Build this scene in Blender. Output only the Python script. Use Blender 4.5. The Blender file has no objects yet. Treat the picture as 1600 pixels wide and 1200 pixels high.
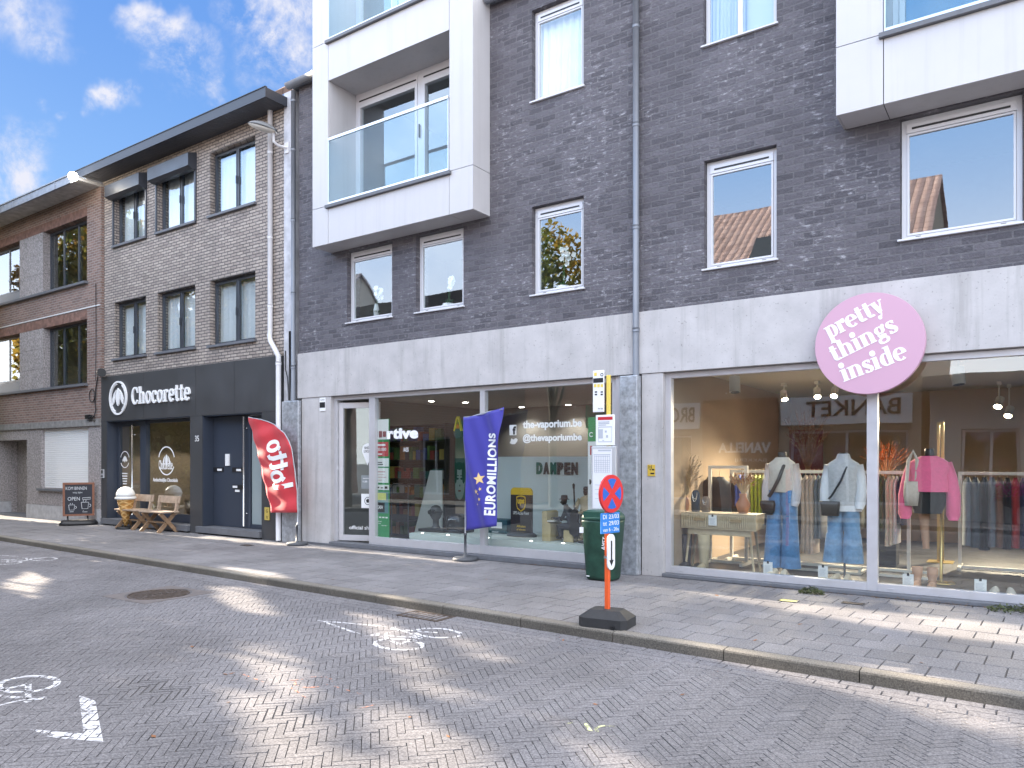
import bpy, math, random
from math import sin, cos, pi, radians, sqrt, atan2
from mathutils import Vector, Matrix, noise as mnoise
random.seed(7)
S = bpy.context.scene
C = S.collection

# ------------------------------------------------------------------ camera
F_PX, HOR, CAM_D, CAM_H = 1170.0, 720.0, 9.1, 1.5
YAW = math.atan(F_PX / 1693.0)
cam_data = bpy.data.cameras.new('camera')
cam_data.sensor_width = 36.0
cam_data.lens = F_PX / 1600 * 36.0
cam_data.shift_y = (HOR - 600) / 1600
cam_data.clip_start, cam_data.clip_end = 0.1, 600
cam = bpy.data.objects.new('camera', cam_data); C.objects.link(cam)
cam.location = (0, -CAM_D, CAM_H)
cam.rotation_euler = (pi / 2, 0, YAW)
S.camera = cam

# ------------------------------------------------------------------ sun, sky, exposure
SUN_EL, SUN_AZ = radians(19), radians(0.25)       # along the street from the far end, a hair behind the facades
TO_SUN = Vector((-cos(SUN_EL) * cos(SUN_AZ), cos(SUN_EL) * sin(SUN_AZ), sin(SUN_EL)))
sd = bpy.data.lights.new('sun', 'SUN'); sd.energy = 5.0; sd.angle = radians(0.4); sd.color = (1, .86, .68)
sun = bpy.data.objects.new('sun', sd); C.objects.link(sun)
sun.rotation_euler = (-TO_SUN).to_track_quat('-Z', 'Y').to_euler()
S.view_settings.view_transform = 'Standard'; S.view_settings.look = 'None'
S.view_settings.gamma = 1; S.view_settings.exposure = 2.25
S.cycles.max_bounces = 10; S.cycles.transparent_max_bounces = 24; S.cycles.glossy_bounces = 4; S.cycles.diffuse_bounces = 4
S.cycles.sample_clamp_indirect = 6.0; S.cycles.use_denoising = True
S.cycles.caustics_reflective = False; S.cycles.caustics_refractive = False

W = bpy.data.worlds.new('World'); S.world = W; W.use_nodes = True
nt = W.node_tree; nt.nodes.clear()
def N(tree, kind, **kw):
    n = tree.nodes.new(kind)
    for k, v in kw.items():
        if k == 'inp':
            for a, b in v.items(): n.inputs[a].default_value = b
        else: setattr(n, k, v)
    return n
def math_n(tree, op, a, b=None, clamp=False):
    n = tree.nodes.new('ShaderNodeMath'); n.operation = op; n.use_clamp = clamp
    for i, v in enumerate((a, b)):
        if v is None: continue
        if isinstance(v, (int, float)): n.inputs[i].default_value = v
        else: tree.links.new(v, n.inputs[i])
    return n.outputs[0]
def mixc(tree, fac, a, b, blend='MIX'):
    n = tree.nodes.new('ShaderNodeMix'); n.data_type = 'RGBA'; n.blend_type = blend
    for idx, v in ((0, fac), (6, a), (7, b)):
        if isinstance(v, (int, float)): n.inputs[idx].default_value = v
        elif isinstance(v, tuple): n.inputs[idx].default_value = (*v[:3], 1)
        else: tree.links.new(v, n.inputs[idx])
    return n.outputs[2]
def maprange(tree, v, a, b, c=0., d=1., smooth=True):
    n = tree.nodes.new('ShaderNodeMapRange'); n.interpolation_type = 'SMOOTHSTEP' if smooth else 'LINEAR'; n.clamp = True
    tree.links.new(v, n.inputs[0])
    for i, q in enumerate((a, b, c, d)): n.inputs[i + 1].default_value = q
    return n.outputs[0]

def build_world():
    t = nt; L = t.links.new
    tc = N(t, 'ShaderNodeTexCoord'); d = tc.outputs['Generated']
    sep = N(t, 'ShaderNodeSeparateXYZ'); L(d, sep.inputs[0]); dx, dy, dz = sep.outputs
    sky = N(t, 'ShaderNodeTexSky'); sky.sky_type = 'NISHITA'; sky.sun_disc = False
    sky.sun_elevation = SUN_EL; sky.sun_rotation = atan2(TO_SUN.x, TO_SUN.y)
    sky.air_density = 1.0; sky.dust_density = .3; sky.ozone_density = 2.0
    # clear deep blue above the houses, bright hazy white-blue on the other side of the street
    blue = mixc(t, maprange(t, dz, .08, .55), (.95, 1.75, 2.9), (.40, 1.0, 2.5))
    low = mixc(t, maprange(t, dz, .04, .42), (15.5, 15.0, 14.8), (4.6, 7.6, 12.6))
    pale = mixc(t, maprange(t, dz, .42, .95), low, (4.8, 5.6, 7.6))
    grad = mixc(t, maprange(t, dy, .30, -.30), blue, pale)
    grad = mixc(t, maprange(t, dz, .60, .86), grad, (8.8, 9.0, 9.6))       # unseen bright cloud overhead, added to light road and facades
    grad = mixc(t, math_n(t, 'MULTIPLY', maprange(t, dx, .0, .35), maprange(t, dz, .28, .5)), grad, (11, 11.4, 12.4))   # unseen cloud bank, added to light the houses opposite
    base = mixc(t, .94, sky.outputs[0], grad)
    # clouds: wisps bent by noise, seven of them over the roofs, loose ones elsewhere
    no = N(t, 'ShaderNodeTexNoise', inp={'Scale': 8.0, 'Detail': 5.0, 'Roughness': .6}); L(d, no.inputs['Vector'])
    sub = N(t, 'ShaderNodeVectorMath', operation='SUBTRACT'); L(no.outputs['Color'], sub.inputs[0]); sub.inputs[1].default_value = (.5, .5, .5)
    scl = N(t, 'ShaderNodeVectorMath', operation='SCALE'); L(sub.outputs[0], scl.inputs[0]); scl.inputs['Scale'].default_value = .15
    add = N(t, 'ShaderNodeVectorMath', operation='ADD'); L(d, add.inputs[0]); L(scl.outputs[0], add.inputs[1])
    nrm = N(t, 'ShaderNodeVectorMath', operation='NORMALIZE'); L(add.outputs[0], nrm.inputs[0])
    blobs = [(-0.828, 0.337, 0.448, 0.0322, 0.75), (-0.828, 0.358, 0.432, 0.0220, 0.70), (-0.782, 0.423, 0.459, 0.0185, 1.00), (-0.772, 0.445, 0.453, 0.0217, 1.15), (-0.765, 0.470, 0.441, 0.0236, 1.15), (-0.746, 0.484, 0.457, 0.0177, 0.80), (-0.751, 0.497, 0.434, 0.0135, 0.80), (-0.700, 0.513, 0.496, 0.0368, 1.10), (-0.691, 0.545, 0.475, 0.0378, 1.20), (-0.686, 0.571, 0.450, 0.0262, 1.10), (-0.714, 0.524, 0.464, 0.0225, 0.80), (-0.670, 0.550, 0.499, 0.0329, 1.10), (-0.816, 0.430, 0.386, 0.0191, 1.20), (-0.804, 0.437, 0.405, 0.0110, 1.00), (-0.827, 0.421, 0.373, 0.0110, 0.90), (-0.879, 0.350, 0.324, 0.0339, 0.85), (-0.880, 0.369, 0.300, 0.0216, 1.00), (-0.892, 0.347, 0.290, 0.0341, 1.20), (-0.859, 0.378, 0.346, 0.0129, 0.60), (-0.849, 0.370, 0.378, 0.0064, 0.80), (-0.845, 0.389, 0.366, 0.0065, 0.70)]
    acc = None
    for x, y, z, r, k in blobs:
        v = Vector((x, y, z)).normalized()
        dist = N(t, 'ShaderNodeVectorMath', operation='DISTANCE'); L(nrm.outputs[0], dist.inputs[0]); dist.inputs[1].default_value = v
        m = maprange(t, dist.outputs['Value'], r * 1.5, r * .1, 0.0, k)
        acc = m if acc is None else math_n(t, 'MAXIMUM', acc, m)
    no2 = N(t, 'ShaderNodeTexNoise', inp={'Scale': 13.0, 'Detail': 9.0, 'Roughness': .68, 'Distortion': .25}); L(d, no2.inputs['Vector'])
    wisp = math_n(t, 'MULTIPLY', acc, maprange(t, no2.outputs[0], .37, .72, .0, 1.35))
    no3 = N(t, 'ShaderNodeTexNoise', inp={'Scale': 2.3, 'Detail': 6.0, 'Roughness': .6}); L(d, no3.inputs['Vector'])
    loose = math_n(t, 'MULTIPLY', maprange(t, no3.outputs[0], .5, .75, 0, .6), maprange(t, dy, .1, -.2))
    cl = math_n(t, 'MAXIMUM', wisp, loose, clamp=True)
    cl = math_n(t, 'MULTIPLY', cl, maprange(t, dz, -.02, .08))
    cloudcol = mixc(t, maprange(t, dy, .25, -.2), (2.55, 2.6, 2.95), (15., 15.3, 16.))
    col = mixc(t, cl, base, cloudcol)
    col = mixc(t, maprange(t, dz, .0, -.06), col, (1.2, 1.2, 1.2))
    bg = N(t, 'ShaderNodeBackground'); L(col, bg.inputs[0]); bg.inputs[1].default_value = .07
    out = N(t, 'ShaderNodeOutputWorld'); L(bg.outputs[0], out.inputs[0])
build_world()

# ------------------------------------------------------------------ measuring helpers
_c, _s = cos(YAW), sin(YAW)
def at(px, py, y=0.0):
    """point of the photograph on the vertical plane at depth y -> (x, z) in metres"""
    u = (px - 800) / F_PX; v = (HOR - py) / F_PX
    t = (CAM_D + y) / (u * _s + _c)
    return t * (u * _c - _s), CAM_H + t * v
def X(px, y=0.0): return at(px, 0, y)[0]
def gr(px, py, z=0.0):
    v = (HOR - py) / F_PX; t = (z - CAM_H) / v; u = (px - 800) / F_PX
    return t * (u * _c - _s), -CAM_D + t * (u * _s + _c)

# ------------------------------------------------------------------ object helpers
OFF = {}
def tag(o, label=None, cat=None, group=None, kind=None):
    if label: o['label'] = label
    if cat: o['category'] = cat
    if group: o['group'] = group
    if kind: o['kind'] = kind
    return o
def thing(name, label, cat, loc=(0, 0, 0), group=None, rz=0):
    o = bpy.data.objects.new(name, None); C.objects.link(o); o.location = loc; o.rotation_euler = (0, 0, rz)
    o.empty_display_size = .2
    OFF[o.name] = Vector(loc)
    return tag(o, label, cat, group)
def copy_tree(o, loc, label, rz=None):
    def rec(a, par):
        b = a.copy(); C.objects.link(b)
        if par: b.parent = par
        for ch in list(a.children): rec(ch, b)
        return b
    r = rec(o, None); r.location = loc
    if rz is not None: r.rotation_euler = (0, 0, rz)
    r['label'] = label
    return r

class M:
    """collects faces, then links them as ONE mesh object"""
    def __init__(s): s.v = []; s.f = []; s.mi = []; s.sm = []; s.cur = 0
    def add(s, vs, fs, smooth=False):
        b = len(s.v); s.v.extend([tuple(p) for p in vs]); s.f.extend([tuple(i + b for i in f) for f in fs])
        s.mi.extend([s.cur] * len(fs)); s.sm.extend([smooth] * len(fs)); return s
    def box(s, x0, x1, y0, y1, z0, z1):
        if x0 > x1: x0, x1 = x1, x0
        if y0 > y1: y0, y1 = y1, y0
        if z0 > z1: z0, z1 = z1, z0
        return s.add([(x0, y0, z0), (x1, y0, z0), (x1, y1, z0), (x0, y1, z0), (x0, y0, z1), (x1, y0, z1), (x1, y1, z1), (x0, y1, z1)],
                     [(0, 3, 2, 1), (4, 5, 6, 7), (0, 1, 5, 4), (1, 2, 6, 5), (2, 3, 7, 6), (3, 0, 4, 7)])
    def obox(s, c, ax, ay, az):
        """box from centre and three half-axis vectors"""
        c, ax, ay, az = Vector(c), Vector(ax), Vector(ay), Vector(az)
        vs = [c + i * ax + j * ay + k * az for k in (-1, 1) for i, j in ((-1, -1), (1, -1), (1, 1), (-1, 1))]
        return s.add(vs, [(0, 3, 2, 1), (4, 5, 6, 7), (0, 1, 5, 4), (1, 2, 6, 5), (2, 3, 7, 6), (3, 0, 4, 7)])
    def bar(s, p, q, w, h=None, up=(0, 0, 1)):
        p, q = Vector(p), Vector(q); d = (q - p); l = d.length; d.normalize(); up = Vector(up)
        if abs(d.dot(up)) > .98: up = Vector((0, 1, 0))
        a = d.cross(up).normalized(); b = a.cross(d)
        return s.obox((p + q) / 2, d * l / 2, a * w / 2, b * (h or w) / 2)
    def loft(s, rings, n=16, cap=True, smooth=True, pw=2.0):
        """rings: (centre, rx, ry[, rot]) stacked along any path; cross-sections horizontal super-ellipses"""
        vs = []
        for r in rings:
            c, rx, ry = Vector(r[0]), r[1], r[2]; ro = r[3] if len(r) > 3 else 0
            for k in range(n):
                a = 2 * pi * k / n; ca, sa = cos(a), sin(a)
                e = 2.0 / pw
                x = rx * abs(ca) ** e * (1 if ca >= 0 else -1); y = ry * abs(sa) ** e * (1 if sa >= 0 else -1)
                vs.append((c.x + x * cos(ro) - y * sin(ro), c.y + x * sin(ro) + y * cos(ro), c.z))
        fs = []
        for i in range(len(rings) - 1):
            for k in range(n):
                a, b = i * n + k, i * n + (k + 1) % n
                fs.append((a, b, b + n, a + n))
        s.add(vs, fs, smooth)
        if cap:
            b = len(s.v) - len(vs)
            s.f.append(tuple(b + k for k in reversed(range(n)))); s.f.append(tuple(b + (len(rings) - 1) * n + k for k in range(n)))
            s.mi += [s.cur] * 2; s.sm += [False] * 2
        return s
    def tube(s, path, r, n=10, smooth=True, cap=True):
        """tube along a path, r a number or one radius per point"""
        P = [Vector(p) for p in path]; m = len(P)
        R = r if isinstance(r, (list, tuple)) else [r] * m
        vs = []; ref = None
        for i in range(m):
            d = (P[min(i + 1, m - 1)] - P[max(i - 1, 0)]).normalized()
            if ref is None: ref = Vector((0, 0, 1)) if abs(d.z) < .9 else Vector((1, 0, 0))
            a = d.cross(ref).normalized(); b = d.cross(a); ref = -b if abs(d.dot(-b)) < .9 else ref
            a = d.cross(ref).normalized(); b = d.cross(a)
            for k in range(n):
                t = 2 * pi * k / n; vs.append(P[i] + a * R[i] * cos(t) + b * R[i] * sin(t))
        fs = [(i * n + k, i * n + (k + 1) % n, (i + 1) * n + (k + 1) % n, (i + 1) * n + k) for i in range(m - 1) for k in range(n)]
        s.add(vs, fs, smooth)
        if cap:
            b = len(s.v) - len(vs)
            s.f.append(tuple(b + k for k in range(n))); s.f.append(tuple(b + (m - 1) * n + k for k in reversed(range(n))))
            s.mi += [s.cur] * 2; s.sm += [False] * 2
        return s
    def cyl(s, p, q, r, n=20): return s.tube([p, q], r, n)
    def prism(s, poly, O, U, V, depth):
        """closed 2D polygon on plane (O,U,V) pushed by depth along -UxV .. front face at O"""
        O, U, V = Vector(O), Vector(U), Vector(V); Nn = U.cross(V).normalized(); n = len(poly)
        A = [O + U * a + V * b for a, b in poly]; B = [p - Nn * depth for p in A]
        return s.add(A + B, [tuple(range(n)), tuple(reversed(range(n, 2 * n)))] + [(k, k + n, (k + 1) % n + n, (k + 1) % n) for k in range(n)])
    def sheet(s, fn, nu, nv, thick=0.0, smooth=True):
        """grid surface fn(u,v)->(x,y,z), given a little thickness along +y"""
        P = [Vector(fn(i / nu, j / nv)) for j in range(nv + 1) for i in range(nu + 1)]
        w = nu + 1; fs = [(j * w + i, j * w + i + 1, (j + 1) * w + i + 1, (j + 1) * w + i) for j in range(nv) for i in range(nu)]
        if not thick: return s.add(P, fs, smooth)
        m = len(P); Q = [p + Vector((0, thick, 0)) for p in P]
        gs = [tuple(reversed([k + m for k in f])) for f in fs]
        edge = [i for i in range(w)] + [j * w + nu for j in range(1, nv + 1)] + [nv * w + i for i in range(nu - 1, -1, -1)] + [j * w for j in range(nv - 1, 0, -1)]
        es = [(edge[k], edge[k] + m, edge[(k + 1) % len(edge)] + m, edge[(k + 1) % len(edge)]) for k in range(len(edge))]
        return s.add(P + Q, fs + gs + es, smooth)
    def obj(s, name, mats, parent=None, loc=None, bevel=0, smooth_all=False, local=False, label=None):
        me = bpy.data.meshes.new(name)
        off = Vector((0, 0, 0)) if local else (OFF[parent.name] if parent else Vector(loc or (0, 0, 0)))
        me.from_pydata([(v[0] - off.x, v[1] - off.y, v[2] - off.z) for v in s.v], [], s.f)
        ml = mats if isinstance(mats, (list, tuple)) else [mats]
        for m in ml: me.materials.append(m)
        if len(ml) > 1: me.polygons.foreach_set('material_index', s.mi)
        me.polygons.foreach_set('use_smooth', [True] * len(s.f) if smooth_all else s.sm)
        me.update()
        o = bpy.data.objects.new(name, me); C.objects.link(o)
        if parent: o.parent = parent; OFF[o.name] = OFF[parent.name]
        else: o.location = off; OFF[o.name] = off
        if bevel:
            b = o.modifiers.new('bevel', 'BEVEL'); b.width = bevel; b.segments = 2; b.limit_method = 'ANGLE'; b.angle_limit = radians(40)
        if label: o['label'] = label
        return o

# ------------------------------------------------------------------ materials
MAT = {}
def mat(name, col, rough=.6, metal=0.0, vary=0.0, vscale=8.0, bump=0.0, bscale=60.0, spec=.5, emit=None, trans=0.0, sheen=0.0, coat=0.0):
    if name in MAT: return MAT[name]
    m = bpy.data.materials.new(name); m.use_nodes = True; t = m.node_tree; b = t.nodes['Principled BSDF']
    b.inputs['Roughness'].default_value = rough; b.inputs['Metallic'].default_value = metal; b.inputs['Specular IOR Level'].default_value = spec
    b.inputs['Base Color'].default_value = (*col, 1); b.inputs['Coat Weight'].default_value = coat
    if sheen: b.inputs['Sheen Weight'].default_value = sheen
    if trans: b.inputs['Transmission Weight'].default_value = trans
    tc = N(t, 'ShaderNodeTexCoord')
    if vary:
        n = N(t, 'ShaderNodeTexNoise', inp={'Scale': vscale, 'Detail': 6.0, 'Roughness': .62}); t.links.new(tc.outputs['Object'], n.inputs['Vector'])
        f = maprange(t, n.outputs[0], .3, .7, 0, 1, False)
        t.links.new(mixc(t, f, tuple(c * (1 - vary) for c in col), tuple(min(1, c * (1 + vary)) for c in col)), b.inputs['Base Color'])
        t.links.new(maprange(t, n.outputs[0], .3, .7, max(.02, rough - .08), min(1, rough + .1), False), b.inputs['Roughness'])
    if bump:
        n2 = N(t, 'ShaderNodeTexNoise', inp={'Scale': bscale, 'Detail': 5.0}); t.links.new(tc.outputs['Object'], n2.inputs['Vector'])
        bp = N(t, 'ShaderNodeBump', inp={'Strength': bump, 'Distance': .01}); t.links.new(n2.outputs[0], bp.inputs['Height']); t.links.new(bp.outputs[0], b.inputs['Normal'])
    if emit: b.inputs['Emission Color'].default_value = (*emit[0], 1); b.inputs['Emission Strength'].default_value = emit[1]
    MAT[name] = m; return m

def glass_mat(name, ior=1.75, tint=(.93, .96, .96), rough=0.0):
    m = bpy.data.materials.new(name); m.use_nodes = True; t = m.node_tree; t.nodes.clear()
    fr = N(t, 'ShaderNodeFresnel', inp={'IOR': ior})
    tr = N(t, 'ShaderNodeBsdfTransparent'); tr.inputs[0].default_value = (*tint, 1)
    gl = N(t, 'ShaderNodeBsdfGlossy'); gl.inputs['Roughness'].default_value = rough; gl.inputs['Color'].default_value = (.86, .94, 1, 1)
    tc = N(t, 'ShaderNodeTexCoord'); n = N(t, 'ShaderNodeTexNoise', inp={'Scale': 1.1, 'Detail': 1.0}); t.links.new(tc.outputs['Object'], n.inputs['Vector'])
    bp = N(t, 'ShaderNodeBump', inp={'Strength': .035, 'Distance': .05}); t.links.new(n.outputs[0], bp.inputs['Height']); t.links.new(bp.outputs[0], gl.inputs['Normal'])
    ge = N(t, 'ShaderNodeNewGeometry'); fo = math_n(t, 'MULTIPLY', fr.outputs[0], math_n(t, 'SUBTRACT', 1.0, ge.outputs['Backfacing']))   # both surfaces of the pane counted once, at its outer face
    mx = N(t, 'ShaderNodeMixShader'); t.links.new(fo, mx.inputs[0]); t.links.new(tr.outputs[0], mx.inputs[1]); t.links.new(gl.outputs[0], mx.inputs[2])
    o = N(t, 'ShaderNodeOutputMaterial'); t.links.new(mx.outputs[0], o.inputs[0])
    MAT[name] = m; return m

def brick_mat(name, c1, c2, mortar, bw, bh, ms, rough=.85, bump=.6, stain=None, gloss=None, warm=None):
    """bond of bricks from object coordinates (x+y, z); stain = (colour, amount): efflorescence; gloss: glazed patches"""
    m = bpy.data.materials.new(name); m.use_nodes = True; t = m.node_tree; b = t.nodes['Principled BSDF']; L = t.links.new
    tc = N(t, 'ShaderNodeTexCoord'); sp = N(t, 'ShaderNodeSeparateXYZ'); L(tc.outputs['Object'], sp.inputs[0])
    cb = N(t, 'ShaderNodeCombineXYZ'); L(math_n(t, 'ADD', sp.outputs[0], sp.outputs[1]), cb.inputs[0]); L(sp.outputs[2], cb.inputs[1])
    wob = N(t, 'ShaderNodeTexNoise', inp={'Scale': 9.0, 'Detail': 3.0}); L(tc.outputs['Object'], wob.inputs['Vector'])
    ws = N(t, 'ShaderNodeVectorMath', operation='SCALE'); ws.inputs['Scale'].default_value = .018
    wsub = N(t, 'ShaderNodeVectorMath', operation='SUBTRACT'); wsub.inputs[1].default_value = (.5, .5, .5)
    L(wob.outputs['Color'], wsub.inputs[0]); L(wsub.outputs[0], ws.inputs[0])
    wa = N(t, 'ShaderNodeVectorMath', operation='ADD'); L(cb.outputs[0], wa.inputs[0]); L(ws.outputs[0], wa.inputs[1])
    br = N(t, 'ShaderNodeTexBrick', offset=.5, squash=1.0)
    for k, v in (('Color1', (*c1, 1)), ('Color2', (*c2, 1)), ('Mortar', (*mortar, 1)), ('Scale', 1.0), ('Mortar Size', ms), ('Mortar Smooth', .25), ('Bias', -.1), ('Brick Width', bw), ('Row Height', bh)): br.inputs[k].default_value = v
    L(wa.outputs[0], br.inputs['Vector'])
    n = N(t, 'ShaderNodeTexNoise', inp={'Scale': 26.0, 'Detail': 8.0, 'Roughness': .7}); L(tc.outputs['Object'], n.inputs['Vector'])
    big = N(t, 'ShaderNodeTexNoise', inp={'Scale': .9, 'Detail': 4.0, 'Roughness': .6}); L(tc.outputs['Object'], big.inputs['Vector'])
    col = mixc(t, 1.0, br.outputs[0], mixc(t, n.outputs[0], (.62, .62, .62), (1.35, 1.35, 1.35)), 'MULTIPLY')
    col = mixc(t, 1.0, col, mixc(t, big.outputs[0], (.72, .72, .72), (1.25, 1.25, 1.25)), 'MULTIPLY')
    rgh = None
    if stain:
        st = N(t, 'ShaderNodeTexNoise', inp={'Scale': 14.0, 'Detail': 7.0, 'Roughness': .75}); 
        mp = N(t, 'ShaderNodeMapping'); mp.inputs['Scale'].default_value = (.55, .55, 1.7); L(tc.outputs['Object'], mp.inputs[0]); L(mp.outputs[0], st.inputs['Vector'])
        k = math_n(t, 'MULTIPLY', maprange(t, st.outputs[0], .52, .70), maprange(t, big.outputs[0], stain[2], stain[3]))
        k = math_n(t, 'MULTIPLY', k, stain[1])
        col = mixc(t, k, col, stain[0])
        L(maprange(t, k, 0, .7, rough, .38), b.inputs['Roughness'])
    else: b.inputs['Roughness'].default_value = rough
    L(col, b.inputs['Base Color'])
    h = math_n(t, 'ADD', math_n(t, 'MULTIPLY', br.outputs['Fac'], -1.0), math_n(t, 'MULTIPLY', n.outputs[0], gloss or .8))
    bp = N(t, 'ShaderNodeBump', inp={'Strength': bump, 'Distance': .012}); L(h, bp.inputs['Height']); L(bp.outputs[0], b.inputs['Normal'])
    MAT[name] = m; return m

DARK_BRICK = brick_mat('dark_brick', (.142, .132, .150), (.076, .071, .083), (.155, .148, .160), .225, .0815, .010, .72, 1.0, ((.58, .57, .60), .85, .40, .62), 2.6)
TAN_BRICK = brick_mat('tan_brick', (.44, .375, .325), (.28, .235, .21), (.105, .095, .09), .20, .0625, .0105, .8, .8, ((.75, .70, .62), .35, .4, .6))
BROWN_BRICK = brick_mat('brown_brick', (.255, .165, .135), (.16, .105, .09), (.30, .27, .25), .20, .0625, .0085, .9, .6)
RED_BRICK = brick_mat('red_brick', (.42, .22, .15), (.33, .17, .12), (.5, .46, .42), .21, .065, .009, .9, .5)
def streaked(m, amt, sx=3.2, sz=.22, spots=0.0):
    """rain streaks running down, and small dark pits"""
    t = m.node_tree; b = t.nodes['Principled BSDF']; L = t.links.new; src = b.inputs['Base Color'].links[0].from_socket
    tc = N(t, 'ShaderNodeTexCoord'); mp = N(t, 'ShaderNodeMapping'); mp.inputs['Scale'].default_value = (sx, sx, sz); L(tc.outputs['Object'], mp.inputs[0])
    n = N(t, 'ShaderNodeTexNoise', inp={'Scale': 2.0, 'Detail': 7.0, 'Roughness': .65}); L(mp.outputs[0], n.inputs['Vector'])
    c = mixc(t, math_n(t, 'MULTIPLY', maprange(t, n.outputs[0], .48, .72), amt), src, (.20, .19, .175))
    if spots:
        v = N(t, 'ShaderNodeTexNoise', inp={'Scale': 38.0, 'Detail': 2.0}); L(tc.outputs['Object'], v.inputs['Vector'])
        c = mixc(t, math_n(t, 'MULTIPLY', maprange(t, v.outputs[0], .66, .74), spots), c, (.16, .15, .14))
    L(c, b.inputs['Base Color']); return m
CONC = streaked(mat('precast_concrete', (.475, .455, .45), .8, vary=.13, vscale=2.2, bump=.12, bscale=35), .38, spots=.5)
CONC_OLD = mat('weathered_concrete', (.44, .43, .43), .85, vary=.28, vscale=5, bump=.3, bscale=40)
PANEL = streaked(mat('white_cladding', (.52, .505, .51), .42, vary=.04, vscale=1.5), .12, 5.0, .15)
PVC = mat('white_window_frame', (.62, .62, .645), .3)
ALU = mat('anodised_aluminium', (.56, .55, .57), .36, .35, vary=.04)
GALV = mat('galvanised_steel', (.42, .44, .47), .42, .55, vary=.32, vscale=16)
ZINC = mat('zinc_grey', (.20, .215, .245), .45, .3, vary=.08)
ANTH = mat('anthracite_aluminium', (.047, .053, .066), .38, vary=.05, vscale=2)
EAVE = mat('eave_aluminium', (.030, .034, .046), .5)
CLAD = mat('anthracite_cladding', (.054, .055, .059), .46, vary=.10, vscale=1.2)
NAVY = mat('anthracite_door', (.040, .050, .072), .36)
WHITE = mat('white_paint', (.80, .80, .80), .5)
VINYL = mat('white_vinyl', (.85, .85, .85), .5)
BLACK = mat('black_plastic', (.015, .015, .017), .45)
DARK = mat('dark_interior', (.035, .034, .036), .8)
STONE = mat('blue_stone', (.13, .135, .15), .6, vary=.15, vscale=12)
GLASS = glass_mat('window_glass', 2.5)
GLASS2 = glass_mat('shop_glass', 2.3, (.96, .98, .97))
GLASS3 = glass_mat('balustrade_glass', 1.5, (.86, .94, .97))
GRANITO = mat('grey_granite_render', (.30, .275, .27), .85, vary=.55, vscale=28, bump=.25, bscale=110)
CURTAIN = mat('sheer_curtain', (.80, .80, .84), .9)

# ------------------------------------------------------------------ wall with rectangular openings
def wall_mesh(m, x0, x1, z0, z1, y0, y1, holes):
    """front face at y0 (towards the street), back at y1; reveals round every opening"""
    xs = sorted({x0, x1, *[h[0] for h in holes], *[h[1] for h in holes]}); xs = [x for x in xs if x0 <= x <= x1]
    zs = sorted({z0, z1, *[h[2] for h in holes], *[h[3] for h in holes]}); zs = [z for z in zs if z0 <= z <= z1]
    def solid(i, j):
        if i < 0 or j < 0 or i >= len(xs) - 1 or j >= len(zs) - 1: return False
        cx, cz = (xs[i] + xs[i + 1]) / 2, (zs[j] + zs[j + 1]) / 2
        return not any(h[0] < cx < h[1] and h[2] < cz < h[3] for h in holes)
    for i in range(len(xs) - 1):
        for j in range(len(zs) - 1):
            if not solid(i, j): continue
            a, b, c, d = xs[i], xs[i + 1], zs[j], zs[j + 1]
            m.add([(a, y0, c), (b, y0, c), (b, y0, d), (a, y0, d)], [(0, 1, 2, 3)])
            m.add([(a, y1, c), (b, y1, c), (b, y1, d), (a, y1, d)], [(3, 2, 1, 0)])
            if not solid(i - 1, j): m.add([(a, y0, c), (a, y0, d), (a, y1, d), (a, y1, c)], [(0, 1, 2, 3)])
            if not solid(i + 1, j): m.add([(b, y0, c), (b, y1, c), (b, y1, d), (b, y0, d)], [(0, 1, 2, 3)])
            if not solid(i, j - 1): m.add([(a, y0, c), (a, y1, c), (b, y1, c), (b, y0, c)], [(0, 1, 2, 3)])
            if not solid(i, j + 1): m.add([(a, y0, d), (b, y0, d), (b, y1, d), (a, y1, d)], [(0, 1, 2, 3)])
    return m

def ring(m, x0, x1, z0, z1, y0, y1, w, wb=None, wt=None):
    """four butted bars round a rectangle"""
    wb = wb or w; wt = wt or w
    m.box(x0, x0 + w, y0, y1, z0, z1); m.box(x1 - w, x1, y0, y1, z0, z1)
    m.box(x0 + w, x1 - w, y0, y1, z0, z0 + wb); m.box(x0 + w, x1 - w, y0, y1, z1 - wt, z1)

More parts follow.
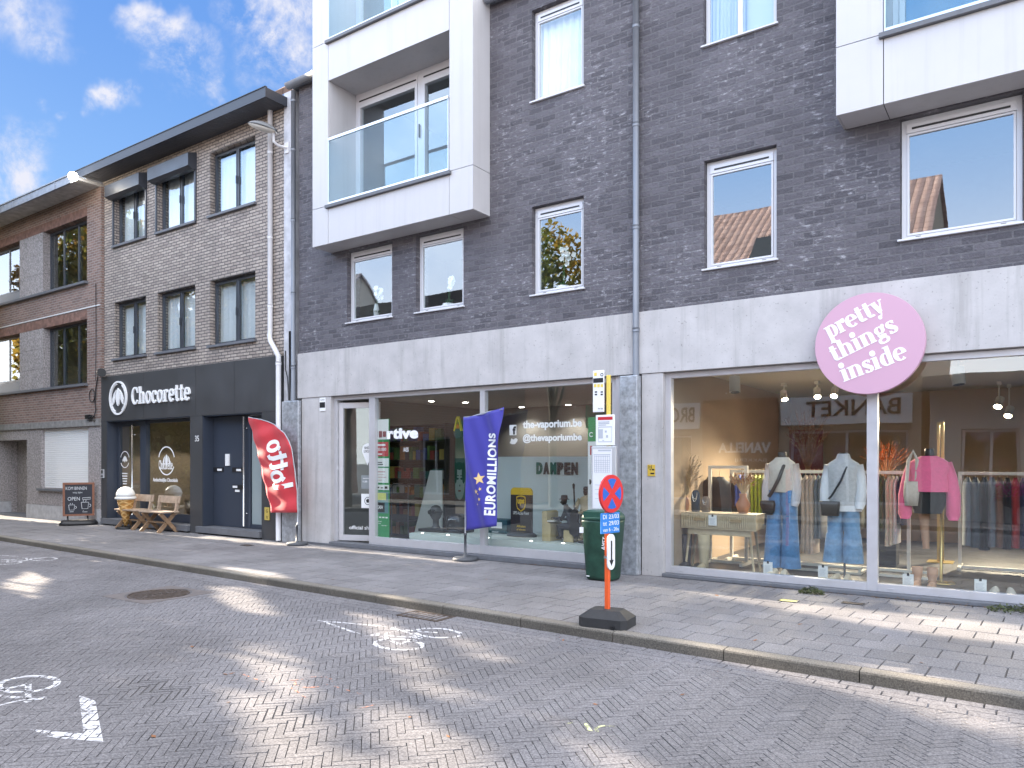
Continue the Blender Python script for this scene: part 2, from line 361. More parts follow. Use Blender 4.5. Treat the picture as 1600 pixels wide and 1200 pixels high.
def window(parent, x0, x1, z0, z1, y, fm, splits=(), fw=.055, glass=GLASS, name='window', sill=None, vent=False, sash=True, sillx=.03):
    """frame mesh as the part, pane / sill / vent as its pieces. y = front of the frame"""
    m = M(); ring(m, x0, x1, z0, z1, y, y + .07, fw)
    edges = [x0 + fw] + [v for sx in splits for v in (sx - fw * .6, sx + fw * .6)] + [x1 - fw]
    for sx in splits: m.box(sx - fw * .6, sx + fw * .6, y, y + .07, z0 + fw, z1 - fw)
    zt = z1 - fw - (.10 if vent else 0)
    for k in range(0, len(edges), 2):
        if sash: ring(m, edges[k] + .003, edges[k + 1] - .003, z0 + fw + .003, zt - .003, y - .008, y + .045, .022)
    if sash and splits:
        h = splits[len(splits) // 2]; m.box(h - .012, h + .012, y - .045, y - .013, (z0 + z1) / 2 - .11, (z0 + z1) / 2 + .05)
    m.cur = 1
    if vent:
        for wx in (x0 + .16, x1 - .16): m.box(wx - .025, wx + .025, y - .0125, y + .001, z0 + .018, z0 + .034)
    o = m.obj(name, [fm, BLACK] if vent else fm, parent)
    p = M()
    for k in range(0, len(edges), 2):
        i = .019 if sash else 0
        p.box(edges[k] + i, edges[k + 1] - i, y + .012, y + .022, z0 + fw + i, zt - i)
    p.obj('pane', glass, o)
    if vent:
        v = M(); v.box(x0 + fw, x1 - fw, y - .016, y + .05, z1 - fw - .098, z1 - fw)
        v.cur = 1; v.box(x0 + fw + .05, x1 - fw - .05, y - .020, y - .016, z1 - fw - .062, z1 - fw - .040)
        v.obj('vent_grille', [fm, BLACK], o)
    if sill:
        sm, prot, th = sill
        M().box(x0 - sillx, x1 + sillx, prot, y + .02, z0 - th, z0).obj('sill', sm, o, bevel=.004)
    return o

# ------------------------------------------------------------------ lettering
def text_polys(s, bold=0.0, res=3, spacing=1.0):
    cu = bpy.data.curves.new('t', 'FONT'); cu.body = s; cu.size = 1; cu.resolution_u = res; cu.offset = bold; cu.fill_mode = 'FRONT'; cu.space_character = spacing
    o = bpy.data.objects.new('t', cu); C.objects.link(o)
    dg = bpy.context.evaluated_depsgraph_get(); dg.update(); me = bpy.data.meshes.new_from_object(o.evaluated_get(dg))
    vs = [(v.co.x, v.co.y) for v in me.vertices]; fs = [tuple(p.vertices) for p in me.polygons]
    bpy.data.objects.remove(o); bpy.data.curves.remove(cu); bpy.data.meshes.remove(me)
    return vs, fs
def put_flat(m, vs, fs, O, U, V, depth, warp=None):
    """2D faces -> plate standing depth proud of plane O,U,V (front towards UxV)"""
    O, U, V = Vector(O), Vector(U).normalized(), Vector(V).normalized(); Nn = U.cross(V).normalized()
    A = [O + U * a + V * b + Nn * depth for a, b in vs]
    if warp: A = [Vector(warp(p)) for p in A]
    fs2 = []
    for f in fs:
        a = sum(vs[f[i]][0] * vs[f[(i + 1) % len(f)]][1] - vs[f[(i + 1) % len(f)]][0] * vs[f[i]][1] for i in range(len(f)))
        fs2.append(f if a > 0 else tuple(reversed(f)))
    n = len(A); cnt = {}
    for f in fs2:
        for i in range(len(f)): cnt[(f[i], f[(i + 1) % len(f)])] = 1
    B = [p - Nn * depth for p in A]
    side = [(a, a + n, b + n, b) for (a, b) in cnt if (b, a) not in cnt]
    m.add(A + B, fs2 + side)
def text(m, s, O, U=(1, 0, 0), V=(0, 0, 1), w=None, h=None, depth=.004, bold=0.0, align='l', warp=None, res=3, spacing=1.0):
    vs, fs = text_polys(s, bold, res, spacing)
    if not vs: return
    x0, x1 = min(v[0] for v in vs), max(v[0] for v in vs); y0, y1 = min(v[1] for v in vs), max(v[1] for v in vs)
    sx = w / (x1 - x0) if w else None; sy = h / (y1 - y0) if h else None
    sx = sx or sy; sy = sy or sx
    ox = {'l': 0, 'c': -(x1 - x0) * sx / 2, 'r': -(x1 - x0) * sx}[align]
    put_flat(m, [((a - x0) * sx + ox, (b - y0) * sy) for a, b in vs], fs, O, U, V, depth, warp)

# serif alphabet drawn from strokes: T stem, t hairline
def _strip(pts):
    """pts (x,y,width) -> quads"""
    vs = []; n = len(pts)
    for i, (x, y, w) in enumerate(pts):
        a, b = pts[max(i - 1, 0)], pts[min(i + 1, n - 1)]; dx, dy = b[0] - a[0], b[1] - a[1]; l = math.hypot(dx, dy) or 1
        vs += [(x - dy / l * w / 2, y + dx / l * w / 2), (x + dy / l * w / 2, y - dx / l * w / 2)]
    return vs, [(2 * i + 1, 2 * i + 3, 2 * i + 2, 2 * i) for i in range(n - 1)]
def _arc(cx, cy, rx, ry, a0, a1, T, t, n=18, pw=1.4):
    out = []
    for i in range(n + 1):
        a = radians(a0 + (a1 - a0) * i / n); out.append((cx + rx * cos(a), cy + ry * sin(a), t + (T - t) * abs(cos(a)) ** pw))
    return out
def glyph(ch, T, t, sf):
    """strokes of one letter and its advance; x-height .5"""
    S_ = []; st = lambda x, y0, y1, w=T: S_.append([(x, y0, w), (x, y1, w)])
    def foot(x, y, w=.30, h=sf): S_.append([(x - w / 2, y + h / 2, h), (x + w / 2, y + h / 2, h)])
    def flag(x, y): S_.append([(x - T / 2 - .07, y - sf * .6, sf), (x + T * .2, y - sf / 2, sf)])
    def dot(x, y, r): S_.append([(x - r, y, r * .8), (x - r * .7, y, r * 1.55), (x - r * .3, y, r * 1.95), (x + r * .3, y, r * 1.95), (x + r * .7, y, r * 1.55), (x + r, y, r * .8)])
    h = T / 2
    if ch == 'i': st(.16, 0, .5); foot(.16, 0); flag(.16, .5); dot(.155, .665, T * .52 + .015); return S_, .33
    if ch in 'nh':
        st(.16, 0, .5 if ch == 'n' else .74); foot(.16, 0, .28); flag(.16, .5 if ch == 'n' else .74)
        S_.append(_arc(.325, .31, .165, .175, 160, 0, T, t)); st(.49, 0, .32); foot(.49, 0, .28); return S_, .65
    if ch == 'r': st(.16, 0, .5); foot(.16, 0, .30); flag(.16, .5); S_.append(_arc(.29, .33, .13, .15, 170, 70, T * .6, t)); dot(.375, .43, T * .42 + .01); return S_, .47
    if ch == 'p': st(.16, -.22, .5); foot(.16, -.22, .30); flag(.16, .5); S_.append(_arc(.31, .25, .165, .235, 155, -155, T, t, 24)); return S_, .56
    if ch == 'd': st(.43, 0, .74); foot(.47, 0, .16); flag(.43, .74); S_.append(_arc(.28, .25, .165, .235, 25, 335, T, t, 24)); return S_, .60
    if ch == 'e':
        S_.append(_arc(.27, .25, .19, .235, 0, 315, T, t, 24)); S_.append([(.10, .265, t * 1.1), (.46, .265, t * 1.1)]); return S_, .52
    if ch == 'o': S_.append(_arc(.28, .25, .19, .235, 0, 360, T, t, 28)); return S_, .56
    if ch == 'c': S_.append(_arc(.27, .25, .19, .235, 40, 318, T, t, 24)); dot(.41, .375, T * .40 + .01); return S_, .49
    if ch == 't':
        st(.17, .12, .64); S_.append([(.03, .5 - sf / 2, sf), (.36, .5 - sf / 2, sf)]); S_.append(_arc(.28, .14, .11, .12, 180, 320, T, t)); return S_, .39
    if ch == 's':
        S_.append(_arc(.22, .365, .125, .12, 25, 250, T * .8, t)); S_.append(_arc(.22, .13, .135, .115, 70, -155, T * .8, t))
        S_.append([(.13, .33, T * .7), (.22, .255, T * .95), (.31, .18, T * .7)]); S_.append([(.345, .36, t), (.345, .49, t)]); S_.append([(.09, .01, t), (.09, .14, t)]); return S_, .43
    if ch == 'y':
        S_.append([(.12, .48, T), (.29, .02, T)]); S_.append([(.45, .48, t * 1.4), (.27, -.06, t * 1.4), (.19, -.17, t * 1.6)]); foot(.12, .5 - sf, .27); foot(.45, .5 - sf, .17); dot(.15, -.16, T * .42); return S_, .54
    if ch == 'g':
        S_.append(_arc(.25, .345, .135, .13, 0, 360, T * .85, t, 24)); S_.append([(.36, .43, t), (.41, .475, t * 1.6)]); dot(.43, .47, T * .34)
        S_.append([(.15, .24, t), (.11, .17, T * .4), (.16, .10, T * .6), (.30, .085, T * .85), (.42, .05, T * .7)]); S_.append(_arc(.255, -.085, .175, .105, 60, 400, T * .7, t * 1.2, 24)); return S_, .52
    if ch == 'C':
        S_.append(_arc(.37, .36, .28, .34, 38, 322, T * 1.05, t, 28)); S_.append([(.60, .47, T * .5), (.60, .70, T * .5)]); return S_, .68
    return S_, .25
def serif_text(m, s, O, U, V, size, T=.19, t=.045, sf=.035, depth=.01, track=0.0, xs=1.0):
    x = 0; k = 0; W_ = sum(glyph(c, T, t, sf)[1] + track for c in s) * size * xs
    for c in s:
        g, adv = glyph(c, T, t, sf)
        for stroke in g:
            vs, fs = _strip(stroke)
            put_flat(m, [((x + a) * size * xs, b * size) for a, b in vs], fs, O, U, V, depth + .00035 * (k % 7)); k += 1
        x += adv + track
    return W_
# ================================================================== THE SETTING: ground, road, pavement, kerb
def kerb_y(x): return -3.20 - .04 * x            # back edge of the kerb
KW, ROAD_Z = .13, -.09
def attr_mat(name, col, lo, hi, rough, nscale, bump, stain=0.0):
    """stone material whose tone varies from block to block (a per-block attribute)"""
    m = bpy.data.materials.new(name); m.use_nodes = True; t = m.node_tree; b = t.nodes['Principled BSDF']; L = t.links.new
    a = N(t, 'ShaderNodeAttribute'); a.attribute_name = 'tone'
    tc = N(t, 'ShaderNodeTexCoord')
    n = N(t, 'ShaderNodeTexNoise', inp={'Scale': nscale, 'Detail': 3.0, 'Roughness': .75}); L(tc.outputs['Object'], n.inputs['Vector'])
    n2 = N(t, 'ShaderNodeTexNoise', inp={'Scale': .55, 'Detail': 5.0, 'Roughness': .6}); L(tc.outputs['Object'], n2.inputs['Vector'])
    c = mixc(t, a.outputs['Fac'], tuple(v * lo for v in col), tuple(v * hi for v in col))
    c = mixc(t, 1.0, c, mixc(t, maprange(t, n.outputs[0], .28, .72, 0, 1, False), (.42, .42, .43), (1.60, 1.59, 1.56)), 'MULTIPLY')
    c = mixc(t, 1.0, c, mixc(t, maprange(t, n2.outputs[0], .3, .7), (1 - stain,) * 3, (1 + stain * .7,) * 3), 'MULTIPLY')
    L(c, b.inputs['Base Color']); b.inputs['Roughness'].default_value = rough; b.inputs['Specular IOR Level'].default_value = .2
    bp = N(t, 'ShaderNodeBump', inp={'Strength': bump, 'Distance': .004}); L(n.outputs[0], bp.inputs['Height']); L(bp.outputs[0], b.inputs['Normal'])
    MAT[name] = m; return m
def block(vs, fs, tone, tv, corners, z, dz, ch, tilt=(0, 0)):
    """one paving block: chamfered top and short sides"""
    cx = sum(c[0] for c in corners) / 4; cy = sum(c[1] for c in corners) / 4; b = len(vs)
    for (x, y) in corners: vs.append((x, y, z - dz))
    for (x, y) in corners:
        l = math.hypot(x - cx, y - cy); k = 1 - ch * 1.3 / l
        X_, Y_ = cx + (x - cx) * k, cy + (y - cy) * k
        vs.append((X_, Y_, z + (X_ - cx) * tilt[0] + (Y_ - cy) * tilt[1]))
    fs.append((b + 4, b + 5, b + 6, b + 7)); fs += [(b + i, b + (i + 1) % 4, b + 4 + (i + 1) % 4, b + 4 + i) for i in range(4)]
    tone += [tv] * 5
def blocks_obj(name, vs, fs, tone, m):
    me = bpy.data.meshes.new(name); me.from_pydata(vs, [], fs); me.materials.append(m)
    at_ = me.attributes.new('tone', 'FLOAT', 'FACE'); at_.data.foreach_set('value', tone); me.update()
    o = bpy.data.objects.new(name, me); C.objects.link(o); o['kind'] = 'structure'; return o
PAVER = attr_mat('concrete_paver', (.184, .177, .186), .92, 1.08, .95, 75, .45, .20)
SLAB = attr_mat('concrete_slab', (.215, .207, .213), .90, 1.11, .95, 70, .35, .20)
KERB = attr_mat('kerb_concrete', (.205, .188, .165), .50, 1.12, .85, 90, .4, .2)
JOINT = mat('joint_sand', (.095, .09, .088), .95, vary=.3, vscale=30)
ASPH = mat('far_ground', (.16, .155, .155), .9, vary=.2, vscale=3)

M().box(-300, 300, -300, 300, -.30, -.125).obj('ground', ASPH)['kind'] = 'structure'
M().box(-60, 30, -10.3, -2.0, -.12, -.099).obj('road_bed', JOINT)['kind'] = 'structure'
TOPS = []
def build_road():
    vs, fs, tone = [], [], []; w, n = .050, 4; r2 = sqrt(.5); rnd = random.Random(3); g = .0016
    I = 600
    for i in range(-I, I):
        for j in range(-I, I):
            d = (i - j) % (2 * n)
            if d == 0: a0, a1, b0, b1 = i, i + n, j, j + 1
            elif d == 2 * n - 1: a0, a1, b0, b1 = i, i + 1, j, j + n
            else: continue
            ca, cb = (a0 + a1) / 2 * w, (b0 + b1) / 2 * w
            cx, cy = (ca - cb) * r2 - 9.5, (ca + cb) * r2 - 6.0
            if not (-23 < cx < 4.5 and -9.6 < cy < kerb_y(cx) - KW - .20): continue
            # repaired patches sit a little lower, with wider joints
            sunk = math.exp(-((cx + 5.02) / .36) ** 2 - ((cy + 6.22) / .15) ** 2) * .006 + math.exp(-((cx + 3.9) / .4) ** 2 - ((cy + 6.05) / .15) ** 2) * .0025
            gg = g + sunk * 1.1 + rnd.uniform(-.0012, .0014)
            cs = []
            for a, b in ((a0 * w + gg, b0 * w + gg), (a1 * w - gg, b0 * w + gg), (a1 * w - gg, b1 * w - gg), (a0 * w + gg, b1 * w - gg)):
                cs.append(((a - b) * r2 - 9.5, (a + b) * r2 - 6.0))
            zb_ = ROAD_Z - sunk * .4 + rnd.uniform(-.0012, .0012); TOPS.append((cx, cy, zb_, cs))
            block(vs, fs, tone, min(1, max(0, rnd.gauss(.5, .24) - sunk * 90)), cs, zb_,   .0085, .0022, (rnd.gauss(0, .004), rnd.gauss(0, .004)))
    blocks_obj('road', vs, fs, tone, PAVER)
    vs, fs, tone = [], [], []
    for r in range(3):
        x = -24 + r * .07
        while x < 4.5:
            y1 = -KW - .004 - r * .103
            cs = [(xx, kerb_y(xx) + yy) for xx, yy in ((x + .002, y1 - .098), (x + .216, y1 - .098), (x + .216, y1), (x + .002, y1))]
            block(vs, fs, tone, rnd.uniform(.45, 1), cs, ROAD_Z + .003 + rnd.uniform(-.001, .001), .012, .003); x += .22
    blocks_obj('gutter_strip', vs, fs, tone, PAVER)
build_road()
far_road = M()
for xa, xb in ((-60, -23), (4.5, 30)): far_road.add([(xa, -10.2, ROAD_Z), (xb, -10.2, ROAD_Z), (xb, kerb_y(xb) - KW, ROAD_Z), (xa, min(-2, kerb_y(xa) - KW), ROAD_Z)], [(0, 1, 2, 3)])
far_road.add([(-23, -10.2, ROAD_Z - .002), (4.5, -10.2, ROAD_Z - .002), (4.5, -9.5, ROAD_Z - .002), (-23, -9.5, ROAD_Z - .002)], [(0, 1, 2, 3)])
far_road.obj('road_surface', mat('far_paving', (.22, .215, .22), .9, vary=.2, vscale=20))['kind'] = 'structure'
def build_pavement():
    vs, fs, tone = [], [], []; rnd = random.Random(5); a = math.atan(-.04); ca, sa = cos(a), sin(a)
    ox, oy = 0.0, kerb_y(0)
    for r in range(16):
        for k in range(-92, 16):
            u = k * .302 + (.151 if r % 2 else 0); v = .004 + r * .302
            cs = [(ox + p * ca - q * sa, oy + p * sa + q * ca) for p, q in ((u + .003, v + .003), (u + .299, v + .003), (u + .299, v + .299), (u + .003, v + .299))]
            cy = sum(c[1] for c in cs) / 4; cx = sum(c[0] for c in cs) / 4
            if cy > .16 or not -28 < cx < 4.4: continue
            block(vs, fs, tone, min(1, max(0, rnd.gauss(.5, .25))), cs, rnd.uniform(-.0015, .0015), .012, .004, (rnd.gauss(0, .003), rnd.gauss(0, .003)))
    blocks_obj('pavement', vs, fs, tone, SLAB)
    b = M(); b.add([(-60, kerb_y(-60) + .0, -.012), (30, kerb_y(30), -.012), (30, 12, -.012), (-60, 12, -.012)], [(0, 1, 2, 3)]); b.obj('pavement_bed', JOINT)['kind'] = 'structure'
    vs, fs, tone = [], [], []; x = -60
    while x < 10:
        x1 = x + 1.0; g = .004
        p = lambda xx, off: (xx, kerb_y(xx) + off)
        b0 = len(vs); prof = [(0, -.12), (0, -.004), (-.012, .002), (-KW + .018, .001), (-KW + .005, -.005), (-KW, -.018), (-KW - .006, -.12)]
        for xx in (x + g, x1 - g):
            for off, z in prof: vs.append((*p(xx, off), z))
        n = len(prof); fs += [(b0 + i, b0 + i + 1, b0 + n + i + 1, b0 + n + i) for i in range(n - 1)] + [tuple(b0 + i for i in reversed(range(n))), tuple(b0 + n + i for i in range(n))]
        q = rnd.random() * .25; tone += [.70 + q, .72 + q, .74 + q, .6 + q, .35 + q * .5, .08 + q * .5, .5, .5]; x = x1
    blocks_obj('kerb', vs, fs, tone, KERB)
build_pavement()

# painted bicycle marks and chevrons, worn off in places
def worn(name, col, lo, hi):
    m = bpy.data.materials.new(name); m.use_nodes = True; t = m.node_tree; b = t.nodes['Principled BSDF']; b.inputs['Base Color'].default_value = (*col, 1); b.inputs['Roughness'].default_value = .7
    tc = N(t, 'ShaderNodeTexCoord'); n = N(t, 'ShaderNodeTexNoise', inp={'Scale': 16.0, 'Detail': 6.0, 'Roughness': .7}); t.links.new(tc.outputs['Object'], n.inputs['Vector'])
    t.links.new(maprange(t, n.outputs[0], lo, hi), b.inputs['Alpha']); return m
PAINT = worn('worn_road_paint', (.66, .65, .67), .40, .50)
SPRAY_O = worn('orange_spray', (.75, .33, .22), .50, .62)
SPRAY_Y = worn('yellow_spray', (.70, .72, .38), .46, .58)
def flat_poly(m, polys, O, U, V, z):
    for q in polys:
        m.add([(O[0] + U[0] * a + V[0] * b, O[1] + U[1] * a + V[1] * b, z) for a, b in q], [tuple(range(len(q)))])
def clip(poly, win):
    """convex clip of polygon by the counter-clockwise quad win"""
    for i in range(4):
        a, b = win[i], win[(i + 1) % 4]; out = []
        side = lambda p: (b[0] - a[0]) * (p[1] - a[1]) - (b[1] - a[1]) * (p[0] - a[0])
        for k in range(len(poly)):
            p, q = poly[k], poly[(k + 1) % len(poly)]; sp_, sq_ = side(p), side(q)
            if sp_ >= 0: out.append(p)
            if (sp_ >= 0) != (sq_ >= 0): f = sp_ / (sp_ - sq_); out.append((p[0] + (q[0] - p[0]) * f, p[1] + (q[1] - p[1]) * f))
        poly = out
        if len(poly) < 3: return []
    return poly
def painted(m, polys, O, U, V, z):
    """paint lies on the brick tops only: the joints stay open"""
    for q in polys:
        w = [(O[0] + U[0] * a + V[0] * b, O[1] + U[1] * a + V[1] * b) for a, b in q]
        x0, x1, y0, y1 = min(p[0] for p in w) - .13, max(p[0] for p in w) + .13, min(p[1] for p in w) - .13, max(p[1] for p in w) + .13
        for cx, cy, zb, cs in TOPS:
            if x0 < cx < x1 and y0 < cy < y1:
                r = clip(w, [(cx + (a - cx) * (1 - .0045 / max(.02, abs(a - cx) + abs(b - cy)) * 2), cy + (b - cy) * (1 - .0045 / max(.02, abs(a - cx) + abs(b - cy)) * 2)) for a, b in cs])
                if r:
                    ar = sum(r[i][0] * r[(i + 1) % len(r)][1] - r[(i + 1) % len(r)][0] * r[i][1] for i in range(len(r)))
                    m.add([(a, b, zb + .0013) for a, b in (r if ar > 0 else r[::-1])], [tuple(range(len(r)))])
def stripq(pts, w):
    vs, fs = _strip([(x, y, w) for x, y in pts]); return [[vs[i] for i in f] for f in fs]
def arcp(cx, cy, r, a0=0, a1=360, n=22, ry=None): return [(cx + r * cos(radians(a0 + (a1 - a0) * k / n)), cy + (ry or r) * sin(radians(a0 + (a1 - a0) * k / n))) for k in range(n + 1)]
def bike(m, O, U, V, z=ROAD_Z + .0035):
    """U across the lane, V the way the cyclist rides; wheels at the bottom"""
    q = []
    for cx in (-.26, .26): q += stripq(arcp(cx, .20, .165, ry=.235), .045)
    P = [(-.26, .2), (-.11, .56), (.15, .56), (.03, .2), (-.26, .2)]
    q += stripq(P, .04) + stripq([(-.13, .62), (.03, .2)], .04) + stripq([(.26, .2), (.13, .66), (.22, .70)], .04) + stripq([(-.19, .63), (-.06, .63)], .045)
    
    out = []
    for k, s in enumerate(q): out.append(s)
    painted(m, out, O, U, V, z)
def chevron(m, O, U, V, z=ROAD_Z + .0035, ln=.72, hw=.19, e0=.13, gone=9):
    for sg in (-1, 1):
        for k in range(7):
            a, b = k / 7, (k + 1) / 7
            p = lambda t, e: (sg * hw * t, -ln * t - e)
            if sg < 0 or k < gone: painted(m, [[p(a, 0), p(b, 0), p(b, e0), p(a, e0)]], O, U, V, z)
for nm, (bx, by), dr in (('a', (-4.72, -4.06), -1), ('b', (-6.02, -6.93), 1), ('c', (-13.35, -3.70), -1)):
    U, V = ((0, 1), (-1, 0)) if dr < 0 else ((0, -1), (1, 0))
    m = M(); bike(m, (bx + .42 if dr < 0 else bx - .05, by), U, V); m.obj('road_marking', PAINT)['kind'] = 'structure'
    m = M(); chevron(m, ((-5.86 if nm == 'a' else -14.6) if dr < 0 else -4.31, by), U, V, ln=.68 if dr < 0 else .78, hw=.17 if dr < 0 else .34, e0=.13 if dr < 0 else .22, gone=9 if dr < 0 else 3); m.obj('road_marking', PAINT)['kind'] = 'structure'
sp = M(); zz = ROAD_Z + .003
for pts, w in ((arcp(*gr(490, 1066, ROAD_Z), .13, n=26), .016),):
    flat_poly(sp, stripq(pts, w), (0, 0), (1, 0), (0, 1), zz)
for a, b in (((508, 1069), (565, 1085)), ((430, 1065), (478, 1062)), ((375, 1052), (412, 1066)), ((560, 1108), (600, 1098)), ((455, 1075), (480, 1092))):
    p, q = gr(*a, ROAD_Z), gr(*b, ROAD_Z); flat_poly(sp, stripq([p, q], .014), (0, 0), (1, 0), (0, 1), zz)
sp.obj('spray_mark', SPRAY_O)['kind'] = 'structure'
sp = M(); pts = [gr(880, 1132, ROAD_Z), gr(911, 1126, ROAD_Z), gr(923, 1143, ROAD_Z)]
flat_poly(sp, stripq(pts, .025), (0, 0), (1, 0), (0, 1), zz); flat_poly(sp, stripq(arcp(*gr(950, 1141, ROAD_Z), .07, 60, 300, 14), .02), (0, 0), (1, 0), (0, 1), zz)
sp.obj('spray_mark', SPRAY_Y)['kind'] = 'structure'

RUST = mat('rusty_cast_iron', (.10, .075, .06), .65, .4, vary=.35, vscale=25, bump=.2)
def manhole():
    cx, cy, z = -8.52, -4.16, ROAD_Z + .004
    t = thing('manhole_cover', 'round ribbed iron manhole cover in a square frame in the brick road', 'manhole cover', (cx, cy, ROAD_Z), rz=.03)
    m = M(); n = 40; R = .365; hw = .44
    outer = []; 
    for k in range(n):
        a = 2 * pi * k / n; s = hw / max(abs(cos(a)), abs(sin(a))); outer.append((cx + s * cos(a), cy + s * sin(a)))
    inner = [(cx + R * cos(2 * pi * k / n), cy + R * sin(2 * pi * k / n)) for k in range(n)]
    m.add([(*p, z) for p in outer] + [(*p, z) for p in inner], [(k, (k + 1) % n, n + (k + 1) % n, n + k) for k in range(n)])
    m.add([(*p, z) for p in outer] + [(*p, z - .03) for p in outer], [(k, k + n, (k + 1) % n + n, (k + 1) % n) for k in range(n)])
    m.obj('frame', mat('manhole_frame', (.16, .14, .135), .7, .2, vary=.2), t)
    m = M(); m.cyl((cx, cy, z - .05), (cx, cy, z - .006), R - .012, 40)
    for k in range(-7, 8):
        y = k * .047; h = sqrt(max(0, (R - .05) ** 2 - y * y)); 
        for sx in (-1, 1):
            if h > .03: m.box(cx + (0.012 if sx > 0 else -h), cx + (h if sx > 0 else -.012), cy + y - .013, cy + y + .013, z - .006, z + .002)
    m.tube([(cx + (R - .03) * cos(2 * pi * k / 40), cy + (R - .03) * sin(2 * pi * k / 40), z - .004) for k in range(41)], .008, 6)
    m.obj('lid', RUST, t)
manhole()
def drain():
    x0, x1 = -5.36, -4.80; ym = kerb_y(-5.1) - KW - .17; z = ROAD_Z + .006
    t = thing('drain_grate', 'rusty iron drain grate with dark slots at the foot of the kerb', 'drain', (-5.08, ym, ROAD_Z))
    m = M(); ring_ = ((x0, x1, ym - .15, ym - .115), (x0, x1, ym + .115, ym + .15), (x0, x0 + .035, ym - .115, ym + .115), (x1 - .035, x1, ym - .115, ym + .115))
    for a, b, c, d in ring_: m.box(a, b, c, d, z - .03, z)
    k = x0 + .075
    while k < x1 - .05: m.box(k, k + .03, ym - .115, ym + .115, z - .03, z - .002); k += .07
    m.obj('grating', RUST, t)
    M().box(x0 + .02, x1 - .02, ym - .13, ym + .13, z - .06, z - .02).obj('pit', BLACK, t)
drain()
def cover(name, label, cat, px, py, w, d, m_, extra=None):
    x, y = gr(px, py); t = thing(name, label, cat, (x, y, 0))
    M().box(x - w / 2, x + w / 2, y - d / 2, y + d / 2, -.01, .004).obj('lid', m_, t, bevel=.002)
    f = M(); 
    for a, b, c, e in ((x - w / 2 - .012, x + w / 2 + .012, y - d / 2 - .012, y - d / 2), (x - w / 2 - .012, x + w / 2 + .012, y + d / 2, y + d / 2 + .012), (x - w / 2 - .012, x - w / 2, y - d / 2, y + d / 2), (x + w / 2, x + w / 2 + .012, y - d / 2, y + d / 2)): f.box(a, b, c, e, -.01, .006)
    f.obj('frame', BLACK, t)
    if extra: extra(t, x, y)
def yl(t, x, y):
    m = M(); text(m, 'GAS', (x - .045, y - .02, .0045), (1, 0, 0), (0, 1, 0), w=.09, depth=.0008); m.obj('lettering', BLACK, t)
cover('gas_valve_cover', 'small yellow valve cover plate set in the pavement below the fashion window', 'valve cover', 1232, 939, .17, .11, mat('yellow_plastic', (.62, .58, .16), .6, vary=.15))
cover('water_valve_cover', 'small dark oval slotted cover in the pavement under the fashion window', 'valve cover', 1333, 943, .19, .09, RUST)
cover('pavement_cover', 'small brown cover in the pavement by the grey door step', 'valve cover', 386, 852, .20, .12, RUST)

# ================================================================== APARTMENT BUILDING WITH TWO SHOPS (dark brick)
XL, XR = -11.05, 3.4
APT = thing('apartment_building', 'dark brick apartment block with two white bays above a concrete shop band', 'building', (XL, 0, 0))
B_Y = -.42
WIN = [  # x0,x1,z0,z1, splits, vent
    (-3.36, -2.47, 3.90, 5.26, (), True), (-1.16, -.05, 3.90, 5.22, (), True), (-5.94, -5.08, 3.90, 5.18, (), True),
    (-8.18, -7.20, 3.90, 5.14, (), True), (-9.78, -8.71, 3.90, 5.14, (), True), (-5.94, -5.08, 6.70, 8.03, (), True), (-3.37, -2.47, 6.70, 8.03, (-2.93,), False)]
BAY1 = dict(x0=-10.19, x1=-6.69, o0=-9.79, o1=-7.14, zb=5.18, zs=5.83, oh=7.95)
BAY2 = dict(x0=-1.73, x1=2.9, o0=-1.26, o1=2.45, zb=5.24, zs=5.98, oh=8.1)
holes = [(a, b, c - .02, d) for a, b, c, d, _, _ in WIN] + [(BAY1['o0'] - .05, BAY1['o1'] + .05, 5.7, 8.36), (BAY2['o0'] - .05, BAY2['o1'] + .05, 5.9, 8.36)]
m = M(); wall_mesh(m, XL, XR, 3.465, 8.36, 0, .30, holes)
for wx in (-10.4, -9.95, -8.9, -7.6, -6.2, -5.5, -4.75, -3.55, -2.75, -2.0, -1.3, -.55, .2): m.box(wx, wx + .012, -.001, .002, 3.475, 3.535)   # open weep joints
m.obj('wall', DARK_BRICK, APT)
for (a, b, c, d, spl, vent) in WIN:
    window(APT, a + .008, b - .008, c, d - .006, .085, PVC, spl, .05, sill=(PVC, -.035, .022), vent=vent, sash=not spl, sillx=.03)
# concrete band and piers of the shop level
m = M(); m.box(XL, -4.265, -.035, .28, 2.645, 3.46); m.box(-4.255, XR, -.035, .28, 2.645, 3.46)
m.obj('concrete_band', CONC, APT, bevel=.004)
m = M(); m.box(-10.95, -10.18, -.02, .28, 0, 2.641); m.obj('concrete_pier', CONC, APT, bevel=.004)
m = M(); m.box(-4.20, -3.90, -.02, .28, 0, 2.641); m.obj('concrete_pier', CONC, APT, bevel=.004)
m = M(); m.box(-4.595, -4.45, .02, .28, 0, 2.641); m.obj('pier_panel', ALU, APT)
m = M(); m.box(-4.46, -4.20 - .004, -.15, -.022, 0, 2.62); m.obj('pipe_guard', GALV, APT, bevel=.012)
m = M(); m.box(-11.42, -10.955, -.10, -.022, -.01, 2.60); m.obj('pipe_guard', GALV, APT, bevel=.012)
for px_, zb in ((-4.265, 2.62), (-11.14, 2.60)):
    m = M(); m.tube([(px_, -.055, zb), (px_, -.055, 8.3)], .043, 14)
    for z in (3.2, 4.55, 5.9, 7.2, 8.1): m.tube([(px_, -.055, z), (px_, -.055, z + .05)], .049, 14)
    m.obj('downpipe', ZINC, APT)
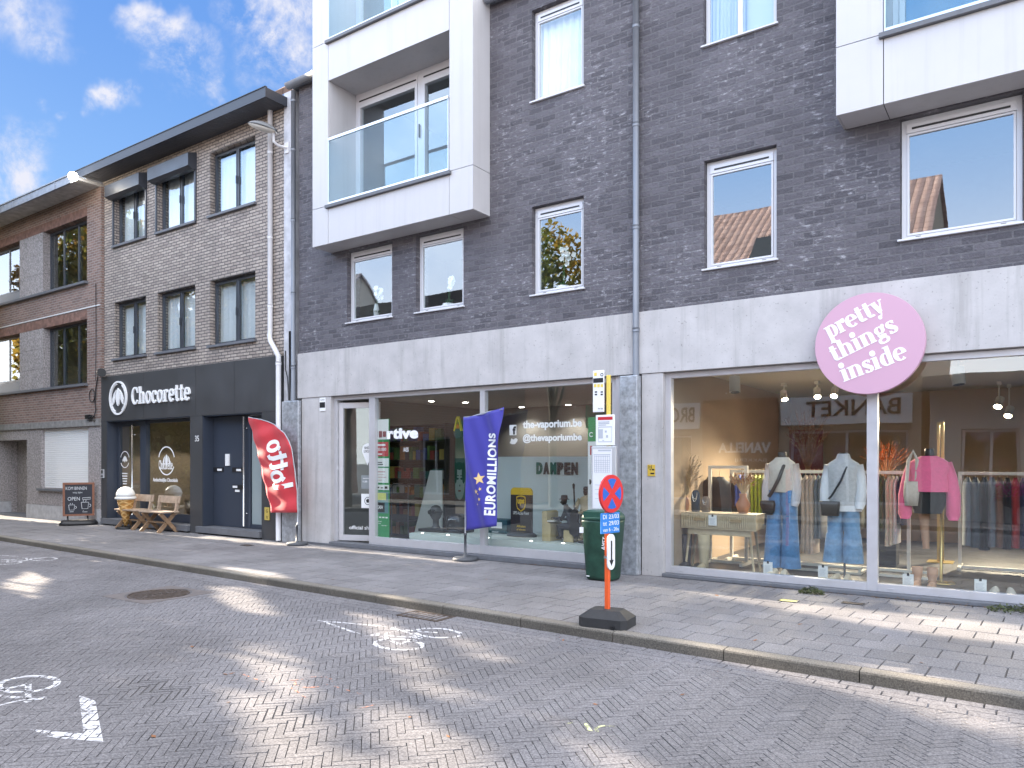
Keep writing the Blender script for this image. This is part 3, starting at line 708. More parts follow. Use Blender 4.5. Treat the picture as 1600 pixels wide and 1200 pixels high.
for a, b in ((XL - .15, BAY1['x0'] - .01), (BAY1['x1'] + .02, BAY2['x0'] - .02)):
    m = M(); prof = [(-.13 + .085 * cos(radians(t)), 8.40 + .085 * sin(radians(t))) for t in range(180, 361, 20)] + [(-.045 - .006, 8.40), (-.13, 8.33)][:1]
    vs = [(xx, y, z) for xx in (a, b) for y, z in prof]; n = len(prof)
    m.add(vs, [(i, i + 1, n + i + 1, n + i) for i in range(n - 1)] + [tuple(range(n)), tuple(reversed(range(n, 2 * n)))], True)
    m.box(a, b, -.03, .3, 8.362, 8.44)
    m.obj('gutter', ZINC, APT)
TILE = bpy.data.materials.new('clay_roof_tile'); TILE.use_nodes = True
def tile_mat(m, c1, c2, axis=0):
    t = m.node_tree; b = t.nodes['Principled BSDF']; L = t.links.new; tc = N(t, 'ShaderNodeTexCoord'); sp = N(t, 'ShaderNodeSeparateXYZ'); L(tc.outputs['Object'], sp.inputs[0])
    cb = N(t, 'ShaderNodeCombineXYZ'); L(sp.outputs[axis], cb.inputs[0]); L(math_n(t, 'MULTIPLY', sp.outputs[2], 1.5), cb.inputs[1])
    br = N(t, 'ShaderNodeTexBrick', offset=0.0)
    for k, v in (('Color1', (*c1, 1)), ('Color2', (*c2, 1)), ('Mortar', tuple(c * .55 for c in c2) + (1,)), ('Scale', 1.0), ('Mortar Size', .022), ('Mortar Smooth', .8), ('Brick Width', .24), ('Row Height', .32)): br.inputs[k].default_value = v
    L(cb.outputs[0], br.inputs['Vector']); n = N(t, 'ShaderNodeTexNoise', inp={'Scale': 3.0, 'Detail': 6.0}); L(tc.outputs['Object'], n.inputs['Vector'])
    L(mixc(t, 1.0, br.outputs[0], mixc(t, n.outputs[0], (.5, .5, .5), (1.5, 1.5, 1.5)), 'MULTIPLY'), b.inputs['Base Color']); b.inputs['Roughness'].default_value = .9; b.inputs['Specular IOR Level'].default_value = .1
    w = N(t, 'ShaderNodeTexWave', wave_type='BANDS', bands_direction='X', inp={'Scale': 1.31}); L(cb.outputs[0], w.inputs['Vector'])
    bp = N(t, 'ShaderNodeBump', inp={'Strength': .35, 'Distance': .04}); L(math_n(t, 'SUBTRACT', w.outputs['Fac'], br.outputs['Fac']), bp.inputs['Height']); L(bp.outputs[0], b.inputs['Normal'])
tile_mat(TILE, (.26, .17, .12), (.15, .10, .08))
def gable(m, x0, x1, y0, y1, ze, zr, th=.12):
    ym = (y0 + y1) / 2
    for s, ya in ((1, y0), (-1, y1)):
        m.add([(x0, ya, ze), (x1, ya, ze), (x1, ym, zr), (x0, ym, zr), (x0, ya, ze - th), (x1, ya, ze - th), (x1, ym, zr - th), (x0, ym, zr - th)],
              [(0, 1, 2, 3), (7, 6, 5, 4), (0, 4, 5, 1), (1, 5, 6, 2), (3, 2, 6, 7), (0, 3, 7, 4)] if s > 0 else [(3, 2, 1, 0), (4, 5, 6, 7), (1, 5, 4, 0), (2, 6, 5, 1), (7, 6, 2, 3), (4, 7, 3, 0)])
m = M(); gable(m, XL - .75, XR, .02, 10.4, 8.50, 12.85); m.obj('roof', TILE, APT)
m = M(); m.box(XL, XL + .25, .31, 10.2, 0, 8.36); m.box(XR - .25, XR, .31, 10.2, 0, 8.36); m.box(XL, XR, 10.2, 10.4, 0, 8.36); m.obj('side_wall', DARK_BRICK, APT)

# the white bays
def bay(b, top, rail_r):
    y0 = B_Y; g = .009; xs = [b['x0'], b['o0'], b['o1'], b['x1']]
    core = M()
    for x0, x1 in ((xs[0] + .012, xs[1] - .012), (xs[2] + .012, xs[3] - .012)): core.box(x0, x1, y0 + .02, -.004, b['zb'] + .012, top)
    core.box(xs[1] - .012, xs[2] + .012, y0 + .02, -.004, b['zb'] + .012, b['zs'] - .03)
    core.box(xs[1] - .012, xs[2] + .012, y0 + .02, -.004, b['oh'] + .012, b['oh'] + .66)
    bo = core.obj('bay', BLACK, APT)
    p = M(); j1, j2 = b['zs'], b['oh'] + .67
    for x0, x1 in ((xs[0], xs[1]), (xs[2], xs[3])):
        for z0, z1 in ((b['zb'], j1), (j1, j2), (j2, top)):
            p.box(x0 + g / 2, x1 - g / 2, y0, y0 + .018, z0 + g / 2, z1 - g / 2)
    p.box(xs[1] + g / 2, xs[2] - g / 2, y0, y0 + .018, b['zb'] + g / 2, j1 - .055)      # under the opening
    p.box(xs[1] + g / 2, xs[2] - g / 2, y0, y0 + .018, b['oh'], j2 - .055)               # spandrel
    for z0, z1 in ((b['zb'], j1), (j1, j2), (j2, top)):
        p.box(xs[3] - .02, xs[3] - .002, y0 + .0195, -.003, z0 + g / 2, z1 - g / 2)
        p.box(xs[0] + .002, xs[0] + .02, y0 + .0195, -.003, z0 + g / 2, z1 - g / 2)
    for x0, x1 in ((xs[0] + .022, xs[1]), (xs[1], xs[2]), (xs[2], xs[3] - .022)): p.box(x0 + g / 2, x1 - g / 2, y0 + .0195, -.003, b['zb'] + .001, b['zb'] + .011)
    for x in (xs[0] + .05, xs[1] - .05, xs[2] + .05, xs[3] - .05):                       # fixing screws
        for z in (b['zb'] + .08, j1 - .08, j1 + .08, j1 + .75, j1 + 1.4, j2 - .75, j2 - .08, j2 + .1): p.box(x - .006, x + .006, y0 - .0015, y0, z - .006, z + .006)
    p.obj('panel', PANEL, bo)
    r = M(); yw = .27                                                                 # lining of the recess
    for z0, z1 in ((j1 - .03, b['oh']), (j2 - .03, top)):
        r.box(xs[1] - .010, xs[1] + .002, y0 + .0195, yw, z0, z1); r.box(xs[2] - .002, xs[2] + .010, y0 + .0195, yw, z0, z1)
        r.box(xs[1] + .003, xs[2] - .003, y0 + .0195, yw, z1, z1 + .010) if z1 < top - .1 else None
    r.obj('reveal_lining', PANEL, bo)
    for z in (j1, j2): s = M(); s.box(xs[1] - .04, xs[2] + .04, y0 - .05, yw + .02, z - .052, z); s.obj('sill', STONE, bo, bevel=.004)
    for z0, z1 in ((j1, b['oh']), (j2, top)):
        xm = xs[1] + (xs[2] - xs[1]) * .57
        f = M(); ring(f, xs[1] + .004, xs[2] - .004, z0 + .002, z1 - .002, yw - .06, yw + .02, .06); f.box(xm - .05, xm + .05, yw - .06, yw + .02, z0 + .062, z1 - .062)
        for a, c in ((xs[1] + .066, xm - .052), (xm + .052, xs[2] - .066)):
            f.box(a, c, yw - .065, yw + .01, z1 - .20, z1 - .064); f.cur = 1; f.box(a + .03, c - .03, yw - .069, yw - .065, z1 - .15, z1 - .125); f.cur = 0
            ring(f, a + .002, c - .002, z0 + .064, z1 - .203, yw - .07, yw + .01, .055)
        f.cur = 1; f.box(xm - .005, xm + .012, yw - .095, yw - .07, z0 + 1.0, z0 + 1.22)
        fo = f.obj('window_frame', [PVC, BLACK], bo)
        q = M()
        for a, c in ((xs[1] + .12, xm - .107), (xm + .107, xs[2] - .12)): q.box(a, c, yw - .02, yw - .01, z0 + .12, z1 - .26)
        q.obj('pane', GLASS, bo)
    for z0 in (j1, j2):
        gl = M(); h = M(); gl.box(xs[1] + .02, xs[2] - .02, y0 - .006, y0 + .006, z0 + .05, z0 + 1.09); gl.obj('balustrade', GLASS3, bo)
        h.box(xs[1] + .008, xs[2] - .008, y0 - .018, y0 + .018, z0 + 1.092, z0 + 1.135); h.box(xs[1] + .008, xs[2] - .008, y0 - .012, y0 + .012, z0 + .02, z0 + .048)
        for x in (xs[1] + .05, xs[1] + (xs[2] - xs[1]) * .33, xs[1] + (xs[2] - xs[1]) * .66, xs[2] - .05): h.box(x - .02, x + .02, y0 - .008, y0 + .008, z0 + .001, z0 + .02)
        h.box(xs[1] + .008, xs[1] + .02, y0 - .010, y0 + .010, z0 + .048, z0 + 1.092); h.box(xs[2] - .02, xs[2] - .008, y0 - .010, y0 + .010, z0 + .048, z0 + 1.092)
        h.obj('handrail', mat('rail_aluminium', (.62, .63, .64), .28, .7), bo)
    return bo
bay(BAY1, 11.2, 1); bay(BAY2, 11.2, 1)
# rooms behind the upper windows
ROOM = mat('room_plaster', (.30, .285, .27), .9, vary=.05)
m = M()
for z0, z1 in ((3.48, 5.72), (5.74, 8.33)):
    m.add([(XL + .27, .305, z0), (XR - .27, .305, z0), (XR - .27, 3.2, z0), (XL + .27, 3.2, z0), (XL + .27, .305, z1), (XR - .27, .305, z1), (XR - .27, 3.2, z1), (XL + .27, 3.2, z1)], [(0, 1, 2, 3), (7, 6, 5, 4), (2, 6, 7, 3), (1, 5, 6, 2), (0, 3, 7, 4)])
for x in (-10.3, -6.6, -4.3, -1.9): m.box(x, x + .1, .31, 3.19, 3.49, 5.71); m.box(x, x + .1, .31, 3.19, 5.75, 8.32)
m.box(-10.2, -6.7, .5, 3.1, 8.4, 11.2); m.box(-1.7, 2.9, .5, 3.1, 8.4, 11.2)
m.obj('room', ROOM, APT)

# shopfronts: frames, panes, door, stone sill
FR_Y = .06
def shopfront(xa, xb, posts, z0, z1, name_glass, door=None, sillx=(0, 0), rh=.13):
    m = M(); w = .075
    m.box(xa, xa + w, FR_Y, FR_Y + .10, z0, z1); m.box(xb - w, xb, FR_Y, FR_Y + .10, z0, z1)
    cuts = [xa + w]
    for p0, p1 in posts: m.box(p0, p1, FR_Y, FR_Y + .10, z0, z1 - .07); cuts += [p0, p1]
    cuts.append(xb - w)
    m.box(xa + w, xb - w, FR_Y, FR_Y + .10, z1 - .07, z1)
    pan = M()
    for k in range(0, len(cuts), 2):
        a, b = cuts[k], cuts[k + 1]
        if door and abs(a - door) < .05: continue
        m.box(a, b, FR_Y - .004, FR_Y + .10, z0, z0 + rh)
        pan.box(a - .01, b + .01, FR_Y + .045, FR_Y + .057, z0 + rh - .01, z1 - .06)
        m.box(a + .10, a + .16, FR_Y - .009, FR_Y - .005, z0 + .03, z0 + .045)
    o = m.obj('shopfront', ALU, APT, bevel=.003); pan.obj('pane', GLASS2, o)
    s = M(); s.box(xa + sillx[0], xb + sillx[1], -.06, FR_Y + .1, 0.005, z0 - .002); s.obj('sill', STONE, o, bevel=.005)
    return o
SF1 = shopfront(-10.18, -4.60, ((-9.31, -9.17), (-6.93, -6.84)), .075, 2.64, GLASS2, door=-10.105, sillx=(.0, .0))
SF2 = shopfront(-3.90, 3.3, ((-1.50, -1.39), (1.2, 1.31)), .05, 2.64, GLASS2, rh=.085)
# the open glass door of the newsagent, swung inwards about its left jamb
def shop_door():
    hx, hy = -10.10, FR_Y + .06; a = radians(17); U = Vector((cos(a), sin(a), 0)); V = Vector((0, 0, 1)); Nn = U.cross(V)
    W_, H_ = .80, 2.44; zb = .09
    m = M()
    def q(u0, u1, v0, v1, d=.045):
        c = Vector((hx, hy, zb)) + U * (u0 + u1) / 2 + V * (v0 + v1) / 2
        m.obox(c, U * (u1 - u0) / 2, Nn * d / 2, V * (v1 - v0) / 2)
    q(0, .085, 0, H_); q(W_ - .085, W_, 0, H_); q(.085, W_ - .085, 0, .10); q(.085, W_ - .085, H_ - .10, H_)
    for z in (.15, .7, 1.25, 1.8, 2.3): m.cyl((hx - .012, hy - .03, zb + z), (hx - .012, hy - .03, zb + z + .11), .014, 10)
    d = m.obj('door', ALU, APT, bevel=.003)
    m = M(); c = Vector((hx, hy, zb)) + U * W_ / 2 + V * H_ / 2; m.obox(c, U * (W_ / 2 - .08), Nn * .006, V * (H_ / 2 - .09)); m.obj('pane', GLASS2, d)
    O = Vector((hx, hy, zb)) + Nn * .012
    wv = M(); 
    pin = [(.56 + .105 * cos(radians(t)), 1.60 + .115 * sin(radians(t))) for t in range(-25, 206, 15)] + [(.56, 1.33)]
    wv.prism(pin, O + Nn * .001, U, V, .003); wv.obj('sticker', VINYL, d)
    tx = M(); text(tx, 'SHOP', O + U * .56 + V * 1.615 + Nn * .002, U, V, w=.12, h=.045, bold=.02, align='c', depth=.001); tx.obj('lettering', BLACK, d); tx = M(); text(tx, 'LOCAL', O + U * .56 + V * 1.555 + Nn * .002, U, V, w=.14, h=.045, bold=.02, align='c', depth=.001)
    tx.obj('lettering', BLACK, d)
    wv = M()
    wv.prism([(.44, .92), (.70, .92), (.70, 1.155), (.44, 1.155)], O + Nn * .001, U, V, .002)
    wv.obj('opening_hours', mat('hours_grey', (.25, .27, .28), .5), d)
    wv = M(); text(wv, '11.30 - 13.30', O + U * .47 + V * 1.03 + Nn * .001, U, V, w=.20, h=.03, bold=.02, depth=.001); wv.obj('lettering', VINYL, d); wv = M(); text(wv, 'openingsuren', O + U * .47 + V * 1.09 + Nn * .001, U, V, w=.16, h=.022, bold=.02, depth=.001)
    wv.obj('lettering', VINYL, d)
    wv = M(); wv.prism([(.44, .58), (.70, .58), (.70, .83), (.44, .83)], O + Nn * .001, U, V, .002); wv.obj('notice', VINYL, d)
    wv = M(); text(wv, 'official shop', O + U * .20 + V * .18, U, V, w=.50, h=.085, bold=.01, depth=.001); wv.obj('lettering', VINYL, d)
    tx = M()
    for k in range(20):
        a0, a1 = 2 * pi * k / 20, 2 * pi * (k + 1) / 20
        tx.prism([(.57 + .07 * cos(a0), .705 + .07 * sin(a0)), (.57 + .07 * cos(a1), .705 + .07 * sin(a1)), (.57 + .06 * cos(a1), .705 + .06 * sin(a1)), (.57 + .06 * cos(a0), .705 + .06 * sin(a0))], O + Nn * .003, U, V, .001)
    tx.prism([(.545, .675), (.595, .675), (.61, .72), (.57, .745), (.53, .72)], O + Nn * .003, U, V, .001); tx.obj('emblem', BLACK, d)
shop_door()
M().box(-10.90, -10.16, -.05, .2, .0, .035).obj('door_step', STONE, APT)
# shop rooms
def room(name, x0, x1, y0, y1, z0, z1, mats):
    m = M(); c = [(x0, y0, z0), (x1, y0, z0), (x1, y1, z0), (x0, y1, z0), (x0, y0, z1), (x1, y0, z1), (x1, y1, z1), (x0, y1, z1)]
    m.add(c, [(0, 1, 2, 3)]); m.cur = 1; m.add(c, [(7, 6, 5, 4)]); m.cur = 2; m.add(c, [(2, 6, 7, 3), (1, 5, 6, 2), (0, 3, 7, 4)])
    return m.obj(name, mats, APT)
room('shop_room', -10.75, -4.46, .285, 5.2, .03, 2.72, [mat('dark_floor', (.10, .095, .09), .4), mat('grey_ceiling', (.42, .41, .40), .9), mat('shop_wall', (.22, .21, .20), .9)])
room('shop_room', -3.88, 3.3, .285, 6.2, .05, 2.75, [mat('anthracite_floor', (.028, .029, .034), .45, vary=.2, vscale=3), mat('cream_ceiling', (.50, .46, .40), .9), mat('cream_wall', (.38, .28, .195), .9, vary=.05, vscale=1)])
# ================================================================== CHOCOLATE SHOP HOUSE (grey-tan brick, dark shop panel)
CX0, CX1 = -18.11, -11.46
CH = thing('brick_house', 'grey tan brick house with six tall windows over a dark chocolate shop front', 'house', (CX0, 0, 0))
CW = [(-17.56, -16.22, 6.50, 7.80), (-15.75, -14.33, 6.50, 7.80), (-13.80, -12.33, 6.50, 7.80), (-17.56, -16.22, 3.87, 5.18), (-15.75, -14.33, 3.87, 5.18), (-13.80, -12.33, 3.85, 5.18)]
m = M(); wall_mesh(m, CX0, CX1, 3.475, 8.105, 0, .3, [(a, b, c, d) for a, b, c, d in CW]); m.obj('wall', TAN_BRICK, CH)
for a, b, c, d in CW:
    window(CH, a + .004, b - .004, c + .004, d - .004, .11, ANTH, ((a + b) / 2 + .03,), .038, sill=(STONE, -.06, .05), sillx=.05)
for (a, b, c, d) in CW[:2]:                                    # roller-shutter boxes and guide rails
    m = M(); m.prism([(-.20, 7.60), (-.20, 7.86), (0, 7.92), (0, 7.56), (-.10, 7.56)], (b + .06, 0, 0), (0, 1, 0), (0, 0, 1), b - a + .12)
    m.box(a - .055, a - .002, -.03, -.002, c - .04, 7.555); m.box(b + .002, b + .055, -.03, -.002, c - .04, 7.555)
    m.obj('shutter_box', ANTH, CH)
# eaves: deep fascia with slatted soffit
m = M(); m.box(CX0 - .70, CX1 + .10, -.50, -.475, 8.085, 8.265); m.box(CX0 - .70, CX1 + .10, -.47, .3, 8.225, 8.26); m.box(CX1 + .075, CX1 + .10, -.472, .02, 8.085, 8.224)
m.box(CX0 - .70, CX1 + .10, -.512, -.46, 8.267, 8.28); m.obj('fascia', EAVE, CH)
m = M(); k = CX0
while k < CX1 + .05: m.box(k, min(k + .088, CX1 + .07), -.473, -.002, 8.11, 8.125); k += .095
m.obj('soffit', mat('soffit_slats', (.075, .08, .095), .5), CH)
m = M(); m.box(CX0, CX1, .31, 9, 8.0, 8.2); m.box(CX1 - .2, CX1, .31, 9, 0, 8.0); m.box(CX0, CX1, 8.8, 9, 0, 8.0); m.obj('roof', ZINC, CH)
m = M()
for z0, z1 in ((3.5, 5.7), (5.8, 7.98)):
    m.add([(CX0 + .1, .305, z0), (CX1 - .25, .305, z0), (CX1 - .25, 2.6, z0), (CX0 + .1, 2.6, z0), (CX0 + .1, .305, z1), (CX1 - .25, .305, z1), (CX1 - .25, 2.6, z1), (CX0 + .1, 2.6, z1)], [(0, 1, 2, 3), (7, 6, 5, 4), (2, 6, 7, 3), (1, 5, 6, 2), (0, 3, 7, 4)])
m.obj('room', ROOM, CH)
# dark panel front of the shop
m = M(); wall_mesh(m, CX0 + .01, -11.52, 0.0, 3.47, -.07, .28, [(-17.79, -14.40, .0, 2.43), (-13.97, -12.04, .0, 2.43)])
m.obj('shop_panel', CLAD, CH)
for q in [(x, x + .006, 2.45, 3.46) for x in (-16.2, -14.2, -12.9)] + [(CX0 + .02, -17.80, 2.425, 2.431), (-14.39, -13.98, 2.425, 2.431), (-12.03, -11.53, 2.425, 2.431)]:
    m = M(); m.box(q[0], q[1], -.0715, -.0698, q[2], q[3]); m.obj('panel_joint', BLACK, CH)
m = M()
for a, b in ((-17.79, -14.40), (-13.97, -12.04)):
    m.box(a + .003, a + .018, -.06, .26, .16, 2.415); m.box(b - .018, b - .003, -.06, .26, .16, 2.415); m.box(a + .019, b - .019, -.06, .26, 2.412, 2.427)
m.obj('reveal_lining', NAVY, CH)
m = M(); m.box(-17.93, -14.41, -.14, .27, .03, .155); m.obj('door_sill', STONE, CH, bevel=.006); m = M(); m.box(-14.10, -12.03, -.14, .27, .03, .155); m.obj('door_sill', STONE, CH, bevel=.006)
# glazed shop door, window post and pane
yd = .17
m = M(); x0, x1 = X(166, yd), X(299, yd)
ring(m, -17.765, -16.66, .16, 2.405, yd, yd + .07, .10); m.box(-16.655, -16.50, yd - .02, yd + .09, .16, 2.405); m.box(-16.495, -14.425, yd, yd + .07, .16, .34); m.box(-16.495, -14.425, yd, yd + .07, 2.35, 2.405)
m.cyl((-16.98, yd - .07, .25), (-16.98, yd - .07, 2.33), .018, 10)
fr = m.obj('shop_frame', NAVY, CH)
m = M(); m.box(-17.66, -16.765, yd + .03, yd + .04, .27, 2.30); m.box(-16.49, -14.43, yd + .03, yd + .04, .345, 2.345); m.obj('pane', GLASS2, fr)
m = M(); m.cyl((-16.98, yd - .07, .26), (-16.98, yd - .07, 2.32), .021, 12)
for z in (.5, 2.1): m.cyl((-16.98, yd - .07, z), (-16.98, yd, z), .012, 8)
m.obj('handle', mat('steel', (.6, .6, .6), .25, .9), fr)
# house door with letter slots, bar handle and frosted side light
m = M(); m.box(-13.945, -12.80, yd, yd + .06, .16, 2.40); m.box(-12.795, -12.70, yd - .01, yd + .06, .16, 2.40); m.box(-12.695, -12.065, yd, yd + .06, .16, .24); m.box(-12.695, -12.065, yd, yd + .06, 2.34, 2.40); m.box(-12.12, -12.065, yd, yd + .06, .245, 2.335)
dr = m.obj('door', NAVY, CH, bevel=.003)
m = M(); m.box(-12.69, -12.125, yd + .02, yd + .032, .245, 2.335)
m.obj('side_light', mat('frosted_glass', (.30, .35, .36), .12), dr)
m = M(); m.cyl((-12.83, yd - .07, .20), (-12.83, yd - .07, 2.38), .021, 12)
for z in (.45, 2.15): m.cyl((-12.83, yd - .07, z), (-12.83, yd, z), .012, 8)
m.obj('handle', MAT['steel'], dr)
for x, z in ((-13.76, 1.32), (-13.12, 1.32), (-13.10, .97)):
    m = M(); m.box(x - .17, x + .17, yd - .012, yd - .001, z - .045, z + .045); m.obj('letter_slot', BLACK, dr)
for x, z in ((-13.70, 1.315), (-13.06, 1.315), (-13.18, .975), (-13.10, .895)): m = M(); m.box(x - .09, x + .06, yd - .016, yd - .0125, z - .022, z + .022); m.obj('name_plate', WHITE, dr)
m = M(); m.box(-13.50, -13.38, yd - .03, yd - .001, 1.40, 1.64); m.obj('intercom', WHITE, dr)
M().box(-12.68, -12.13, .6, .62, .05, 2.4).obj('hall_wall', mat('hall_grey', (.26, .29, .30), .8), CH)
m = M(); text(m, '35', (-14.22, -.072, 1.90), w=.14, h=.12); m.obj('house_number', WHITE, CH)
m = M(); m.box(-17.98, -17.88, -.10, -.072, 1.10, 1.30); m.cur = 1; m.box(-17.965, -17.895, -.104, -.1, 1.2, 1.28); m.box(-17.965, -17.895, -.104, -.1, 1.12, 1.16); m.obj('doorbell', [mat('bell_grey', (.45, .46, .48), .4), BLACK], CH)
m = M(); m.box(-11.93, -11.79, -.09, -.072, .38, .62); m.cur = 1; text(m, 'G', (-11.86, -.09, .52), h=.06, align='c', depth=.002); text(m, '32', (-11.86, -.09, .41), h=.05, align='c', depth=.002)
m.obj('utility_plate', [mat('yellow_plate', (.55, .42, .10), .5), BLACK], CH)
# sign: oval ring with a cocoa pod, and slab-serif name
SIGN = mat('white_sign_letter', (.86, .86, .86), .4)
def pod_emblem(m, cx, cz, y, s, rx=.385, rz=.39, U=(1, 0, 0), depth=.03, gap=False):
    O = Vector((cx, y, cz)); U = Vector(U); V = Vector((0, 0, 1)); n = 48
    def ringp(ax, az, w, a0, a1):
        k = int(n * abs(a1 - a0) / 360) + 1
        for i in range(k):
            p = radians(a0 + (a1 - a0) * i / k); q = radians(a0 + (a1 - a0) * (i + 1) / k)
            m.prism([(ax * cos(p) * s, az * sin(p) * s), (ax * cos(q) * s, az * sin(q) * s), ((ax - w) * cos(q) * s, (az - w) * sin(q) * s), ((ax - w) * cos(p) * s, (az - w) * sin(p) * s)][::-1 if False else 1], O, U, V, depth)
    if gap: ringp(rx, rz, .045, 15, 165); ringp(rx, rz, .045, 205, 335)
    else:
        ringp(rx, rz, .04, 0, 360); ringp(rx - .06, rz - .06, .014, 100, 250); ringp(rx - .06, rz - .06, .014, -60, 60)
    body = [(.0, .30), (.045, .24), (.085, .10), (.08, -.05), (.035, -.20), (.0, -.24), (-.035, -.20), (-.08, -.05), (-.085, .10), (-.045, .24)]
    m.prism([(a * s, b * s * .76) for a, b in body][::-1], O, U, V, depth)
    for sg in (1, -1):
        leaf = [(sg * .075, .25), (sg * .17, .14), (sg * .235, -.02), (sg * .225, -.20), (sg * .165, -.13), (sg * .125, -.02), (sg * .125, .10)]
        m.prism([(a * s, b * s * .76) for a, b in (leaf if sg < 0 else leaf[::-1])][::-1], O, U, V, depth * .8)
m = M(); pod_emblem(m, at(186, 622, -.07)[0], at(186, 622, -.07)[1], -.105, 1.0); m.obj('emblem', SIGN, CH)
m = M(); xa, za = at(207, 632, -.07); xb, _ = at(299, 625, -.07)
wd = serif_text(M(), 'Chocorette', (0, 0, 0), (1, 0, 0), (0, 0, 1), 1.0, .125, .075, .06, track=.02)
serif_text(m, 'Chocorette', (xa, -.072, za), (1, 0, 0), (0, 0, 1), .52, .125, .075, .06, depth=.035, track=.02, xs=(xb - xa) / wd / .52)
m.obj('lettering', SIGN, CH)
yv = yd + .026; m = M(); pod_emblem(m, *[at(260, 720, yv)[i] for i in (0, 1)], yv, .62, .53, .52, depth=.003, gap=True); m.obj('emblem', VINYL, fr); m = M()
xa, za = at(250, 733, yv); serif_text(m, 'Chocorette', (xa - .05, yv, za), (1, 0, 0), (0, 0, 1), .27, .14, .08, .07, depth=.002, xs=.42 / wd / .27 * 1.35)
xa, za = at(239, 754, yv); text(m, 'Ambachtelijke Chocolade', (xa, yv, za), w=.98, h=.11, bold=.02, depth=.002)
m.obj('lettering', VINYL, fr); m = M(); xq, zq = at(195, 718, yv); pod_emblem(m, xq, zq, yv, .38, .53, .52, depth=.003, gap=True); text(m, 'Chocorette', (xq, yv, zq - .03), w=.24, depth=.002, align='c')
for k in range(5): m.box(xq - .12 + .01 * k, xq + .12 - .008 * k, yv - .002, yv, zq - .34 - .06 * k, zq - .315 - .06 * k)
m.obj('door_lettering', VINYL, fr)
# chocolate shop room
m = M(); y0, y1 = .285, 4.2; c = [(CX0 + .25, y0, .1), (-14.1, y0, .1), (-14.1, y1, .1), (CX0 + .25, y1, .1), (CX0 + .25, y0, 2.5), (-14.1, y0, 2.5), (-14.1, y1, 2.5), (CX0 + .25, y1, 2.5)]
m.add(c, [(0, 1, 2, 3)]); m.add(c, [(7, 6, 5, 4), (2, 6, 7, 3), (1, 5, 6, 2), (0, 3, 7, 4)]); m.obj('shop_room', mat('choc_room', (.23, .19, .155), .8), CH)
# white rain pipe with an offset over the shop panel
m = M(); xp = -11.80; xq = -11.47
m.tube([(xp, -.06, 8.15), (xp, -.06, 3.95), (xp, -.07, 3.85), (xp + .06, -.10, 3.75), (xq - .08, -.13, 3.55), (xq, -.13, 3.44), (xq, -.13, 3.3), (xq, -.13, .02)], .047, 14)
for z in (7.3, 5.7, 4.4): m.tube([(xp, -.06, z), (xp, -.06, z + .05)], .053, 14)
for z in (3.28, 1.9): m.tube([(xq, -.13, z), (xq, -.13, z + .06)], .054, 14)
m.obj('downpipe', mat('pale_pipe', (.66, .65, .66), .45, vary=.06), CH)
m = M(); m.box(-11.455, -11.19, -.015, .3, 0, 8.36); m.obj('party_wall_strip', mat('party_concrete', (.50, .50, .53), .85, vary=.25, vscale=4), CH)
m = M(); m.tube([(-11.40, -.03, 3.55), (-11.37, -.05, 3.2), (-11.30, -.06, 3.05), (-11.28, -.05, 2.62)], .010, 6); m.tube([(-11.27, -.03, 3.9), (-11.26, -.035, 3.2), (-11.28, -.04, 2.62)], .02, 8); m.obj('cable', BLACK, CH)

# wall lamp for the street
def street_lamp():
    x0, z0 = -11.36, at(449, 231, -.02)[1]
    t = thing('street_lamp', 'grey oval street lamp on a short bracket beside the white rain pipe', 'street lamp', (x0, -.02, z0))
    m = M(); m.tube([(x0, -.02, z0), (x0 - .01, -.22, z0 - .02), (x0 - .03, -.30, z0 + .03), (x0 - .03, -.30, z0 + .22)], .025, 10); m.box(x0 - .06, x0 + .06, -.035, -.016, z0 - .1, z0 + .1); m.obj('bracket', MAT['pale_pipe'], t)
    A = Vector((x0 + .02, -.28, z0 + .20)); B = Vector((x0 - .42, -.55, z0 + .36)); d = (B - A); up = Vector((0, 0, 1)); sd_ = d.cross(up).normalized(); upn = sd_.cross(d).normalized()
    for nm, sgn, mm in (('housing', 1, mat('lamp_grey', (.13, .135, .14), .5, .1)), ('lens', -1, mat('lamp_lens', (.62, .60, .55), .15))):
        m = M(); n = 14; rows = 9; vs = []
        for i in range(rows + 1):
            f = i / rows; w = .155 * sin(pi * (.10 + .86 * f)) ** .6; h = (.105 if sgn > 0 else .06) * sin(pi * (.08 + .88 * f)) ** .7
            for k in range(n + 1):
                a = pi * k / n; vs.append(A + d * f + sd_ * w * cos(a) * (1 if sgn > 0 else .8) + upn * sgn * h * sin(a))
        fs = [(i * (n + 1) + k, i * (n + 1) + k + 1, (i + 1) * (n + 1) + k + 1, (i + 1) * (n + 1) + k) for i in range(rows) for k in range(n)]
        fs += [tuple(range(n + 1)), tuple(reversed([rows * (n + 1) + k for k in range(n + 1)]))] + [((i) * (n + 1), (i + 1) * (n + 1), (i + 1) * (n + 1) + n, i * (n + 1) + n) for i in range(rows)]
        m.add(vs, fs, True); m.obj(nm, mm, t)
street_lamp()
t = thing('sun_glint', 'glowing ball added as sun glint at the corner between the brown and tan house', 'sun glint', (X(127, -.62), -.62, at(127, 270, -.62)[1]))
q = Vector((X(127, -.62), -.80, at(127, 270, -.80)[1])); m = M(); m.loft([(q + Vector((0, 0, .10 * sin(radians(a)))), max(.004, .10 * cos(radians(a))), max(.004, .10 * cos(radians(a)))) for a in range(-90, 91, 18)], 18); m.obj('glint_ball', mat('sun_glint_glow', (1, .95, .85), .3, emit=((1, .90, .72), 9)), t)  # glowing ball stands in for the sun's glint on the roof corner, no lamp
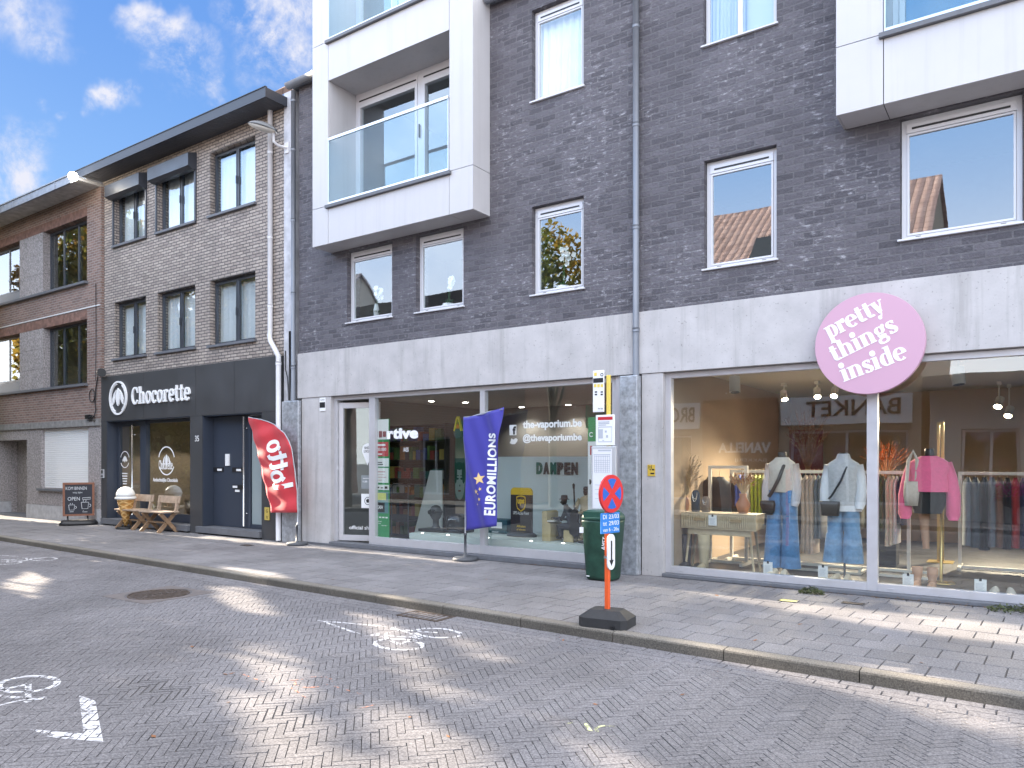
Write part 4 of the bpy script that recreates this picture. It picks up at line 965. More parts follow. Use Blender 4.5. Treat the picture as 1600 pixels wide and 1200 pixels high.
m = M(); m.tube([q + Vector((.02, .02, 0)), q + Vector((.06, .10, .02)), q + Vector((.08, .24, .0))], .02, 8); m.obj('arm', ZINC, t)  # arm added only to carry the glint ball

# ================================================================== BROWN BRICK HOUSE AT THE STREET END
LX0, LX1, LY = -30.0, -18.03, -.08
LH = thing('brown_house', 'brown brick house with grey speckled panels and closed white shutter', 'house', (LX0, 0, 0))
gy = LY
m = M(); wall_mesh(m, LX0, LX1, 2.49, 7.975, gy, .3, [(LX0 + 1.0, -18.68, 5.82, 7.40), (LX0 + 1.0, -18.68, 3.36, 4.92)]); m.obj('wall', BROWN_BRICK, LH)
for z0, z1 in ((7.403, 7.62), (4.923, 5.14)):
    m = M(); k = LX0 + 1.0
    while k < -18.70: m.box(k, k + .052, gy - .006, gy + .02, z0, z1); k += .068
    m.obj('soldier_course', mat('soldier_brick', (.20, .115, .09), .9, vary=.45, vscale=9), LH)
m = M(); m.box(LX0, -18.05, gy - .018, gy - .001, 5.17, 5.20); m.obj('mortar_line', mat('lime', (.6, .6, .6), .9), LH)
for z0, z1 in ((5.82, 7.40), (3.36, 4.92)):
    m = M(); m.box(-27.2, -26.3, gy - .01, .2, z0 + .004, z1 - .004); m.obj('stone_panel', GRANITO, LH); m = M()
    for a, b in ((-22.27, -20.93),):
        m.box(a, b, gy - .01, .2, z0 + .004, z0 + (z1 - z0) / 3 - .003); m.box(a, b, gy - .01, .2, z0 + (z1 - z0) / 3 + .003, z0 + 2 * (z1 - z0) / 3 - .003); m.box(a, b, gy - .01, .2, z0 + 2 * (z1 - z0) / 3 + .003, z1 - .004)
    m.obj('stone_panel', GRANITO, LH)
    window(LH, -20.925, -18.685, z0 + .004, z1 - .004, .08, ANTH, (-20.18, -19.42), .06, sash=False)
    window(LH, -26.295, -22.275, z0 + .30, z1 - .004, .08, ANTH, (-24.9, -23.3), .06, sash=False)
    m = M(); m.box(-26.295, -22.275, .07, .16, z0 + .004, z0 + .296); m.obj('spandrel', mat('spandrel_grey', (.16, .17, .19), .5), LH)
    m = M(); m.box(LX0 + .9, -18.62, gy - .09, .07, z0 - .055, z0 + .003); m.obj('sill', STONE, LH)
m = M(); m.box(LX0, LX1 - .02, gy - .62, .3, 7.978, 8.05); m.obj('eave_slab', CONC_OLD, LH)
m = M(); m.box(LX0, LX1 + .0, gy - .68, gy - .625, 7.86, 8.03); m.box(LX0, LX1, gy - .70, gy - .66, 8.032, 8.06)
for k in range(5): m.box(-28 + k * 2.3, -27.97 + k * 2.3, gy - .688, gy - .681, 7.86, 8.03)
m.obj('gutter', mat('old_zinc', (.26, .28, .32), .5, .4, vary=.25), LH)
m = M(); m.box(LX0, LX1, .31, 9, 7.95, 8.07); m.box(LX0, LX1, 8.8, 9, 0, 8); m.obj('roof', ZINC, LH)
m = M()
for z0, z1 in ((2.9, 5.3), (5.4, 7.9)):
    m.add([(LX0 + .1, .305, z0), (LX1 - .1, .305, z0), (LX1 - .1, 2.6, z0), (LX0 + .1, 2.6, z0), (LX0 + .1, .305, z1), (LX1 - .1, .305, z1), (LX1 - .1, 2.6, z1), (LX0 + .1, 2.6, z1)], [(0, 1, 2, 3), (7, 6, 5, 4), (2, 6, 7, 3), (1, 5, 6, 2), (0, 3, 7, 4)])
m.obj('room', ROOM, LH)
# ground floor in granite render
m = M(); wall_mesh(m, LX0, LX1, .36, 2.33, gy, .3, [(-21.05, -18.62, .79, 2.30), (-23.75, -21.87, .36, 2.06)]); m.obj('ground_floor', GRANITO, LH)
m = M(); m.box(LX0, -23.76, gy - .02, .3, 0, .357); m.box(-21.86, LX1, gy - .02, .3, 0, .357); m.obj('plinth', mat('plinth_render', (.40, .40, .41), .9, vary=.2), LH)
m = M(); m.box(LX0, LX1, gy - .05, .3, 2.333, 2.487); m.obj('ledge', mat('ledge_concrete', (.22, .215, .21), .9, vary=.3), LH)
m = M(); z = .80
while z < 2.29: m.prism([(.0, z), (-.012, z + .008), (-.012, z + .044), (0, z + .052)], (-18.63, gy + .09, 0), (0, 1, 0), (0, 0, 1), 2.41); z += .053
m.obj('roller_shutter', mat('white_shutter', (.78, .78, .78), .45), LH)
m = M(); m.box(-21.15, -18.55, gy - .08, gy + .1, .735, .787); m.obj('sill', STONE, LH)
m = M(); m.box(-24.0, -21.8, .45, .50, .05, 2.2); m.box(-24.0, -23.76, .301, .449, .05, 2.2); m.box(-21.86, -21.8, .301, .449, .05, 2.2); m.box(-23.75, -21.87, .301, .449, 2.07, 2.2); m.obj('porch_wall', GRANITO, LH)
m = M(); ring(m, -22.66, -21.90, .08, 2.05, .36, .43, .07); m.box(-22.70, -21.88, .34, .40, 1.02, 1.12); dd = m.obj('door', mat('door_alu', (.40, .39, .38), .4, .4), LH)
m = M(); m.box(-22.59, -21.97, .39, .40, .15, 1.98); m.obj('pane', glass_mat('wired_glass', 1.5, (.35, .36, .36)), dd)
m = M(); m.box(-22.72, -21.95, .315, .34, 1.03, 1.12); m.obj('push_bar', mat('brown_wood_bar', (.05, .03, .025), .5), dd)
m = M(); m.box(-23.75, -21.87, -.06, .44, .0, .05); m.obj('door_step', STONE, LH)
m = M(); x_, z_ = at(12, 722, .74); m.box(-23.1, -22.75, .41, .448, 1.40, 1.66); m.cur = 1; m.box(-23.08, -22.96, .406, .41, 1.55, 1.60); m.box(-23.0, -22.92, .406, .41, 1.47, 1.49)
m.obj('letter_box', [mat('letterbox_grey', (.42, .42, .44), .4), BLACK], LH)
# cable loops and junction box on the brick pier
m = M(); xk = -18.22
m.tube([(xk, gy - .02, 5.7), (xk + .01, gy - .02, 4.4), (xk - .02, gy - .02, 3.4)], .008, 6)
m.tube([(xk - .16 + .13 * cos(radians(t)), gy - .03, 3.05 + .15 * sin(radians(t))) for t in range(0, 361, 24)], .012, 6)
m.tube([(xk + .12, gy - .03, 3.5), (xk + .03, gy - .03, 3.25), (xk - .02, gy - .03, 2.9), (xk + .02, gy - .03, 2.7), (xk - .06, gy - .04, 2.52)], .014, 6)
rr = random.Random(2)
for q in range(4): m.tube([(xk - .35 + rr.uniform(0, .4), gy - .04 - rr.uniform(0, .03), 2.42 + rr.uniform(0, .18)) for _ in range(6)], .009, 6)
m.box(xk - .36, xk - .2, gy - .10, gy - .001, 2.50, 2.60); m.obj('cable', BLACK, LH)
x_, z_ = at(162, 583, -.12)
t = thing('wall_lamp', 'small dark round floodlight at the corner above the dark shop panel', 'wall lamp', (x_, -.09, z_))
m = M(); m.tube([(x_ - .12, -.09, z_ - .02), (x_ - .05, -.16, z_)], .02, 8); m.box(x_ - .15, x_ - .09, -.12, -.082, z_ - .07, z_ + .05); m.obj('arm', BLACK, t)
m = M(); m.tube([(x_ - .09, -.17, z_), (x_ + .02, -.19, z_), (x_ + .06, -.2, z_)], [.07, .09, .10], 14); m.obj('head', BLACK, t)

# ================================================================== THE OTHER SIDE OF THE STREET (seen mirrored in the panes)
OY = -12.6
pav = M(); pav.box(-60, 30, -13.0, -10.3, -.12, .0); o = pav.obj('far_pavement', SLAB); o['kind'] = 'structure'
def opp_house(name, label, x0, x1, ze, zr, wall_m, roof_m, wins, shop=None, depth=9, ridge_x=False):
    t = thing(name, label, 'house', ((x0 + x1) / 2, OY, 0))
    m = M(); y0, y1 = OY - .3, OY
    mh = M(); wall_mesh(mh, -x1, -x0, 0, ze, 0, .3, [(-b, -a, c, d) for a, b, c, d in wins])
    mh.v = [(-x, OY - y, z) for x, y, z in mh.v]
    mh.box(x0, x0 + .2, OY - depth, OY - .31, 0, ze); mh.box(x1 - .2, x1, OY - depth, OY - .31, 0, ze); mh.box(x0, x1, OY - depth - .2, OY - depth, 0, ze)
    if zr > ze + .5 and not ridge_x:
        for xx in (x0, x1 - .2):
            ym = OY - depth / 2; mh.add([(xx, OY, ze), (xx, OY - depth, ze), (xx, ym, zr - .05), (xx + .2, OY, ze), (xx + .2, OY - depth, ze), (xx + .2, ym, zr - .05)], [(0, 1, 2), (5, 4, 3), (0, 3, 4, 1), (1, 4, 5, 2), (2, 5, 3, 0)])
    mh.obj('wall', wall_m, t)
    m = M()
    if zr > ze + .5: gable(m, x0 - .1, x1 + .1, OY - depth - .25, OY + .25, ze - .02, zr)
    else: m.box(x0 - .1, x1 + .1, OY - depth, OY + .75, ze, zr)
    m.obj('roof', roof_m, t)
    for a, b, c, d in wins:
        f = M(); ring(f, a + .01, b - .01, c + .01, d - .01, OY - .2, OY - .13, .06); f.box((a + b) / 2 - .03, (a + b) / 2 + .03, OY - .2, OY - .13, c + .07, d - .07)
        w = f.obj('window', PVC, t); p = M(); p.box(a + .06, b - .06, OY - .18, OY - .17, c + .06, d - .06); p.obj('pane', GLASS, w)
    fl = M(); fl.box(x0 + .2, x1 - .2, OY - 3, OY - 2.9, 0.02, ze - .1); fl.obj('room', DARK, t)
    return t
OTILE = bpy.data.materials.new('orange_roof_tile'); OTILE.use_nodes = True; tile_mat(OTILE, (.85, .60, .52), (.74, .50, .43))
GTILE = bpy.data.materials.new('grey_roof_tile'); GTILE.use_nodes = True; tile_mat(GTILE, (.52, .48, .52), (.42, .39, .42))
RENDER_B = mat('beige_render', (.40, .33, .26), .9, vary=.08); RENDER_W = mat('white_render', (.56, .53, .49), .9, vary=.05)
h1 = opp_house('bakery_house', 'pastry shop house with orange tiled roof and wooden front, across the street', -10.2, -2.3, 6.6, 10.3, RENDER_B, OTILE, [(-9.6, -8.3, 4.2, 5.8), (-6.7, -5.4, 4.2, 5.8), (-4.1, -2.9, 4.2, 5.8), (-9.9, -8.5, .3, 2.3), (-5.6, -2.6, .3, 2.35)])
m = M(); m.box(-9.95, -8.2, OY + .02, OY + .14, 2.5, 3.25); m.box(-5.8, -2.5, OY + .02, OY + .14, 2.5, 3.25); m.obj('sign_board', WHITE, h1)
m = M(); text(m, 'BANKET', (-2.75, OY + .141, 2.72), (-1, 0, 0), (0, 0, 1), w=2.35, h=.42, bold=.01, depth=.02); m.obj('lettering', BLACK, h1); m = M(); text(m, 'BROOD', (-8.35, OY + .141, 2.72), (-1, 0, 0), (0, 0, 1), w=1.5, h=.42, bold=.01, depth=.02); m.obj('lettering', BLACK, h1)
m = M(); m.box(-8.1, -5.9, OY + .01, OY + .06, .1, 3.3); m.obj('wood_cladding', mat('wood_front', (.30, .15, .09), .6, vary=.35, vscale=3), h1)
m = M(); text(m, 'VANELLA', (-6.1, OY + .061, 1.75), (-1, 0, 0), (0, 0, 1), w=1.5, h=.30, bold=.03, depth=.02); m.obj('lettering', WHITE, h1); m = M(); text(m, 'BAKKERIJ', (-6.2, OY + .061, 1.45), (-1, 0, 0), (0, 0, 1), w=.9, h=.13, depth=.02); m.obj('lettering', WHITE, h1)
m = M(); m.prism([(0, 0), (1.3, 1.25), (1.3, 1.30), (0, .05)], (-6.9, OY - 1.2, 8.0), (0, -1, 0), (0, 0, 1), -1.2) if False else m.obox((-6.4, OY - 1.05, 7.95), (.55, 0, 0), (0, -.42, .42), (0, .03, .03)); m.obj('skylight', mat('skylight_glass', (.05, .06, .07), .1), h1)
h2 = opp_house('corner_house', 'white rendered low house across the street beside the pastry shop', -2.1, 7.5, 3.3, 3.6, RENDER_W, ZINC, [(-1.4, -.2, .9, 2.3), (.6, 1.8, .9, 2.3), (3, 4.2, .9, 2.3)])
h3 = opp_house('flat_roof_house', 'modern flat roofed house with broad eaves across the street', -27.0, -14.6, 7.2, 7.65, RED_BRICK, mat('dark_fascia', (.18, .16, .15), .6), [(-26, -23.5, 4.2, 5.8), (-22.5, -20, 4.2, 5.8), (-19, -16.5, 4.2, 5.8), (-25.8, -23.8, .2, 2.4), (-22.6, -20.6, .2, 2.4), (-19.5, -18.0, .2, 2.4)])
m = M(); m.box(-27, -14.6, OY + .005, OY + .05, .05, 3.6); m.obj('shop_front', RENDER_B, h3) if False else None
m = M(); m.box(-27.1, -14.5, OY + .45, OY + .76, 7.1, 7.195); m.obj('eave_board', mat('pale_wood', (.52, .42, .33), .7), h3)
m = M(); m.box(-17.7, -15.0, OY + .02, OY + .06, .1, 3.0); m.obj('shop_panel', mat('green_panel', (.03, .25, .15), .5), h3)
h4 = opp_house('gabled_house', 'house with steep grey tiled roof across the street', -40.0, -27.4, 5.6, 10.8, RENDER_W, GTILE, [(-38.8, -37.4, .9, 2.4), (-35.6, -34.2, .9, 2.4), (-31.5, -29.6, .3, 2.4), (-38.6, -37.4, 3.5, 5.0), (-35.2, -34, 3.5, 5.0), (-31, -29.8, 3.5, 5.0)])
m = M(); m.prism([(0, 2.9), (1.5, 2.45), (1.5, 2.50), (0, 2.95)], (-29.3, OY, 0), (0, 1, 0), (0, 0, 1), 7.5); m.obj('awning', mat('awning_cloth', (.60, .53, .42), .9), h4)

# parked van
def van():
    x, y = -33.2, -9.55
    t = thing('parked_van', 'white delivery van parked across the street before the grey roofed house', 'van', (x, y, ROAD_Z))
    prof = [(-2.1, .35), (2.05, .35), (2.12, .8), (1.95, 1.02), (1.25, 1.15), (.72, 1.75), (.4, 1.86), (-1.95, 1.88), (-2.1, 1.75)]
    m = M(); m.prism(prof, (x, y - .85, ROAD_Z), (1, 0, 0), (0, 0, 1), -1.7); b = m.obj('body', mat('white_car_paint', (.78, .78, .78), .25, coat=.5), t, bevel=.07)
    m = M()
    for sx in (-.855, .848): m.prism([(.15, 1.15), (1.1, 1.15), (.68, 1.66), (.15, 1.7)], (x, y + sx, ROAD_Z), (1, 0, 0), (0, 0, 1), -.007)
    m.obox((x + .99, y, ROAD_Z + 1.45), (.24, 0, -.27), (0, .74, 0), (.012, 0, .011)); m.obj('window', mat('dark_car_glass', (.02, .02, .025), .08), t)
    for wx in (-1.35, 1.3):
        for wy in (-.86, .70):
            m = M(); m.tube([(x + wx, y + wy, ROAD_Z + .32), (x + wx, y + wy + .16, ROAD_Z + .32)], .31, 24); w = m.obj('wheel', BLACK, t)
            m = M(); m.tube([(x + wx, y + wy - .01, ROAD_Z + .32), (x + wx, y + wy + .17, ROAD_Z + .32)], .19, 20); m.obj('rim', ALU, w)
    m = M(); m.box(x + 2.1, x + 2.14, y - .75, y - .5, ROAD_Z + .72, ROAD_Z + .9); m.obj('headlight', ALU, t); m = M(); m.box(x + 2.1, x + 2.14, y + .5, y + .75, ROAD_Z + .72, ROAD_Z + .9); m.obj('headlight', ALU, t)
van()

# ------------------------------------------------------------------ trees
LEAF = []
for nm, c in (('leaf_green', (.085, .11, .03)), ('leaf_olive', (.19, .17, .05)), ('leaf_autumn', (.32, .22, .06))):
    lm = mat(nm, c, .6, vary=.25, vscale=2); LEAF.append(lm); tl = lm.node_tree; bsd = tl.nodes['Principled BSDF']; trl = N(tl, 'ShaderNodeBsdfTranslucent'); trl.inputs[0].default_value = (c[0] * 2.4, c[1] * 2.3, c[2] * 1.6, 1); mxs = N(tl, 'ShaderNodeMixShader'); mxs.inputs[0].default_value = .45
    tl.links.new(bsd.outputs[0], mxs.inputs[1]); tl.links.new(trl.outputs[0], mxs.inputs[2]); tl.links.new(mxs.outputs[0], tl.nodes['Material Output'].inputs[0])
BARK = mat('bark', (.12, .10, .08), .9, vary=.3, vscale=10, bump=.4)
def tree(label, x, y, h, rx, ry, z0, n, seed, leaf=.13, open_fn=None, group=None, trunk=.16, pw=2.6):
    t = thing('street_tree', label, 'tree', (x, y, 0), group); r = random.Random(seed)
    m = M(); m.tube([(x, y, -.02), (x + .03, y, h * .22), (x, y + .05, h * .5), (x + .05, y, h * .8)], [trunk, trunk * .8, trunk * .55, trunk * .15], 10)
    for k in range(9):
        a = r.uniform(0, 2 * pi); zb = h * r.uniform(.25, .6); l = r.uniform(.5, .95)
        m.tube([(x, y, zb), (x + cos(a) * rx * l * .5, y + sin(a) * ry * l * .5, zb + (h - zb) * .3), (x + cos(a) * rx * l * .9, y + sin(a) * ry * l * .9, zb + (h - zb) * .55)], [trunk * .35, trunk * .2, trunk * .05], 6)
    m.obj('trunk', BARK, t)
    m = M(); zc, rz = (z0 + h) / 2, (h - z0) / 2; clumps = [(r.uniform(-1, 1), r.uniform(-1, 1), r.uniform(-1, 1), r.choice((0, 0, 1, 1, 2))) for _ in range(60)]
    c = 0
    while c < n:
        u, v, w = r.uniform(-1, 1), r.uniform(-1, 1), r.uniform(-1, 1)
        q = (abs(u) ** pw + abs(v) ** pw + abs(w) ** pw)
        if q > 1 * (.75 + .45 * mnoise.noise(Vector((u * 2.2 + seed, v * 2.2, w * 2.2)))): continue
        P = Vector((x + u * rx, y + v * ry, zc + w * rz)); c += 1
        if open_fn and open_fn(P): continue
        k = min(clumps, key=lambda e: (e[0] - u) ** 2 + (e[1] - v) ** 2 + (e[2] - w) ** 2)[3]
        a = Vector((r.gauss(0, 1), r.gauss(0, 1), r.gauss(0, 1))).normalized(); b = a.cross(Vector((r.gauss(0, 1), r.gauss(0, 1), r.gauss(0, 1)))).normalized(); s = leaf * r.uniform(.6, 1.3)
        m.cur = k; m.add([P - a * s, P + b * s * .5, P + a * s, P - b * s * .5], [(0, 1, 2, 3)])
    m.obj('crown', LEAF, t)
tree('leafy street tree on the far pavement between pastry shop and flat roofed house', -12.6, -11.2, 9.3, 1.7, 1.3, 3.6, 3600, 4, .12)
# unseen trees added to block the low sun, gaps cut to shape its patches
PATCH = [[(375, 1000), (440, 1006), (475, 1045), (492, 1105), (440, 1095), (400, 1060)], [(340, 1070), (400, 1085), (480, 1120), (560, 1200), (560, 1260), (400, 1260), (380, 1130)],
         [(325, 915), (390, 918), (440, 962), (390, 960), (335, 938)], [(0, 915), (45, 890), (62, 898), (15, 928)], [(24, 928), (62, 900), (84, 904), (52, 936)],
         [(545, 955), (610, 965), (700, 1075), (730, 1100), (650, 1085), (600, 1010)], [(560, 1105), (640, 1100), (745, 1160), (800, 1230), (620, 1240), (590, 1160)], [(690, 985), (745, 1003), (800, 1035), (740, 1035)],
         [(1100, 1022), (1270, 1056), (1620, 1120), (1620, 1175), (1420, 1110), (1230, 1062)], [(860, 1120), (880, 1120), (1010, 1210), (960, 1210)]]
PATCH0 = [[(1005, 898), (1150, 912), (1300, 932), (1620, 975), (1620, 1012), (1400, 985), (1250, 957), (1090, 928)], [(1360, 1034), (1480, 1050), (1540, 1080), (1420, 1062)], [(335, 886), (420, 890), (455, 904), (400, 902)], [(590, 928), (640, 932), (650, 945), (600, 940)]]
TX = -24.0
def to_plane(p, z):
    k = (TX - p[0]) / TO_SUN.x; return (p[1] + TO_SUN.y * k, z + TO_SUN.z * k)
APER = [[to_plane(gr(*q, ROAD_Z), ROAD_Z) for q in pl] for pl in PATCH] + [[to_plane(gr(*q), 0.) for q in pl] for pl in PATCH0]
def inside(p, pl):
    c = False; j = len(pl) - 1
    for i in range(len(pl)):
        if (pl[i][1] > p[1]) != (pl[j][1] > p[1]) and p[0] < (pl[j][0] - pl[i][0]) * (p[1] - pl[i][1]) / (pl[j][1] - pl[i][1]) + pl[i][0]: c = not c
        j = i
    return c
BB = [(min(q[0] for q in a), max(q[0] for q in a), min(q[1] for q in a), max(q[1] for q in a)) for a in APER]
def opening(P):
    k = (TX - P.x) / TO_SUN.x; p = (P.y + TO_SUN.y * k, P.z + TO_SUN.z * k)
    for b, pl in zip(BB, APER):
        if b[0] - .05 < p[0] < b[1] + .05 and b[2] - .05 < p[1] < b[3] + .05:
            for d in ((0, 0), (.04, 0), (-.04, 0), (0, .04), (0, -.04)):
                if inside((p[0] + d[0], p[1] + d[1]), pl): return True
    return False
for k, (y, lb) in enumerate(((-2.55, 'unseen tree added to shade the road in front of the brown house'), (-5.2, 'unseen tree added to shade the middle of the road'), (-8.5, 'unseen tree added to shade the road by the far pavement'))):
    tree(lb, TX, y, 9.5, 1.3, 2.15, -.15, 24000, 11 + k, .12, opening, 'unseen trees added to shade the road', .14, 5.0)

def flower_tub():
    x, y, z = -.28, OY + .25, .62
    t = thing('flower_basket', 'dark basket of magenta flowers on the far pavement, mirrored in the fashion window', 'flower basket', (x, y, 0)); r = random.Random(8)
    m = M(); m.loft([((x, y, 0), .05, .05), ((x, y, z - .25), .05, .05), ((x, y, z - .2), .2, .2), ((x, y, z), .33, .33)], 22); m.obj('basket', BLACK, t); m = M()
    for _ in range(900):
        a = r.uniform(0, 2 * pi); d = .42 * sqrt(r.random()); P = Vector((x + d * cos(a), y + d * sin(a) * .6, z + r.uniform(-.12, .42) * (1.1 - d))); u = Vector((r.gauss(0, 1), r.gauss(0, 1), r.gauss(0, 1))).normalized(); v = u.cross(Vector((r.gauss(0, 1), r.gauss(0, 1), r.gauss(0, 1)))).normalized(); q = .035
        m.cur = 0 if r.random() < .65 else 1; m.add([P - u * q, P + v * q * .6, P + u * q, P - v * q * .6], [(0, 1, 2, 3)])
    m.obj('blossom', [mat('magenta_blossom', (.55, .03, .25), .7), LEAF[0]], t)
flower_tub()
# ================================================================== STREET THINGS
def mpp(px, y=0.0):
    u = (px - 800) / F_PX; return (CAM_D + y) / (u * _s + _c) / F_PX
WOOD = mat('weathered_wood', (.30, .19, .11), .75, vary=.3, vscale=9, bump=.2)
WOOD_P = mat('pale_wood_plank', (.40, .30, .22), .75, vary=.25, vscale=9, bump=.2)
def bench():
    x, y = -16.24, -.27
    t = thing('wooden_bench', 'short wooden bench with crossed legs beside the ice cream cone', 'bench', (x, y, 0), 'wooden benches at the shop window')
    w, d = .86, .40; zs = .41
    m = M()
    for k in range(3): m.box(x - w / 2, x + w / 2, y - d / 2 + k * .137, y - d / 2 + k * .137 + .128, zs, zs + .03)
    m.obj('seat', WOOD_P, t, bevel=.004)
    m = M(); m.obox((x, y + d / 2 + .03, .675), (w / 2 - .02, 0, 0), (0, .014, 0), (0, .012, .075)); m.obj('backrest', WOOD_P, t, bevel=.004)
    for sx in (-1, 1):
        xx = x + sx * (w / 2 - .10); m = M()
        m.bar((xx - .018, y - d / 2 + .0, 0), (xx - .018, y + d / 2 - .02, zs - .002), .036, .075); m.bar((xx + .018, y + d / 2 + .0, 0), (xx + .018, y - d / 2 + .02, zs - .002), .036, .075)
        m.obj('leg', WOOD, t)
        m = M(); m.bar((xx, y + d / 2 - .03, zs - .04), (xx, y + d / 2 + .045, .74), .05, .06); m.obj('back_post', WOOD_P, t)
    m = M(); m.box(x - w / 2 + .05, x + w / 2 - .05, y - .05, y + .05, .19, .215); m.obj('stretcher', WOOD, t)
    return t
b1 = bench(); copy_tree(b1, (-15.16, -.31, 0), 'short wooden bench with crossed legs nearer the dark house door')

def ice_cream():
    px = 196.5; y = -.36; k = mpp(px, y); x = X(px, y); z = lambda py: at(px, py, y)[1]
    t = thing('ice_cream_cone', 'giant ice cream cone figure with white scoop and waffle cone by the benches', 'display figure', (x, y, 0))
    zt, zc, zb = z(760), z(781), .06; R = 12.5 * k
    WAF = bpy.data.materials.new('waffle'); WAF.use_nodes = True; tn = WAF.node_tree; b = tn.nodes['Principled BSDF']
    tc = N(tn, 'ShaderNodeTexCoord'); sp = N(tn, 'ShaderNodeSeparateXYZ'); tn.links.new(tc.outputs['Object'], sp.inputs[0])
    ang = math_n(tn, 'ARCTAN2', sp.outputs[1], sp.outputs[0])
    def lines(sg):
        v = math_n(tn, 'ADD', math_n(tn, 'MULTIPLY', ang, 1.9), math_n(tn, 'MULTIPLY', sp.outputs[2], 26.0 * sg)); return math_n(tn, 'POWER', math_n(tn, 'ABSOLUTE', math_n(tn, 'SINE', v)), 6.0)
    f = math_n(tn, 'MAXIMUM', lines(1), lines(-1), clamp=True)
    tn.links.new(mixc(tn, f, (.50, .24, .06), (.78, .50, .20)), b.inputs['Base Color']); bp = N(tn, 'ShaderNodeBump', inp={'Strength': .6, 'Distance': .02}); tn.links.new(f, bp.inputs['Height']); tn.links.new(bp.outputs[0], b.inputs['Normal'])
    m = M(); m.loft([((x, y, zb), .035, .035), ((x, y, zb + (zc - zb) * .5), R * .58, R * .58), ((x, y, zc), R, R), ((x, y, zc + .01), R * 1.03, R * 1.03)], 28); m.obj('cone', WAF, t)
    H = zt - zc; rings = [((x, y, zc + .012), R * 1.05, R * 1.05), ((x, y, zc + H * .08), R * 1.22, R * 1.22), ((x, y, zc + H * .22), R * 1.20, R * 1.20), ((x, y, zc + H * .27), R * 1.08, R * 1.08)]
    for a in range(0, 91, 15): rings.append(((x, y, zc + H * .27 + H * .73 * sin(radians(a))), max(.004, R * 1.1 * cos(radians(a))), max(.004, R * 1.1 * cos(radians(a)))))
    m = M(); m.loft(rings, 28); m.obj('scoop', mat('white_ice', (.82, .82, .80), .45), t)
    m = M(); m.loft([((x, y, .0), .19, .19), ((x, y, .03), .19, .19), ((x, y, .05), .16, .16)], 24); m.obj('base', BLACK, t)
ice_cream()

def board():
    """pavement chalk board, turned to face along the street"""
    gx, gy_ = gr(123, 820); k = mpp(123, gy_); w, h = 43 * k, 52 * k; z0 = 14 * k; z1 = z0 + h
    t = thing('chalk_board', 'wood framed chalk board on a black rolling base before the white shutter', 'chalkboard', (gx, gy_, 0), rz=radians(62)); OFF[t.name] = Vector((0, 0, 0))
    x0, x1, xm, y = -w / 2, w / 2, 0, 0
    m = M(); ring(m, x0, x1, z0, z1, y - .02, y + .02, .045); m.obj('frame', mat('red_wood', (.22, .09, .05), .5, vary=.2), t)
    m = M(); m.box(x0 + .045, x1 - .045, y - .008, y + .008, z0 + .045, z1 - .045); m.obj('panel', mat('slate', (.016, .018, .028), .5), t)
    CH_ = mat('chalk', (.62, .64, .66), .9); m = M(); yy = y - .0085
    text(m, 'KOM BINNEN', (x0 + .06, yy, z1 - .17), w=w * .66, h=.075, depth=.002); m.obj('chalk_writing', CH_, t); m = M(); text(m, 'WIJ ZIJN', (x0 + .2, yy, z1 - .26), w=w * .30, h=.04, depth=.002); m.obj('chalk_writing', CH_, t); m = M(); text(m, 'OPEN', (x0 + .10, yy, z1 - .42), w=w * .38, h=.085, depth=.002); m.obj('chalk_writing', CH_, t); m = M()
    def outl(pts):
        for q in stripq(pts, .010): m.prism([q[0], q[1], q[2], q[3]], (0, yy - .002, 0), (1, 0, 0), (0, 0, 1), .002)
    outl([(x0 + .40, z1 - .36), (x1 - .08, z1 - .35), (x1 - .08, z1 - .39), (x0 + .40, z1 - .40), (x0 + .40, z1 - .36)])
    def cup(cx, cz, s): outl([(cx - s, cz + s), (cx - s * .8, cz - s), (cx + s * .8, cz - s), (cx + s, cz + s), (cx - s, cz + s)]); outl(arcp(cx + s * 1.15, cz, s * .45, -90, 90, 8)); outl([(cx - s * .5, cz + s * 1.2), (cx - s * .4, cz + s * 1.7)]); outl([(cx + s * .2, cz + s * 1.2), (cx + s * .3, cz + s * 1.7)])
    cup(x0 + .18, z0 + .20, .06); cup(x0 + .45, z0 + .24, .075); outl([(x0 + .42, z0 + .13), (x0 + .40, z0 + .09), (x0 + .50, z0 + .09)]); outl([(x0 + .14, z0 + .10), (x0 + .22, z0 + .10)])
    m.obj('chalk_drawing', CH_, t)
    for xx in (x0 + .12, x1 - .12): m = M(); m.tube([(xx - .02, y, .10), (xx - .02, y, z0 + .005)], .018, 10); m.obj('spring_post', BLACK, t)
    m = M(); m.loft([((xm, y, .0), .40, .24), ((xm, y, .06), .40, .24), ((xm, y, .115), .34, .16)], 28, pw=3.5); m.obj('base', BLACK, t)
board()

# feather flags
POLE = mat('flag_pole_grey', (.45, .46, .48), .35, .5)
def flag_base(t, x, y, r, zp):
    m = M(); m.loft([((x, y, 0), r, r), ((x, y, .035), r, r), ((x, y, .05), r * .93, r * .93), ((x, y, .051), r * .2, r * .2), ((x, y, .075), r * .16, r * .16)], 32); m.obj('base', mat('grey_rubber', (.085, .09, .10), .6), t)
    m = M(); m.cyl((x, y, .075), (x, y, zp * .62), .020, 12); m.cyl((x, y, zp * .62), (x, y, zp * .66), .025, 12); m.obj('socket', mat('socket_grey', (.07, .075, .085), .5), t)
def lerp(a, b, t): return (a[0] + (b[0] - a[0]) * t, a[1] + (b[1] - a[1]) * t)
def along(pts, t):
    L_ = [math.dist(a, b) for a, b in zip(pts, pts[1:])]; s = t * sum(L_)
    for a, b, l in zip(pts, pts[1:], L_):
        if s <= l: return lerp(a, b, s / l)
        s -= l
    return pts[-1]
